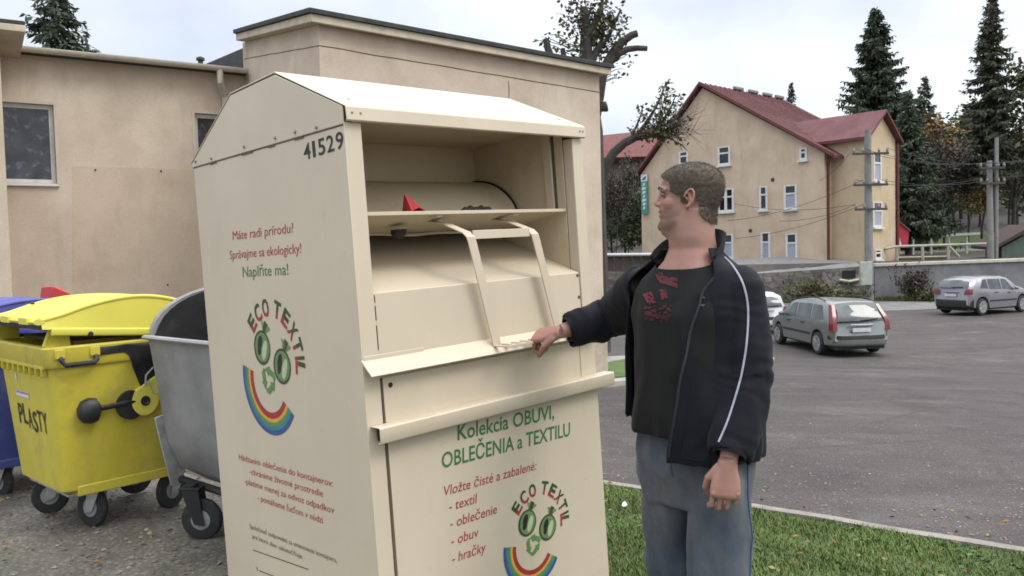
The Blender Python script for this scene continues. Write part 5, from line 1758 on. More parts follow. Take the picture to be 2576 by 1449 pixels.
def spruce_mesh(h, r, seed, dens=1.0, droop=.35, gap=.1, bare=.03, lsz=1.0):
    rng = random.Random(seed)
    fo = MB(); tr = MB()
    tr.tube([V((0, 0, -.5)), V((0, 0, h * .5)), V((0, 0, h * .99))], [h * .017 + .05, h * .011 + .02, .015], 8)
    nb = int(h * 15 * dens)
    for i in range(nb):
        k = bare + (1 - bare) * (i + rng.random()) / nb
        z_ = h * k
        L_ = r * (1 - k) ** .85 * rng.uniform(.62, 1.12) + .12
        if rng.random() < gap: L_ *= .55
        a = rng.uniform(0, 2 * pi)
        dirh = V((cos(a), sin(a), 0))
        pts = []
        up0 = .25 * (k - .35)
        n = 5
        for j in range(n + 1):
            t_ = j / n
            pts.append(V((0, 0, z_)) + dirh * (L_ * t_) + V((0, 0, L_ * (up0 * t_ - droop * t_ ** 1.4 + .28 * t_ ** 3))))
        tr.tube(pts, [max(.006, .035 * L_ / r * (1 - t_ / (n + 1))) for t_ in range(n + 1)], 3, cap=False)
        m = max(5, int(L_ * 9))
        for j in range(m):
            t_ = (j + rng.random()) / m
            i0 = min(n - 1, int(t_ * n)); f = t_ * n - i0
            p = pts[i0].lerp(pts[i0 + 1], f)
            tang = (pts[i0 + 1] - pts[i0]).normalized()
            sd = tang.cross(V((0, 0, 1))).normalized()
            for s in (-1, 1):
                ln = lsz * (.22 + .38 * (1 - t_) * min(1, L_)) * rng.uniform(.7, 1.3)
                d = sd * s * rng.uniform(.5, 1) + tang * rng.uniform(.4, 1) + V((0, 0, rng.uniform(-.75, .1)))
                leaf(fo, p, d, ln, ln * rng.uniform(.28, .42), rng, .15)
            if rng.random() < .7:
                ln = lsz * rng.uniform(.2, .42)
                leaf(fo, p, V((rng.uniform(-.3, .3), rng.uniform(-.3, .3), -1)), ln, ln * .35, rng)
    for j in range(10):
        leaf(fo, V((0, 0, h * (.955 + .004 * j))), V((rng.uniform(-1, 1), rng.uniform(-1, 1), .9)), .25 * lsz, .08, rng)
    return fo, tr

def spruce(px, ytop, Y, r, seed, label, zb=None, mat=None, **kw):
    top = at(px, ytop, Y)
    z0 = gz(top.x, Y) if zb is None else zb
    h = top.z - z0
    root = empty('spruce', (top.x, Y, z0), label=label, cat='conifer')
    fo, tr = spruce_mesh(h, r, seed, **kw)
    fo.build('crown', mat or M_spruce, root, fix=False); tr.build('trunk', M_barkd, root, smooth=True, fix=False)
    return root
spruce(135, -70, 27, 4.3, 1, 'dark spruce standing behind the low wing at the left', zb=0, dens=1.5, droop=.40, lsz=.9)
spruce(2203, 20, 68, 6.6, 2, 'tall broad spruce directly behind the yellow house annex', dens=1.4, lsz=1.45)
spruce(2497, -35, 62, 4.3, 3, 'very tall ragged spruce behind the twin utility pole', mat=M_spruce2, dens=1.0, droop=.42, gap=.35, lsz=1.2, bare=.30)
spruce(2325, 193, 84, 4.4, 4, 'smaller spruce between the two tall spruces', dens=.75, lsz=1.3)
spruce(1990, 208, 95, 2.6, 5, 'small spruce tip peeping over the red house roof', dens=.9, lsz=1.1)
spruce(2284, 232, 50.5, 3.1, 9, 'dark spruce standing right against the annex, above the red shed', dens=1.3, lsz=1.2, bare=.16, droop=.25)

def branching(h, spread, seed, levels=3, lean=V((0, 0, 0)), trunk_r=.16, leaves=900, lsize=.18, crown0=.35, twigs=True, split=4, up=.6):
    rng = random.Random(seed)
    tr = MB(); fo = MB(); tips = []
    def grow(p, d, ln, r, lev):
        n = 5; pts = [p]; q = V(p); dd = V(d)
        for i in range(n):
            dd = (dd + V((rng.uniform(-.16, .16), rng.uniform(-.16, .16), rng.uniform(-.04, .12) * up))).normalized()
            q = q + dd * (ln / n); pts.append(V(q))
        tr.tube(pts, [r * (1 - .55 * i / n) for i in range(n + 1)], 7 if lev == 0 else (5 if lev == 1 else 3), cap=(lev == 0))
        if lev >= levels:
            tips.append(pts); return
        kids_ = split if lev else split + 3
        for j in range(kids_):
            t_ = (crown0 if lev == 0 else .3) + (1 - (crown0 if lev == 0 else .3)) * (j + rng.random()) / kids_
            i0 = min(n - 1, int(t_ * n)); b = pts[i0].lerp(pts[i0 + 1], t_ * n - i0)
            a = rng.uniform(0, 2 * pi)
            side = V((cos(a), sin(a), rng.uniform(.1, .8) * up))
            nd_ = (dd * .45 + side * spread).normalized()
            grow(b, nd_, ln * rng.uniform(.42, .66) * (1.15 - .4 * t_ if lev == 0 else 1), r * .5 * (1 - .3 * t_), lev + 1)
        if lev: tips.append(pts[2:])
    grow(V((0, 0, -.3)), (V((0, 0, 1)) + lean).normalized(), h * .72, trunk_r, 0)
    for i in range(leaves):
        pts = rng.choice(tips)
        k = rng.randrange(len(pts) - 1)
        p = pts[k].lerp(pts[k + 1], rng.random()) + V((rng.gauss(0, 1), rng.gauss(0, 1), rng.gauss(0, 1))) * lsize * 1.1
        ln = lsize * rng.uniform(.6, 1.4)
        leaf(fo, p, V((rng.uniform(-1, 1), rng.uniform(-1, 1), rng.uniform(-1, .6))), ln, ln * .6, rng)
    return fo, tr

def tree(name, px, Y, ytop, seed, label, mat, cat='tree', zb=None, dx=0, bark=None, group=None, **kw):
    top = at(px, ytop, Y)
    z0 = gz(top.x, Y) if zb is None else zb
    root = empty(name, (top.x + dx, Y, z0), label=label, cat=cat, group=group)
    fo, tr = branching(top.z - z0, kw.pop('spread', .8), seed, **kw)
    tr.build('trunk', bark or M_barkd, root, smooth=True, fix=False)
    if fo.f: fo.build('crown', mat, root, fix=False)
    return root
def limbs(mb, chains, n=8):
    for pts, rs in chains: mb.tube(pts, rs, n)

# pollarded tree behind the building: thick sawn limbs with tufts of leaves
PT = empty('pollarded_tree', (at(1490, 300, 20).x, 20, -1.0), label='heavily pollarded tree with sawn limbs and sparse leaves behind the tall block', cat='tree')
org = V(PT.location)
def q2(x, y, Y=20): return at(x, y, Y) - org
tr = MB()
px_m = 20 / FPX
limbs(tr, [
    ([V((.05, 0, 0)), q2(1500, 640), q2(1492, 330), q2(1478, 215), q2(1474, 130), q2(1474, 75), q2(1468, 18)], [.30, .27, .24, .20, .16, .13, .09]),
    ([q2(1478, 95), q2(1492, 70), q2(1503, 45), q2(1512, 22)], [.12, .10, .09, .07]),
    ([q2(1480, 165), q2(1500, 130), q2(1514, 108), q2(1530, 96), q2(1545, 60), q2(1560, 28)], [.11, .09, .07, .05, .035, .025]),
    ([q2(1494, 300), q2(1505, 240), q2(1513, 190), q2(1528, 160), q2(1545, 130), q2(1565, 105), q2(1590, 88), q2(1603, 84)], [.16, .15, .14, .13, .12, .10, .09, .085]),
    ([q2(1532, 156), q2(1552, 138), q2(1578, 124), q2(1603, 121), q2(1628, 122)], [.10, .085, .08, .07, .065]),
    ([q2(1490, 320), q2(1440, 230), q2(1392, 160), q2(1378, 122), q2(1373, 98)], [.14, .12, .10, .085, .08]),
    ([q2(1484, 290), q2(1440, 205), q2(1420, 150), q2(1415, 122)], [.11, .09, .07, .06]),
])
tr.build('trunk', M_barkd, PT, smooth=True)
fo = MB(); rng = random.Random(5)
tw = MB()
def tuft(c, rad, n, ls, orgx=None):
    for i in range(n):
        p = c + V((rng.gauss(0, 1), rng.gauss(0, 1), rng.gauss(0, 1))) * rad * .55
        ln = ls * rng.uniform(.6, 1.5)
        leaf(fo, p, V((rng.uniform(-1, 1), rng.uniform(-1, 1), rng.uniform(-1, .5))), ln, ln * .65, rng)
for x, y, r_, n in ((1455, 60, .42, 150), (1505, 70, .42, 170), (1530, 60, .35, 130), (1490, 15, .45, 130), (1440, 20, .35, 60), (1432, 105, .34, 70), (1450, 140, .22, 40), (1545, 110, .3, 70), (1520, 130, .25, 60),
                    (1560, 55, .25, 40), (1530, 165, .16, 30), (1555, 190, .14, 12), (1360, 100, .12, 8), (1380, 90, .12, 10), (1400, 135, .12, 10), (1515, 30, .35, 80), (1500, 95, .25, 110), (1575, 150, .2, 12)):
    tuft(q2(x, y, 20 + rng.uniform(-.4, .4)), r_, n, .105)
    for j in range(max(3, n // 14)):
        a = q2(x, y) + V((rng.gauss(0, r_ * .5), rng.gauss(0, r_ * .4), rng.gauss(0, r_ * .5))); b_ = q2(1480 + (x - 1480) * .45, y + 22) + V((rng.gauss(0, .1), 0, rng.gauss(0, .1)))
        tw.tube([b_, a.lerp(b_, .4) + V((0, 0, .04)), a], [.014, .010, .005], 3)
fo.build('crown', M_leafd, PT, fix=False); tw.build('twigs', M_barkd, PT, fix=False)

# leaning tree in the gap
LT = empty('leaning_tree', (at(1527, 800, 21).x, 21, -1.1), label='leaning tree whose thick limb bends right to a leafy top before the yellow house', cat='tree')
org = V(LT.location)
def q3(x, y, Y=21): return at(x, y, Y) - org
tr = MB()
limbs(tr, [
    ([V((-.35, 0, 0)), q3(1500, 640), q3(1507, 480), q3(1522, 420), q3(1543, 385), q3(1570, 360), q3(1600, 345), q3(1640, 338), q3(1668, 342), q3(1688, 336)], [.17, .155, .135, .125, .118, .11, .10, .09, .07, .045]),
    ([q3(1600, 345), q3(1625, 310), q3(1650, 270), q3(1668, 230), q3(1676, 205)], [.06, .045, .03, .02, .01]),
    ([q3(1640, 338), q3(1670, 300), q3(1690, 265), q3(1700, 240)], [.05, .035, .02, .01]),
    ([q3(1585, 352), q3(1600, 320), q3(1612, 290), q3(1618, 262)], [.04, .03, .02, .01]),
    ([q3(1660, 342), q3(1690, 350), q3(1715, 365), q3(1730, 380)], [.03, .02, .015, .008]),
    ([q3(1668, 340), q3(1700, 315), q3(1718, 300), q3(1730, 290)], [.03, .02, .015, .008]),
])
tr.build('trunk', M_barkd, LT, smooth=True)
fo = MB(); tw = MB()
for x, y, r_, n in ((1625, 330, .22, 90), (1650, 325, .25, 120), (1675, 330, .25, 150), (1690, 318, .22, 90), (1640, 295, .24, 50), (1660, 285, .24, 50), (1680, 270, .25, 60), (1690, 245, .25, 55), (1672, 222, .14, 24), (1680, 205, .06, 10),
                    (1615, 275, .12, 12), (1625, 300, .2, 25), (1590, 325, .16, 24), (1710, 330, .2, 26), (1712, 260, .14, 14), (1720, 360, .2, 16), (1655, 250, .2, 24), (1700, 300, .25, 40)):
    tuft(q3(x, y, 21 + rng.uniform(-.4, .4)), r_, n, .10)
    for j in range(max(2, n // 10)):
        a = q3(x, y) + V((rng.gauss(0, r_ * .6), rng.gauss(0, r_ * .4), rng.gauss(0, r_ * .6))); b_ = q3(1655 + (x - 1655) * .5, 335) + V((rng.gauss(0, .1), 0, 0))
        tw.tube([b_, a.lerp(b_, .4) + V((0, 0, .03)), a], [.011, .008, .004], 3)
for j in range(40):
    a = q3(1690 + rng.uniform(-40, 10), 335 + rng.uniform(-10, 12)); 
    tw.tube([a, a + V((rng.uniform(.1, .6), rng.uniform(-.3, .3), rng.uniform(-.1, .5))), a + V((rng.uniform(.4, 1.0), rng.uniform(-.3, .3), rng.uniform(-.5, .9)))], [.008, .006, .003], 3)
fo.build('crown', M_leafd, LT, fix=False); tw.build('twigs', M_brush, LT, fix=False)

# trees on the wooded bank to the right and in the gap: a few kinds, copied and turned
random.seed(21)
kinds = []
def proto(name, mat, seed, **kw):
    fo, tr = branching(10, kw.pop('spread', .8), seed, **kw)
    root = empty(name, (0, 0, 0))
    root['category'] = 'tree'
    tr.build('trunk', M_barkd, root, smooth=True, fix=False)
    if fo.f: fo.build('crown', mat, root, fix=False)
    return root
pA = proto('autumn_tree', M_aut, 11, leaves=5200, lsize=.30, crown0=.3, trunk_r=.14)
pB = proto('bare_tree', M_brush, 12, leaves=4200, lsize=.34, crown0=.42, trunk_r=.13, levels=3)
pC = proto('green_tree', M_dgreen, 13, leaves=5600, lsize=.34, crown0=.16, trunk_r=.15, spread=.9)
pD = proto('dull_tree', M_leafd, 14, leaves=4800, lsize=.30, crown0=.3, trunk_r=.14)
used = set()
def put(P, px, Y, ytop, wid, label, zb=None):
    top = at(px, ytop, Y); z0 = gz(top.x, Y) if zb is None else zb
    h = top.z - z0
    o = P if P.name not in used else copy_tree(P)
    used.add(P.name)
    o.location = (top.x, Y, z0 - .1)
    s = h / 10.6
    o.scale = (s * wid, s * wid, s); o.rotation_euler = (0, 0, (px * 1.7 + Y * .9) % 6.28)
    tag(o, label, 'tree', 'trees on the wooded bank')
    return o
for P, px, Y, yt, wd, lab in (
        (pC, 2292, 60, 400, .6, 'dark green tree standing above the red shed'),
        (pB, 2335, 63, 330, .9, 'bare brown tree with slim twin-looking trunk above the pale railing'),
        (pB, 2375, 66, 345, .95, 'bare brown tree right of the slim trunk above the railing'),
        (pA, 2330, 80, 262, 1.1, 'olive and ochre autumn tree between the two tall spruces'),
        (pA, 2400, 86, 300, 1.2, 'orange autumn tree left of the ragged spruce'),
        (pA, 2436, 72, 400, 1.0, 'low orange tree left of the twin pole'),
        (pD, 2555, 64, 130, .95, 'tall olive tree behind the ragged spruce, at far right'),
        (pD, 2420, 98, 250, 1.2, 'pale thinning tree far behind between spruces'),
        (pD, 2462, 90, 360, 1.2, 'olive leafed tree behind the twin pole'),
        (pD, 2540, 78, 330, 1.1, 'dull green tree directly above the low brown roofed shed'),
        (pA, 2560, 90, 330, 1.3, 'rust coloured tree behind the one above the low shed'),
        (pD, 2290, 96, 340, 1.3, 'olive tree far behind the annex roof'),
        (pB, 2470, 75, 330, 1.0, 'bare tree whose twigs surround the twin pole top'),
        (pB, 1545, 50, 378, .45, 'dark bare tree close to the building corner in the gap'),
        (pB, 1578, 64, 400, .6, 'dark bare tree in the middle of the gap'),
        (pC, 1570, 62, 440, 1.1, 'dark green tree low in the gap left of the banner'),
        (pC, 1535, 58, 430, 1.0, 'dark green tree touching the building edge in the gap'),
        (pD, 1588, 72, 405, .7, 'dull olive tree in the gap beside the house gable'),
        (pC, 1588, 74, 480, .9, 'broad dark green shrub-like tree beside the banner'),
        ):
    put(P, px, Y, yt, wd, lab)

# far wooded hillside as one mass
fo = MB(); rng = random.Random(77)
for i in range(9000):
    x = rng.uniform(12, 92); y = rng.uniform(98, 128)
    base = gz(x, y)
    hgt = 3.5 + 3.0 * noise.noise(V((x * .13, y * .13, 1))) + 1.6 * noise.noise(V((x * .5, y * .5, 4)))
    ln = rng.uniform(.5, 1.2)
    leaf(fo, V((x, y, base + rng.uniform(0, max(.8, hgt)))), V((rng.uniform(-1, 1), rng.uniform(-1, 1), rng.uniform(-.6, .6))), ln, ln * .7, rng)
o = fo.build('far_wood', M_dgreen, fix=False); tag(o, 'far wooded hillside closing the view between the trees', 'wood', kind='stuff')
# green slope between trunks
def bank_fn(u, v):
    x = 18 + 40 * u; y = 57 + 34 * v
    return V((x, y, gz(x, y) + .03))
mb = MB(); mb.grid(bank_fn, 30, 20); o = mb.build('bank_ground', turf_mat('bank_turf', (.05, .085, .025), (.095, .14, .04), (.13, .10, .04)), smooth=True); tag(o, kind='structure')
def path_fn(u, v):
    x = 20 + 36 * u; y = 60.5 + 2.5 * v + 4 * u
    return V((x, y, gz(x, y) + .06))
mb = MB(); mb.grid(path_fn, 30, 4); o = mb.build('path', M_pave, smooth=True); tag(o, kind='structure')

# bushes and weeds at the foot of the walls
def bush(px, py, Y, w, h, seed, label, mat, n=900, ls=.16):
    rng = random.Random(seed)
    b0 = at(px, py, Y); z0 = gz(b0.x, Y)
    root = empty('bush', (b0.x, Y, z0), label=label, cat='bush')
    fo = MB(); st = MB()
    for i in range(26):
        a = rng.uniform(0, 2 * pi); r_ = w * rng.uniform(.2, .9)
        tip = V((cos(a) * r_, sin(a) * r_ * .5, h * rng.uniform(.5, 1)))
        st.tube([V((rng.uniform(-.3, .3) * w, 0, -.1)), tip * .5 + V((0, 0, h * .15)), tip], [.02, .014, .006], 3)
        for j in range(n // 26):
            p = tip * rng.uniform(.35, 1.05) + V((rng.gauss(0, .12), rng.gauss(0, .12), rng.gauss(0, .10))) * w
            p.z = max(.02, p.z)
            ln = ls * rng.uniform(.6, 1.5)
            leaf(fo, p, V((rng.uniform(-.7, .7), rng.uniform(-.7, .7), rng.uniform(-.2, 1))), ln, ln * .4, rng)
    fo.build('foliage', mat, root, fix=False); st.build('stems', M_brush, root, fix=False)
bush(2040, 755, 42.0, 1.9, 1.05, 3, 'green weedy bush at the foot of the rubble wall behind the estate car', M_leafd, 1500, .2)
bush(2300, 735, 42.6, 1.3, 1.75, 4, 'brownish straggly bush against the concrete wall', M_brush, 1100, .2)
bush(2130, 755, 42.5, 1.6, .55, 5, 'low weeds beside the meter box pole', M_leafd, 700, .18)
bush(2350, 752, 42.2, 1.7, .5, 6, 'low green weeds left of the silver off-roader', M_leafd, 800, .18)
bush(1565, 770, 43.2, 1.4, .8, 7, 'dark shrub below the rubble wall in the gap', M_brush, 900, .18)

# strip of rough grass along the foot of the walls, and a worn concrete apron
mb = MB(); rng = random.Random(91)
for i in range(9000):
    x = rng.uniform(6, 34); d = rng.uniform(.05, 1.5)
    y = WALLY(x) - d
    if noise.noise(V((x * .6, 0, 3))) < -.25 and d > .5: continue
    ln = rng.uniform(.10, .34) * (1.2 - d * .35)
    leaf(mb, V((x, y, gz(x, y) - .01)), V((rng.gauss(0, .4), rng.gauss(0, .4), 1)), ln, ln * .16, rng, .1)
o = mb.build('rough_grass', leafmat('rough_grass_blades', [(.07, .10, .03), (.11, .13, .045), (.15, .14, .06), (.055, .085, .028)]), fix=False); tag(o, 'strip of rough grass and weeds along the foot of the far walls', 'grass', kind='stuff')
o = drape('pavement', [(13.5, 36.5), (22.0, 37.5), (24.0, 42.4), (14.0, 43.2)], 14, 8, .012, pm('worn_concrete', (.165, .158, .15), .9, var=.2, vs=1.2, dirt=(.11, .105, .10), dscale=.8)); tag(o, kind='structure')
# ------------------------------------------------------------------ the person
RNG = random.Random(3)
M_skin = None
def skin_mat():
    m, t, b, vec = newmat('skin')
    f = noise_f(t, vec, 14, 4)
    c = ramp(t, f, [(.3, (.30, .170, .130)), (.7, (.39, .235, .185))])
    g = noise_f(t, vec, 6, 3)
    c = mixc(t, ramp(t, g, [(.45, (0, 0, 0)), (.7, (.5, .5, .5))]), c, (.35, .165, .13))
    at_ = t.nodes.new('ShaderNodeAttribute'); at_.attribute_name = 'stubble'
    c = mixc(t, at_.outputs['Fac'], c, (.16, .105, .082))
    at2 = t.nodes.new('ShaderNodeAttribute'); at2.attribute_name = 'flush'
    c = mixc(t, at2.outputs['Fac'], c, (.37, .145, .115))
    t.links.new(c, b.inputs['Base Color'])
    b.inputs['Roughness'].default_value = .5
    b.inputs['Specular IOR Level'].default_value = .35
    b.inputs['Subsurface Weight'].default_value = .12
    b.inputs['Subsurface Radius'].default_value = (.012, .005, .003)
    b.inputs['Subsurface Scale'].default_value = .5
    bump(t, b, noise_f(t, vec, 160, 3), .12, .002)
    return m
M_skin = skin_mat()
M_stub = pm('stubble_skin', (.30, .185, .14), .6, var=.12, vs=120)
M_lip = pm('lip', (.33, .13, .115), .45, var=.1, vs=40)
def hair_mat():
    m, t, b, vec = newmat('short_hair')
    f = noise_f(t, stretch(t, vec, (60, 60, 22)), 4, 4)
    c = ramp(t, f, [(.3, (.070, .054, .036)), (.7, (.108, .085, .058))])
    t.links.new(c, b.inputs['Base Color']); b.inputs['Roughness'].default_value = .75
    return m
M_hair = hair_mat()
def cloth(name, col, var=.2, vs=9, weave=260, rough=.85, sheen=.15, wear=None):
    m, t, b, vec = newmat(name)
    f = noise_f(t, vec, vs, 5)
    c = ramp(t, f, [(.3, tuple(k * (1 - var) for k in col)), (.7, tuple(k * (1 + var) for k in col))])
    if wear: c = mixc(t, ramp(t, noise_f(t, stretch(t, vec, (1, 1, .45)), 6, 6, .65), [(.40, (0, 0, 0)), (.66, (.9, .9, .9))]), c, wear)
    t.links.new(c, b.inputs['Base Color']); b.inputs['Roughness'].default_value = rough
    b.inputs['Sheen Weight'].default_value = sheen
    b.inputs['Specular IOR Level'].default_value = .25
    bump(t, b, noise_f(t, vec, weave, 2), .2, .002)
    return m
M_jack = cloth('jacket_navy', (.0065, .0065, .0105), .25, sheen=.04)
M_shirt = cloth('shirt_black', (.0095, .0095, .0092), .2, sheen=.03)
M_collin = cloth('collar_lining', (.016, .007, .012), .2)
M_jean = cloth('denim', (.052, .066, .088), .25, 7, 320, wear=(.125, .128, .132))
M_pip = pm('piping_pale', (.34, .34, .40), .6, var=.1)
M_prn = cloth('print_red', (.11, .016, .025), .35, 22, wear=(.03, .012, .014))
M_emb = cloth('emblem_grey', (.075, .078, .082), .2, 22)
M_shoe = pm('shoe_leather', (.03, .026, .024), .5, var=.2)
M_eye = pm('eye_white', (.13, .115, .11), .25, var=.05)
M_iris = pm('iris_dark', (.012, .011, .010), .2, var=.2)
M_brow = pm('eyebrow_hair', (.085, .058, .035), .8, var=.3, vs=60)

PHI = radians(41)
Fv = V((-sin(PHI), -cos(PHI), 0)); Lv = V((cos(PHI), -sin(PHI), 0))
PC = V((.590, 2.68, 0))
person = empty('person', PC, label='person in dark open jacket and faded jeans gripping the handle of the clothing container', cat='person')
ORG = V(PC)
def ell_ring(c, a, b_, n=28, ax=Lv, ay=Fv, sq=2.4, zf=None):
    out = []
    for k in range(n):
        t_ = 2 * pi * k / n
        cx, sy = cos(t_), sin(t_)
        r_ = 1.0 / (abs(cx) ** sq + abs(sy) ** sq) ** (1 / sq)
        out.append(V(c) + ax * (a * r_ * cx) + ay * (b_ * r_ * sy))
    return out
def remesh(mb, name, mat, parent, vox, smooth_it=6, fac=.5):
    o = mb.build(name, mat, None, fix=True)
    r = o.modifiers.new('r', 'REMESH'); r.mode = 'VOXEL'; r.voxel_size = vox
    s = o.modifiers.new('s', 'SMOOTH'); s.factor = fac; s.iterations = smooth_it
    bake(o)
    return o
def fin(o, parent, smooth=True):
    """vertices are in world space: make them relative to the person"""
    for v in o.data.vertices: v.co -= ORG
    o.parent = parent
    if smooth: o.data.shade_smooth()
    o.data.update()
    return o
SL = PC + Lv * .178 + V((0, 0, 1.44)); SR = PC - Lv * .178 + V((0, 0, 1.44))
EL = V((.728, 2.525, 1.135)); WL_ = V((.640, 2.42, .905))
ER = V((.375, 3.035, 1.295)); WR_ = V((.178, 2.985, 1.250))
HB = PC + V((-.006, .0, 1.597)) # chin-level centre of the head (ear axis above it)

# ---------------- head in its own frame: x forward, y left, z up from the chin
ha = radians(180 - 17)
hx = V((cos(ha), sin(ha), 0)); hy = V((-hx.y, hx.x, 0)); 
tilt = radians(2)
hz = V((0, 0, 1)); 
HM = Matrix.Identity(4)
hxx = (hx * cos(tilt) + hz * sin(tilt)); hzz = (hz * cos(tilt) - hx * sin(tilt))
for i in range(3): HM[i][0], HM[i][1], HM[i][2], HM[i][3] = hxx[i] * .95, hy[i] * .95, hzz[i] * .95, HB[i]
HMI = HM.inverted()
HEAD = [  # z, front, back, half width
    (-.004, .072, .010, .030), (.008, .092, -.010, .046), (.020, .099, -.028, .055), (.034, .100, -.045, .0605), (.046, .0945, -.062, .0640),
    (.056, .0975, -.072, .0660), (.066, .0955, -.080, .0680), (.076, .0990, -.087, .0690), (.088, .0955, -.094, .0700), (.104, .0945, -.102, .0715),
    (.120, .0915, -.107, .0730), (.134, .0925, -.111, .0750), (.146, .0975, -.113, .0765), (.160, .0965, -.114, .0775), (.176, .092, -.111, .0775), (.192, .082, -.104, .0750),
    (.206, .066, -.092, .0690), (.218, .043, -.072, .0570), (.227, .012, -.044, .0380), (.230, -.008, -.028, .0180)]
def head_ring(z_, fx, bx, w, n=40):
    out = []
    for k in range(n):
        t_ = 2 * pi * k / n
        c, s = cos(t_), sin(t_)
        cx = (fx + bx) / 2 - .01 * (1 if z_ > .1 else .5)
        rx_ = (fx - cx) if c > 0 else (cx - bx)
        e = 2.35 if c > 0 else 2.15
        r_ = 1 / (abs(c) ** e + abs(s) ** e) ** (1 / e)
        out.append(HM @ V((cx + rx_ * r_ * c, w * r_ * s, z_)))
    return out
body = MB()
body.loft([head_ring(*h) for h in HEAD])
# nose
body.loft([[HM @ V((x + rx_ * cos(2 * pi * k / 12), ry * sin(2 * pi * k / 12), z_)) for k in range(12)] for z_, x, rx_, ry in
           ((.150, .090, .008, .008), (.136, .0935, .009, .009), (.122, .099, .011, .010), (.110, .104, .012, .012), (.101, .107, .0125, .0145), (.094, .1055, .012, .0155), (.088, .099, .009, .012))])
for s in (-1, 1): body.sphere(HM @ V((.0985, s * .0125, .095)), .0085, 10)
# lips, chin, brow
body.tube([HM @ V((.083, -.025, .066)), HM @ V((.0955, -.011, .0715)), HM @ V((.0985, 0, .0715)), HM @ V((.0955, .011, .0715)), HM @ V((.083, .025, .066))], [.003, .0052, .0055, .0052, .003], 8)
body.tube([HM @ V((.084, -.022, .063)), HM @ V((.0935, -.010, .0575)), HM @ V((.0960, 0, .0570)), HM @ V((.0935, .010, .0575)), HM @ V((.084, .022, .063))], [.003, .0055, .006, .0055, .003], 8)
body.sphere(HM @ V((.088, 0, .020)), .017, 12)
body.tube([HM @ V((.082, 0, .012)), HM @ V((.060, 0, .000)), HM @ V((.030, 0, -.010)), HM @ V((.0, 0, -.02))], [(.026, .018), (.040, .024), (.050, .030), (.055, .035)], 14)
for s in (-1, 1):
    body.tube([HM @ V((.092, s * .012, .146)), HM @ V((.088, s * .035, .150)), HM @ V((.070, s * .056, .145))], [.008, .009, .007], 8)
    body.sphere(HM @ V((.055, s * .040, .098)), .027, 12)          # cheek
    body.sphere(HM @ V((.030, s * .036, .040)), .031, 12)          # jaw
# ears
for s in (-1, 1):
    c = V((-.012, s * .0765, .114))
    pts = []
    for k in range(13):
        a = radians(-75 + 250 * k / 12)
        ex, ez = .0155 * cos(a) * (1.05 if ez_ else 1) if (ez_ := False) else .0165 * cos(a), .031 * sin(a)
        pts.append(HM @ (c + V((-ex - ez * .22 + .004, s * (.010 + .007 * max(0, -(-ex)) / .0165), ez))))
    body.tube(pts, [.0042] * 13, 7)
    body.tube([HM @ (c + V((.006, s * .002, .020))), HM @ (c + V((-.004, s * .006, 0))), HM @ (c + V((.004, s * .004, -.026)))], [(.006, .004), (.009, .004), (.007, .006)], 8)
    body.sphere(HM @ (c + V((.009, s * .001, -.028))), .0082, 8)
    body.tube([HM @ (c + V((.013, s * .0, -.006))), HM @ (c + V((.011, s * .006, -.001))), HM @ (c + V((.012, s * .002, .004)))], .0042, 6)
# neck (thick) into the shoulders
nk = [(HM @ V((-.018, 0, .080)), .068, .072), (HM @ V((-.014, 0, .028)), .069, .074), (HM @ V((-.014, 0, -.014)), .071, .075), (PC + V((.008, .0, 1.545)) + Fv * -.005, .075, .075), (PC + V((.004, .0, 1.505)), .088, .079), (PC + V((0, 0, 1.475)), .115, .085), (PC + V((0, 0, 1.42)), .165, .098)]
body.loft([ell_ring(c, a, b_, 26) for c, a, b_ in nk])
# torso and legs hidden by the clothes
TB = [(1.45, .11, .075), (1.40, .165, .10), (1.30, .185, .125), (1.15, .175, .13), (1.0, .175, .13), (.90, .175, .125), (.84, .15, .11)]
body.loft([ell_ring(PC + V((0, 0, z_)), a, b_, 26) for z_, a, b_ in TB])
HIPL = PC + Lv * .095 + V((0, 0, .90)); HIPR = PC - Lv * .095 + V((0, 0, .90))
KNL = V((.655, 2.585, .50)); KNR = V((.548, 2.79, .50)); ANL = V((.700, 2.60, .09)); ANR = V((.525, 2.84, .09))
for hp_, kn, an_ in ((HIPL, KNL, ANL), (HIPR, KNR, ANR)):
    body.tube([hp_, hp_.lerp(kn, .5), kn, kn.lerp(an_, .4), an_], [.075, .070, .052, .05, .038], 14)
def arm_chain(S, E, W): return [S, S.lerp(E, .35), S.lerp(E, .7), E, E.lerp(W, .35), E.lerp(W, .75), W]
body.tube(arm_chain(SL, EL, WL_), [.050, .050, .047, .042, .042, .033, .027], 14)
body.tube(arm_chain(SR, ER, WR_), [.050, .053, .048, .042, .043, .033, .027], 14)

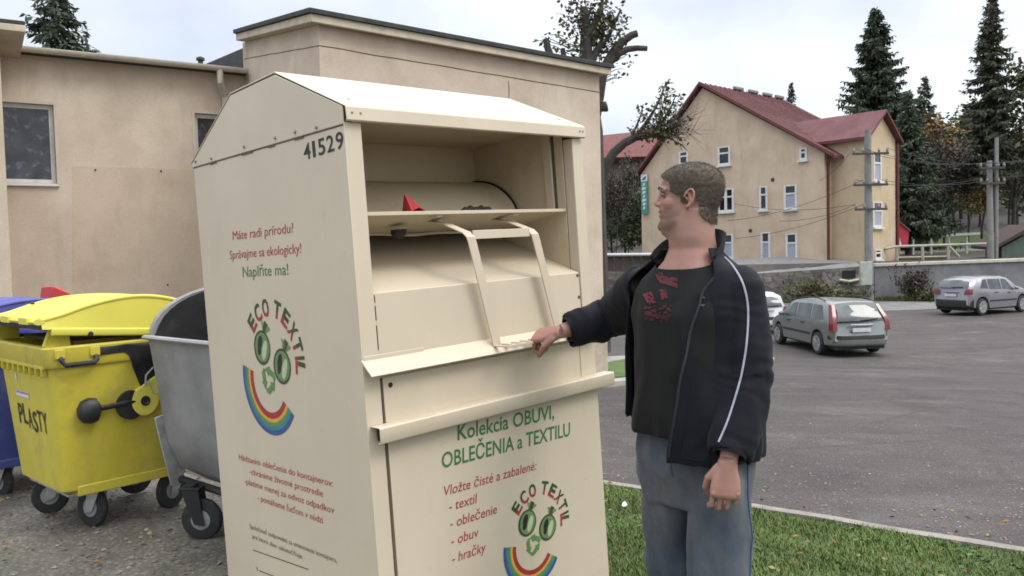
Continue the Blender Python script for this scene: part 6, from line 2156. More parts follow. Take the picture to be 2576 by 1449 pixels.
def hand(W, a, n_, right, curls, thumb_in, spread=.0, sc=1.0):
    """palm and five separate fingers; a = along the palm, n_ = back of the hand"""
    a = a.normalized(); n_ = (n_ - a * n_.dot(a)).normalized()
    s = n_.cross(a) if right else a.cross(n_)         # towards the thumb
    def P(x, y, z_): return W + (a * x + s * y + n_ * z_) * sc
    # palm
    secs = [(-.012, .026, .019, 0), (.012, .029, .0185, .001), (.038, .038, .0165, .002), (.066, .0425, .0150, .003), (.086, .0415, .0130, .003), (.095, .038, .0095, .001)]
    body.loft([[P(x, w * cos(2 * pi * k / 18) * (1 / (abs(cos(2 * pi * k / 18)) ** 2.6 + abs(sin(2 * pi * k / 18)) ** 2.6) ** (1 / 2.6)), z_ + h * sin(2 * pi * k / 18) * (1 / (abs(cos(2 * pi * k / 18)) ** 2.6 + abs(sin(2 * pi * k / 18)) ** 2.6) ** (1 / 2.6))) for k in range(18)] for x, w, h, z_ in secs])
    fl = [(.0330, .041, .027, .021, .0080), (.0110, .045, .030, .022, .0082), (-.0115, .042, .028, .021, .0080), (-.0330, .034, .022, .019, .0072)]
    for i, (y, l1, l2, l3, r_) in enumerate(fl):
        b1, b2, b3 = curls[i]
        p = P(.084 - .006 * (i == 3) - .003 * (i == 0), y, .001)
        ang = 0
        pts = [p]; rs = [r_ * 1.10]
        d_s = s * (spread * (1.5 - i))
        for l_, b_ in ((l1, b1), (l2, b2), (l3, b3)):
            ang += radians(b_)
            d = (a * cos(ang) - n_ * sin(ang) + d_s).normalized()
            pts.append(pts[-1] + d * l_ * .5 * sc); rs.append(r_ * .97)
            pts.append(pts[-1] + d * l_ * .5 * sc); rs.append(r_ * 1.02)
        rs[-1] = r_ * .72
        body.tube(pts, rs, 10)
        body.sphere(P(.084 - .006 * (i == 3), y, .008), .0088, 8)      # knuckle
    # thumb from the side of the palm
    t0 = P(.018, .026, -.006); t1 = t0 + (a * .028 + s * .020 - n_ * .012) * sc
    t2 = t1 + (a * (.030) + s * (.010 - thumb_in * .6) - n_ * (.010 + thumb_in)) * sc
    t3 = t2 + (a * .020 - s * (.004 + thumb_in) - n_ * (.008 + thumb_in * .5)) * sc
    body.tube([P(.002, .015, -.004), t0, t1, t2, t3], [.014, .0155, .0125, .0108, .0075], 10)
hand(WL_ + V((-.004, -.004, -.012)), V((-.13, -.10, -.98)), V((-.10, -.98, .10)), False, [(16, 56, 40), (20, 60, 42), (24, 62, 42), (30, 60, 40)], .012, sc=1.08)
hand(WR_ + V((-.010, .004, -.004)), V((-.83, .50, -.20)), V((.02, -.45, .88)), True, [(62, 88, 50), (66, 90, 50), (70, 90, 50), (74, 88, 48)], .018, sc=1.10)

bo = remesh(body, 'body', M_skin, None, .0030, 5, .45)
# carve eye sockets, mouth line, nostrils, temples
for v in bo.data.vertices:
    p = HMI @ v.co
    if p.x > .03 and p.z > .0 and p.z < .2 and abs(p.y) < .08:
        dx = 0
        for s in (-1, 1):
            d2_ = ((p.y - s * .031) / .018) ** 2 + ((p.z - .127) / .0105) ** 2
            dx -= .0085 * exp(-d2_)
            dx -= .003 * exp(-((p.y - s * .055) / .014) ** 2 - ((p.z - .155) / .02) ** 2)
        dx -= .0035 * exp(-((p.z - .0645) / .0028) ** 2) * (1 if abs(p.y) < .026 else 0)
        v.co += hx * dx
# stubble over jaw and upper lip, lips: extra material slots by position
bo.data.materials.clear(); bo.data.materials.append(M_skin); bo.data.materials.append(M_stub); bo.data.materials.append(M_lip)
for f in bo.data.polygons:
    p = HMI @ f.center
    f.material_index = 0
    if abs(p.y) < .016 + .004 * (p.z < .068) and p.x > .088 and .0530 < p.z < .0752: f.material_index = 2
_bm = bmesh.new(); _bm.from_mesh(bo.data)
_nv = [v for v in _bm.verts if -.11 < (HMI @ v.co).z < .045 and (HMI @ v.co).x < .085]
for _ in range(14): bmesh.ops.smooth_vert(_bm, verts=_nv, factor=.5, use_axis_x=True, use_axis_y=True, use_axis_z=True)
_bm.to_mesh(bo.data); _bm.free()
fin(bo, person)
sa_ = bo.data.attributes.new('stubble', 'FLOAT', 'POINT'); fa_ = bo.data.attributes.new('flush', 'FLOAT', 'POINT')
for v in bo.data.vertices:
    p = HMI @ (v.co + ORG)
    k_ = sst(-.035, .01, p.z) * sst(.098, .060, p.z) * sst(.015, .045, p.x) if p.z > -.05 else 0
    if .0745 < p.z < .092 and abs(p.y) < .030: k_ = max(k_, .7)
    if .0530 < p.z < .0752 and abs(p.y) < .018 and p.x > .086: k_ = 0
    sa_.data[v.index].value = .62 * k_
    fl_ = .55 * exp(-((p.x - .055) / .022) ** 2 - ((p.z - .098) / .020) ** 2) + .6 * exp(-((p.x + .012) / .02) ** 2 - ((p.z - .112) / .03) ** 2) * (1 if abs(p.y) > .07 else 0) + .4 * exp(-((p.x - .112) / .014) ** 2 - ((p.z - .098) / .014) ** 2)
    fa_.data[v.index].value = fl_ if p.z > -.05 else (.35 if noise.noise(v.co * 30) > .1 else .1)
vtx = [tuple(v.co + ORG) for v in bo.data.vertices]
pol = [tuple(f.vertices) for f in bo.data.polygons]
# eyes, brows
for s in (-1, 1):
    mb = MB(); mb.sphere(HM @ V((.0750, s * .031, .1265)) - ORG, .0112, 14); mb.build('eye', M_eye, person, smooth=True)
    mb = MB(); mb.sphere(HM @ V((.0830, s * .0305, .1265)) - ORG, .0062, 12); mb.build('iris', M_iris, person, smooth=True)
    mb = MB()      # upper lid with lashes
    mb.tube([HM @ V((.0835, s * .019, .1290)) - ORG, HM @ V((.0885, s * .030, .1345)) - ORG, HM @ V((.0800, s * .044, .1285)) - ORG], [.0022, .0036, .0022], 6); mb.build('eyelid', M_lip, person, smooth=True)
    mb = MB()
    mb.tube([HM @ V((.0985, s * .012, .1475)) - ORG, HM @ V((.0965, s * .028, .153)) - ORG, HM @ V((.0830, s * .050, .1485)) - ORG], [(.0028, .0030), (.0032, .0042), (.0018, .002)], 6)
    for i in range(60):
        k = RNG.random(); y = .012 + .038 * k
        p = HM @ V((.0995 - .0165 * k ** 2, s * y, .1475 + .006 * sin(pi * k))) - ORG
        leaf(mb, p, (hx * .4 + hy * s * .9 + V((0, 0, RNG.uniform(-.1, .7)))), .008, .0012, RNG)
    mb.build('eyebrow', M_brow, person)
# hair: copy of the scalp, thickened, with fine bristles
def is_hair(p):
    if p.z < .03: return False
    if p.x > .02:
        line = .186 - .020 * max(0, (abs(p.y) - .030)) / .045 - .35 * max(0, .062 - p.x) * (1 if abs(p.y) > .045 else .0)
        if p.x > .055: return p.z > line + .003 * sin(p.y * 260)
        return p.z > .120 + (p.x - .02) * .55 + (.05 if abs(p.y) < .05 else 0) if abs(p.y) > .05 else p.z > .17
    if p.x > -.004: return p.z > .098 and not (abs(p.y) > .0768 and p.z < .150)
    if p.x > -.042: return p.z > .150 - .0 * p.x if abs(p.y) > .0795 else p.z > (.140 if p.x > -.03 else .105)
    return p.z > .022 + .9 * max(0, p.x + .085) + .004 * sin(p.y * 180)
keep = {}
hm = MB()
ncos = {}
for f in bo.data.polygons:
    ids = list(f.vertices)
    ps = [HMI @ V(vtx[i]) for i in ids]
    if all(p.z > .02 for p in ps) and all(is_hair(p) for p in ps):
        nf = []
        for i in ids:
            if i not in keep:
                keep[i] = len(hm.v)
                n_ = bo.data.vertices[i].normal
                p = HMI @ V(vtx[i])
                th = .0045 + .004 * sst(.13, .19, p.z) + .0022 * noise.noise(V(vtx[i]) * 90)
                hm.v.append(V(vtx[i]) - ORG + n_ * th)
            nf.append(keep[i])
        hm.f.append(nf); hm.m.append(0)
inv = {v: k for k, v in keep.items()}
nh = len(hm.v)
for i in range(14000):
    j = RNG.randrange(nh)
    n_ = bo.data.vertices[inv[j]].normal
    p0 = HMI @ V(vtx[inv[j]])
    flow = (V((0, 0, -1)) * .8 - hx * .2) if p0.z < .17 else (hx * .35 + V((0, 0, .2)))
    d = (n_ * .75 + flow * .7 + V((RNG.gauss(0, .3), RNG.gauss(0, .3), RNG.gauss(0, .3)))).normalized()
    leaf(hm, hm.v[j] - n_ * .001 + V((RNG.gauss(0, .0012), RNG.gauss(0, .0012), RNG.gauss(0, .0012))), d, RNG.uniform(.004, .009), .0008, RNG)
hm.build('hair', M_hair, person, smooth=True, angle=80, fix=False)

# ---------------- clothes
def fold(p, k=1.0, seed=0, zs=1.0):
    q = V((p.x * 9 + seed, p.y * 9, p.z * 2.2 * zs))
    a = noise.noise(q); b_ = noise.noise(V((p.x * 22, p.y * 22 + seed, p.z * 9)))
    return k * (.010 * (1 - abs(a) * 2.0) + .0035 * b_)
def folded(o, k, seed, mask=None, zs=1.0):
    o.data.update()
    ns = [v.normal.copy() for v in o.data.vertices]
    for v, n_ in zip(o.data.vertices, ns):
        m_ = mask(v.co) if mask else 1
        v.co += n_ * (fold(v.co, k, seed, zs) * m_)
def arm_folds(o, S, E, W, amp):
    """rings of creases around elbow, armpit and cuff"""
    ns = [v.normal.copy() for v in o.data.vertices]
    for v, n_ in zip(o.data.vertices, ns):
        best = None
        for A, Bq, o0 in ((S, E, 0), (E, W, 1)):
            d = Bq - A; t_ = max(0, min(1, (v.co - A).dot(d) / d.length_squared))
            dist = (v.co - A - d * t_).length
            if best is None or dist < best[0]: best = (dist, t_ + o0)
        if best[0] < .11 and best[1] > .12:
            u = best[1]
            g = exp(-((u - 1) / .28) ** 2) + .6 * exp(-((u - 1.9) / .2) ** 2) + .5 * exp(-((u - .3) / .2) ** 2)
            w = sin(u * 38 + 9 * noise.noise(v.co * 9)) * .45 + .8 * noise.noise(V((v.co.x * 14, v.co.y * 14, v.co.z * 26)))
            v.co += n_ * (amp * g * w)
# T-shirt
tm = MB()
TS = [(1.545, .086, .084), (1.510, .095, .087), (1.480, .122, .092), (1.445, .160, .100), (1.40, .182, .118), (1.33, .188, .138), (1.22, .186, .146), (1.10, .190, .155), (1.00, .196, .158), (.955, .198, .156), (.935, .19, .150)]
tm.loft([ell_ring(PC + V((0, 0, z_)) + Fv * (.008 if z_ < 1.45 else .004), a, b_, 40) for z_, a, b_ in TS])
for S_, E_ in ((SR, ER),): tm.tube([S_, S_.lerp(E_, .25), S_.lerp(E_, .5)], [.058, .060, .060], 18)
ts = remesh(tm, 't_shirt', M_shirt, None, .007, 5)
folded(ts, 1.6, 3, lambda p: sst(1.48, 1.3, p.z))
bm = bmesh.new(); bm.from_mesh(ts.data)
for co_, no_ in ((PC + V((0, 0, 1.507)), V((0, 0, 1)) + Fv * .30), (V((0, 0, .945)), V((0, 0, -1)))):
    bmesh.ops.bisect_plane(bm, geom=bm.verts[:] + bm.edges[:] + bm.faces[:], plane_co=co_, plane_no=no_.normalized(), clear_outer=True)
bm.to_mesh(ts.data); bm.free()
so_ = ts.modifiers.new('t', 'SOLIDIFY'); so_.thickness = .003; so_.offset = 0
fin(ts, person)
# jeans
jm = MB()
jm.loft([ell_ring(PC + V((0, 0, z_)), a, b_, 36) for z_, a, b_ in ((1.00, .175, .130), (.94, .182, .132), (.88, .184, .130), (.83, .182, .122), (.76, .182, .108), (.70, .178, .098))])
for hp_, kn, an_, s in ((HIPL, KNL, ANL, 1), (HIPR, KNR, ANR, -1)):
    jm.tube([hp_ + V((0, 0, -.02)), hp_.lerp(kn, .3), hp_.lerp(kn, .65), kn, kn.lerp(an_, .35), kn.lerp(an_, .7), an_ + V((0, 0, -.04))], [.096, .096, .090, .085, .084, .088, .094], 22)
jo = remesh(jm, 'jeans', M_jean, None, .008, 7)
folded(jo, 1.7, 8, lambda p: sst(.98, .86, p.z) + .6 * exp(-((p.z - .48) / .1) ** 2), 1.6)
fin(jo, person)
jb = [V(v.co + ORG) for v in jo.data.vertices]
bvj = BVHTree.FromPolygons(jb, [tuple(f.vertices) for f in jo.data.polygons])
def stitch(name, pts_from, mat, r_, parent, bv, lift=.001):
    mb = MB(); pts = []
    for o_, d in pts_from:
        h = bv.ray_cast(o_, d)
        if h[0] is not None: pts.append(h[0] + h[1] * lift - ORG)
    if len(pts) > 2: mb.tube(pts, r_, 5)
    return mb.build(name, mat, parent, smooth=True)
sd = (Lv * .95 - Fv * .1).normalized()
stitch('side_seam', [(HIPL.lerp(KNL, k) + sd * .5 + V((0, 0, 0)), -sd) for k in [i / 30 for i in range(34)]], cloth('seam_blue', (.055, .085, .14), .2), (.0035), jo, bvj)
stitch('fly_seam', [(PC + Fv * .5 + V((0, 0, .92 - .012 * i)) - Lv * .004, -Fv) for i in range(10)], M_jean, .0035, jo, bvj)
pk = []
for i in range(12):
    k = i / 11
    d = (Fv * cos(radians(30 + 42 * k)) + Lv * sin(radians(30 + 42 * k)))
    h = bvj.ray_cast(V((PC.x, PC.y, .875 - .10 * k ** 1.6)) + d * .5, -d)
    if h[0] is not None: pk.append(h[0] + h[1] * .001 - ORG)
mb = MB(); mb.tube(pk, .003, 5); mb.build('pocket_seam', M_jean, jo, smooth=True)
for an_ in (ANL, ANR):
    mb = MB(); mb.tube([an_ + V((0, 0, -.05)) - Fv * .06 - ORG, an_ + V((0, 0, -.045)) - ORG, an_ + V((0, 0, -.05)) + Fv * .10 - ORG, an_ + V((0, 0, -.062)) + Fv * .19 - ORG], [(.036, .036), (.042, .045), (.046, .036), (.03, .02)], 16)
    mb.build('shoe', M_shoe, person, smooth=True)
# jacket: torso shell and sleeves, cut open at the front
km = MB()
JT = [(1.575, .088, .084), (1.530, .102, .092), (1.497, .140, .100), (1.468, .180, .110), (1.42, .200, .126), (1.34, .207, .150), (1.22, .206, .160), (1.10, .211, .170), (.99, .218, .174), (.90, .220, .172), (.868, .214, .166), (.845, .21, .16)]
km.loft([ell_ring(PC + V((0, 0, z_)) + Fv * .004, a, b_, 44) for z_, a, b_ in JT])
WLc = WL_ + (EL - WL_).normalized() * .012; WRc = WR_ + (ER - WR_).normalized() * .022
def sleeve(S, E, W, rr): km.tube([S, S.lerp(E, .3), S.lerp(E, .65), E, E.lerp(W, .35), E.lerp(W, .72), E.lerp(W, .92), W], rr, 24)
sleeve(SL + Lv * -.005 + V((0, 0, -.012)), EL, WLc, [.072, .073, .071, .068, .066, .061, .055, .049])
for S_, k_ in ((SL, 1), (SR, -1)): km.sphere(S_ - Lv * .012 * k_ + V((0, 0, -.030)), .076, 16)
sleeve(SR + Lv * .005 + V((0, 0, -.012)), ER, WRc, [.074, .076, .073, .070, .066, .060, .053, .047])
ko = remesh(km, 'jacket', M_jack, None, .0075, 6)
folded(ko, 1.9, 14, lambda p: .35 + .65 * sst(1.42, 1.2, p.z))
arm_folds(ko, SL, EL, WLc, .0055); arm_folds(ko, SR, ER, WRc, .006)
def theta(p):
    d = p - PC; return math.degrees(atan2(d.dot(Lv), d.dot(Fv)))
def tleft(z_): return interp([(.86, 2), (1.10, 14), (1.27, 24), (1.40, 38), (1.47, 56), (1.56, 66)], z_)
def in_arm(p):
    for A, Bq in ((SL, EL), (EL, WLc), (SR, ER), (ER, WRc)):
        d = Bq - A; t_ = max(0, min(1, (p - A).dot(d) / d.length_squared))
        if (p - A - d * t_).length < .105 and t_ > (.15 if A in (SL, SR) else 0): return True
    return False
bm = bmesh.new(); bm.from_mesh(ko.data)
for co_, no_ in ((V((0, 0, 1.545)), V((0, 0, 1))), (V((0, 0, .870)), V((0, 0, -1)))):
    bmesh.ops.bisect_plane(bm, geom=bm.verts[:] + bm.edges[:] + bm.faces[:], plane_co=co_, plane_no=no_, clear_outer=True)
dl = []
dWL = (EL - WLc).normalized(); dWR = (ER - WRc).normalized()
for f in bm.faces:
    c = f.calc_center_median()
    if -.035 < (c - WLc).dot(dWL) < .004 and ((c - WLc) - dWL * (c - WLc).dot(dWL)).length < .060: dl.append(f); continue
    if (c - WRc).length < .12 and (c - WRc).dot(dWR) < .004: dl.append(f); continue
    arm = in_arm(c)
    d = V((c.x - PC.x, c.y - PC.y, 0))
    th = theta(c)
    if -150 < th < -60 and not arm and c.z < .985 - .115 * sst(-60, -140, th) and d.length < .26: dl.append(f); continue
    if -70 < th < tleft(c.z) + 1.5 * sin(c.z * 24) and d.length < .235 and not (arm and abs(th) > 60): dl.append(f)
bmesh.ops.delete(bm, geom=dl, context='FACES')
# drop loose crumbs
seen = set(); best = []
for v in bm.verts:
    if v in seen: continue
    st = [v]; comp = []
    seen.add(v)
    while st:
        q = st.pop(); comp.append(q)
        for e in q.link_edges:
            w_ = e.other_vert(q)
            if w_ not in seen: seen.add(w_); st.append(w_)
    if len(comp) > len(best): best = comp
bs_ = set(best)
bmesh.ops.delete(bm, geom=[v for v in bm.verts if v not in bs_], context='VERTS')
for v in bm.verts:           # straighten the cut front edges
    if any(e.is_boundary for e in v.link_edges) and v.co.z > .8705 and v.co.z < 1.5445:
        th = theta(v.co)
        for tgt in (tleft(v.co.z), -70):
            if abs(th - tgt) < 9 and (V((v.co.x, v.co.y, 0)) - PC).length < .26:
                d = V((v.co.x - PC.x, v.co.y - PC.y, 0)).length
                v.co = PC + (Fv * cos(radians(tgt)) + Lv * sin(radians(tgt))) * d + V((0, 0, v.co.z))
bm.to_mesh(ko.data); bm.free()
so_ = ko.modifiers.new('t', 'SOLIDIFY'); so_.thickness = .006; so_.offset = -1
sm_ = ko.modifiers.new('s', 'SMOOTH'); sm_.iterations = 2; sm_.factor = .4
bake(ko)
kv = [V(v.co) for v in ko.data.vertices]
bvk = BVHTree.FromPolygons(kv, [tuple(f.vertices) for f in ko.data.polygons])
fin(ko, person)
# standing collar, open at the throat, points turned outwards
def collar(u, v):
    th = radians(70 - 4 + (360 - 138) * u)       # from left front round the back to the right front
    e = abs(2 * u - 1)
    out = .014 + .020 * v * (.35 + .65 * e ** 2)
    a, b_ = .088 + out, .084 + out
    h = v * (.070 - .026 * e ** 3)
    p = PC + Fv * (cos(th) * b_ - .006) + Lv * (sin(th) * a) + V((0, 0, 1.502 + .040 * (1 - e ** 1.5) - .012 * e ** 4 + h))
    p += V((0, 0, -.018 * e ** 6 * v)) + (Fv * .022 + Lv * .010 * (1 if u < .5 else -1)) * (e ** 6) * v
    return p - ORG
mb = MB(); mb.grid(collar, 44, 8); cl_ = mb.build('collar', M_jack, ko, smooth=True)
so_ = cl_.modifiers.new('t', 'SOLIDIFY'); so_.thickness = .006; so_.offset = 0
mb = MB(); mb.grid(lambda u, v: collar(u, .1 + .88 * v) * 1.0 + ((V((0, 0, 1.5)) - collar(u, v)) * V((1, 1, 0))).normalized() * .0045, 44, 6); mb.build('collar_lining', M_collin, ko, smooth=True)
# zip edge of the front, hem band and cuffs
def along(bv, pix, lift=.0015):
    pts = []
    for x, y in pix:
        h = bv.ray_cast(CAMP, ray(x, y).normalized())
        if h[0] is not None: pts.append(h[0] + h[1] * lift)
    return pts
def dense(pix, n=8):
    out = []
    P_ = [pix[0]] + list(pix) + [pix[-1]]
    for i in range(1, len(P_) - 2):
        for k in range(n):
            t_ = k / n
            out.append(tuple(.5 * (2 * P_[i][j] + (P_[i + 1][j] - P_[i - 1][j]) * t_ + (2 * P_[i - 1][j] - 5 * P_[i][j] + 4 * P_[i + 1][j] - P_[i + 2][j]) * t_ ** 2 + (3 * P_[i][j] - P_[i - 1][j] - 3 * P_[i + 1][j] + P_[i + 2][j]) * t_ ** 3) for j in (0, 1)))
    return out + [pix[-1]]
pp = along(bvk, dense([(1822, 648), (1845, 672), (1868, 712), (1880, 762), (1881, 820), (1876, 880), (1866, 940), (1850, 1000), (1830, 1060), (1808, 1112)]))
mb = MB(); mb.tube([p - ORG for p in pp], .0032, 6); mb.build('piping', M_pip, ko, smooth=True)
for W, d, r_ in ((WLc, dWL, .0535), (WRc, dWR, .0485)):
    a = d.orthogonal().normalized(); b_ = d.cross(a)
    mb = MB()
    for k0, rr in ((.000, r_ - .002), (.008, r_), (.030, r_ + .002), (.040, r_ + .003)): pass
    mb.loft([[W + d * k0 + (a * cos(2 * pi * k / 24) + b_ * sin(2 * pi * k / 24)) * rr - ORG for k in range(24)] for k0, rr in ((.014, r_ - .010), (.002, r_ - .008), (.000, r_ - .002), (.010, r_ + .0005), (.032, r_ + .002), (.040, r_ + .000))], cap=False)
    cu_ = mb.build('cuff', M_jack, ko, smooth=True)
# zip along the left front edge, shoulder and side seams
def radial(bv, th, z_, lift=.0018):
    d = Fv * cos(radians(th)) + Lv * sin(radians(th))
    o_ = V((PC.x, PC.y, z_)) + d * .6
    h = bv.ray_cast(o_, -d)
    return None if h[0] is None else h[0] + h[1] * lift - ORG
zp = [radial(bvk, tleft(.89 + .56 * i / 30) + 2.6, .89 + .56 * i / 30) for i in range(31)]
zp = [p for p in zp if p is not None]
mb = MB(); mb.tube(zp, [(.0022, .0045)] * len(zp), 6); mb.build('zip', pm('zip_grey', (.022, .022, .025), .5, .2, var=.3, vs=200), ko, smooth=True)
zp = [radial(bvk, tleft(.89 + .50 * i / 30) + 13, .89 + .50 * i / 30, .0006) for i in range(31)]
zp = [p for p in zp if p is not None]
mb = MB(); mb.tube(zp, .0016, 5); mb.build('facing_seam', M_jack, ko, smooth=True)
hp_ = [radial(bvk, th, .893, .0006) for th in range(14, 76, 4)]
hp_ = [p for p in hp_ if p is not None]
mb = MB(); mb.tube(hp_, .0018, 5); mb.build('hem_seam', M_jack, ko, smooth=True)
# emblem letters on the left breast
em = MB()
h = bvk.ray_cast(CAMP, ray(1755, 755).normalized())
def on_chest(bv, px, py, fall):
    h = bv.ray_cast(CAMP, ray(px, py).normalized())
    return (h[0] + h[1] * .0016 if h[0] is not None else fall)
if h[0] is not None:
    for ch, x0, wpx in (('I', 1741, 7), ('C', 1753, 20)):
        vs, fs = text_mesh(ch, 1.0, .012)
        xa = min(v.x for v in vs); xb = max(v.x for v in vs)
        pts = [on_chest(bvk, x0 + (v.x - xa) / (xb - xa) * wpx, 768 - v.y / .73 * 26 + (v.x - xa) * 4, h[0]) - ORG for v in vs]
        em.add(pts, fs)
    em.build('emblem', M_emb, ko, fix=False)
# faded red print on the shirt
tv = [V(v.co + ORG) for v in ts.data.vertices]
bvt = BVHTree.FromPolygons(tv, [tuple(f.vertices) for f in ts.data.polygons])
pm_ = MB()
def patch(quad, n=5, keepf=1.0):
    (x0, y0), (x1, y1), (x2, y2), (x3, y3) = quad
    g = []
    for j in range(n + 1):
        for i in range(n + 1):
            u, v = i / n, j / n
            x = (x0 * (1 - u) + x1 * u) * (1 - v) + (x3 * (1 - u) + x2 * u) * v
            y = (y0 * (1 - u) + y1 * u) * (1 - v) + (y3 * (1 - u) + y2 * u) * v
            h = bvt.ray_cast(CAMP, ray(x, y).normalized())
            g.append(None if h[0] is None else h[0] + h[1] * .0035 - ORG)
    for j in range(n):
        for i in range(n):
            q = [j * (n + 1) + i, j * (n + 1) + i + 1, (j + 1) * (n + 1) + i + 1, (j + 1) * (n + 1) + i]
            if all(g[k] is not None for k in q) and RNG.random() < keepf:
                pm_.add([g[k] for k in q], [(0, 1, 2, 3)])
patch([(1656, 692), (1706, 700), (1706, 726), (1660, 712)], 8, .92)
patch([(1650, 690), (1668, 686), (1672, 700), (1656, 706)], 5, .8)
patch([(1618, 740), (1640, 734), (1652, 762), (1632, 768)], 6, .85)
patch([(1660, 730), (1676, 728), (1682, 750), (1666, 756)], 6, .85)
patch([(1618, 772), (1690, 768), (1688, 812), (1626, 806)], 16, .38)
patch([(1622, 782), (1684, 800), (1682, 808), (1622, 790)], 12, .6)
pm_.build('shirt_print', M_prn, ts, fix=False)
# ------------------------------------------------------------------ grass blades, leaves, stones, litter
M_grass = leafmat('grass_blades', [(.064, .110, .026), (.104, .160, .040), (.145, .195, .056), (.082, .130, .032), (.19, .20, .08)], .6)
mb = MB(); rng = random.Random(31)
def on_verge(x, y):
    s = ks(x, y)
    return s < -.04
cnt = 0
while cnt < 60000:
    x = rng.uniform(.3, 4.6); y = rng.uniform(1.8, 7.0)
    s = ks(x, y)
    if s > -.05: continue
    # keep what the picture can see plus a margin
    if y < 2.4 or x / y > 0.95: continue
    if (V((x, y, 0)) - V((.387, 3.404, 0))).dot(V((.697, -.717, 0))) < -.02 and x < .42: continue
    dn = noise.noise(V((x * 2.2, y * 2.2, 0)))
    if rng.random() < .55 and dn < -.18: continue
    z_ = gz(x, y) + .006
    hgt = rng.uniform(.018, .05) * (1 + .5 * dn)
    a = rng.uniform(0, 2 * pi)
    dx, dy = cos(a), sin(a)
    w_ = rng.uniform(.0022, .0042)
    le = rng.uniform(.2, .9) * hgt
    p = V((x, y, z_))
    sd = V((-dy, dx, 0)) * w_
    m = p + V((dx, dy, 0)) * le * .4 + V((0, 0, hgt * .65))
    tip = p + V((dx, dy, 0)) * le + V((0, 0, hgt))
    b = len(mb.v)
    mb.v += [p - sd, p + sd, m + sd * .7, m - sd * .7, tip]
    mb.f += [[b, b + 1, b + 2, b + 3], [b + 3, b + 2, b + 4]]; mb.m += [0, 0]
    cnt += 1
o = mb.build('grass', M_grass, fix=False); tag(o, 'short green grass on the verge beside the kerb', 'grass', kind='stuff')
# broad-leaved weeds
mb = MB()
for i in range(1500):
    x = rng.uniform(.5, 4.4); y = rng.uniform(2.3, 6.4)
    if ks(x, y) > -.12 or x / y > .95: continue
    if noise.noise(V((x * 1.3, y * 1.3, 7))) < -.05: continue
    c = V((x, y, gz(x, y) + .018))
    for j in range(rng.randint(3, 5)):
        a = rng.uniform(0, 2 * pi)
        leaf(mb, c, V((cos(a), sin(a), rng.uniform(.1, .7))), rng.uniform(.025, .055), rng.uniform(.018, .035), rng, .2)
o = mb.build('clover', leafmat('weed_leaves', [(.05, .10, .03), (.085, .15, .05), (.12, .19, .075)], .55), fix=False); tag(o, 'broad leaved weeds and clover among the verge grass', 'weeds', kind='stuff')
# fallen leaves
mb = MB()
for i in range(420):
    x = rng.uniform(.5, 4.6); y = rng.uniform(2.2, 6.8)
    if ks(x, y) > 0.9: continue
    c = V((x, y, gz(x, y) + (.035 if ks(x, y) < -.05 else .012)))
    a = rng.uniform(0, 2 * pi)
    leaf(mb, c, V((cos(a), sin(a), rng.uniform(-.15, .3))), rng.uniform(.025, .06), rng.uniform(.015, .035), rng, .1)
for i in range(260):
    x = rng.uniform(-4.5, -.4); y = rng.uniform(3.4, 6.5)
    c = V((x, y, gz(x, y) + .016)); a = rng.uniform(0, 2 * pi)
    leaf(mb, c, V((cos(a), sin(a), rng.uniform(-.1, .2))), rng.uniform(.02, .05), rng.uniform(.012, .03), rng, .1)
o = mb.build('fallen_leaves', leafmat('fallen_leaf', [(.22, .13, .05), (.13, .075, .03), (.30, .20, .08), (.10, .07, .04)]), fix=False); tag(o, 'brown fallen leaves scattered over grass and yard', 'leaves', kind='stuff')
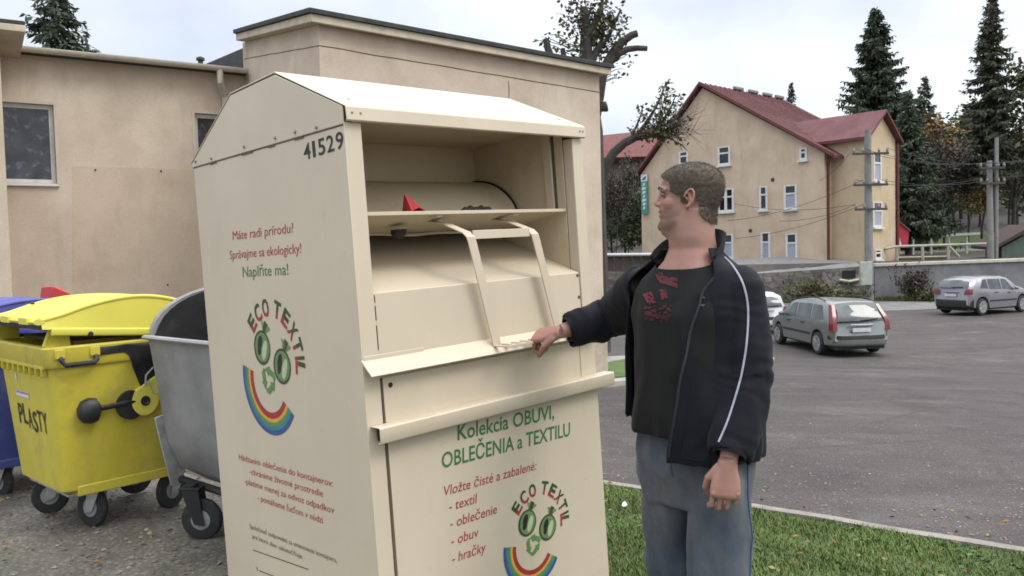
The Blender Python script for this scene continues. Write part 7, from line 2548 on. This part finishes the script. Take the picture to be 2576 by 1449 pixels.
# stones of the yard and loose grit on the asphalt
mb = MB()
def stone(c, r):
    vs = []
    for z_, rr in ((-.4, .7), (.2, 1), (.75, .55)):
        n = 5; o_ = rng.random() * 6
        for k in range(n):
            a = o_ + 2 * pi * k / n
            vs.append(c + V((cos(a) * rr, sin(a) * rr * .8, z_ * .7)) * r * rng.uniform(.8, 1.2))
    b = len(mb.v); mb.v += vs
    for i in range(2):
        for k in range(5): mb.f.append([b + i * 5 + k, b + i * 5 + (k + 1) % 5, b + (i + 1) * 5 + (k + 1) % 5, b + (i + 1) * 5 + k]); mb.m.append(0)
    mb.f.append([b + 10 + k for k in range(5)]); mb.m.append(0)
for i in range(7000):
    x = rng.uniform(-5.5, .2); y = rng.uniform(3.0, 7.5)
    if rng.random() > .4 + 1.0 * noise.noise(V((x * 1.1, y * 1.1, 2))): continue
    stone(V((x, y, gz(x, y) + .006)), rng.choice((.005, .007, .009, .012, .017)))
o = mb.build('yard_gravel', leafmat('gravel_stones', [(.16, .14, .11), (.24, .215, .175), (.10, .09, .075), (.32, .29, .25)], .9), fix=False); tag(o, 'loose gravel stones on the dirt yard by the bins', 'gravel', kind='stuff')
mb = MB()
for i in range(3600):
    x = rng.uniform(.6, 9.5); s = rng.uniform(.08, 5.5) ** 1.0
    y = (6.0 + s - x * KN.x) / KN.y
    if y < 2: continue
    if rng.random() > 1.0 - s * .13: continue
    stone(V((x, y, gz(x, y) + .003)), rng.choice((.004, .005, .006, .008, .011)))
o = mb.build('asphalt_grit', leafmat('grit_stones', [(.20, .19, .175), (.32, .30, .28), (.14, .13, .12), (.42, .40, .37)], .9), fix=False); tag(o, 'loose grit lying on the asphalt beyond the kerb', 'grit', kind='stuff')
# a scrap of white paper in the grass, a twig and patches on the asphalt
c = hit(1570, 1258, V((.9, 5.6, gz(.9, 5.6) + .05)), V((0, 0, 1)))
g_ = V((c.x, c.y, gz(c.x, c.y) + .045))
mb = MB(); mb.add([g_ + V((-.020, -.01, 0)), g_ + V((.002, -.012, -.010)), g_ + V((.026, .0, .002)), g_ + V((.008, .014, .028)), g_ + V((-.01, .012, .016))], [(0, 1, 4), (1, 2, 3), (1, 3, 4)])
o = mb.build('paper_scrap', pm('white_paper', (.7, .7, .7), .8)); tag(o, 'small white crumpled paper scrap in the grass left of the person', 'paper scrap')
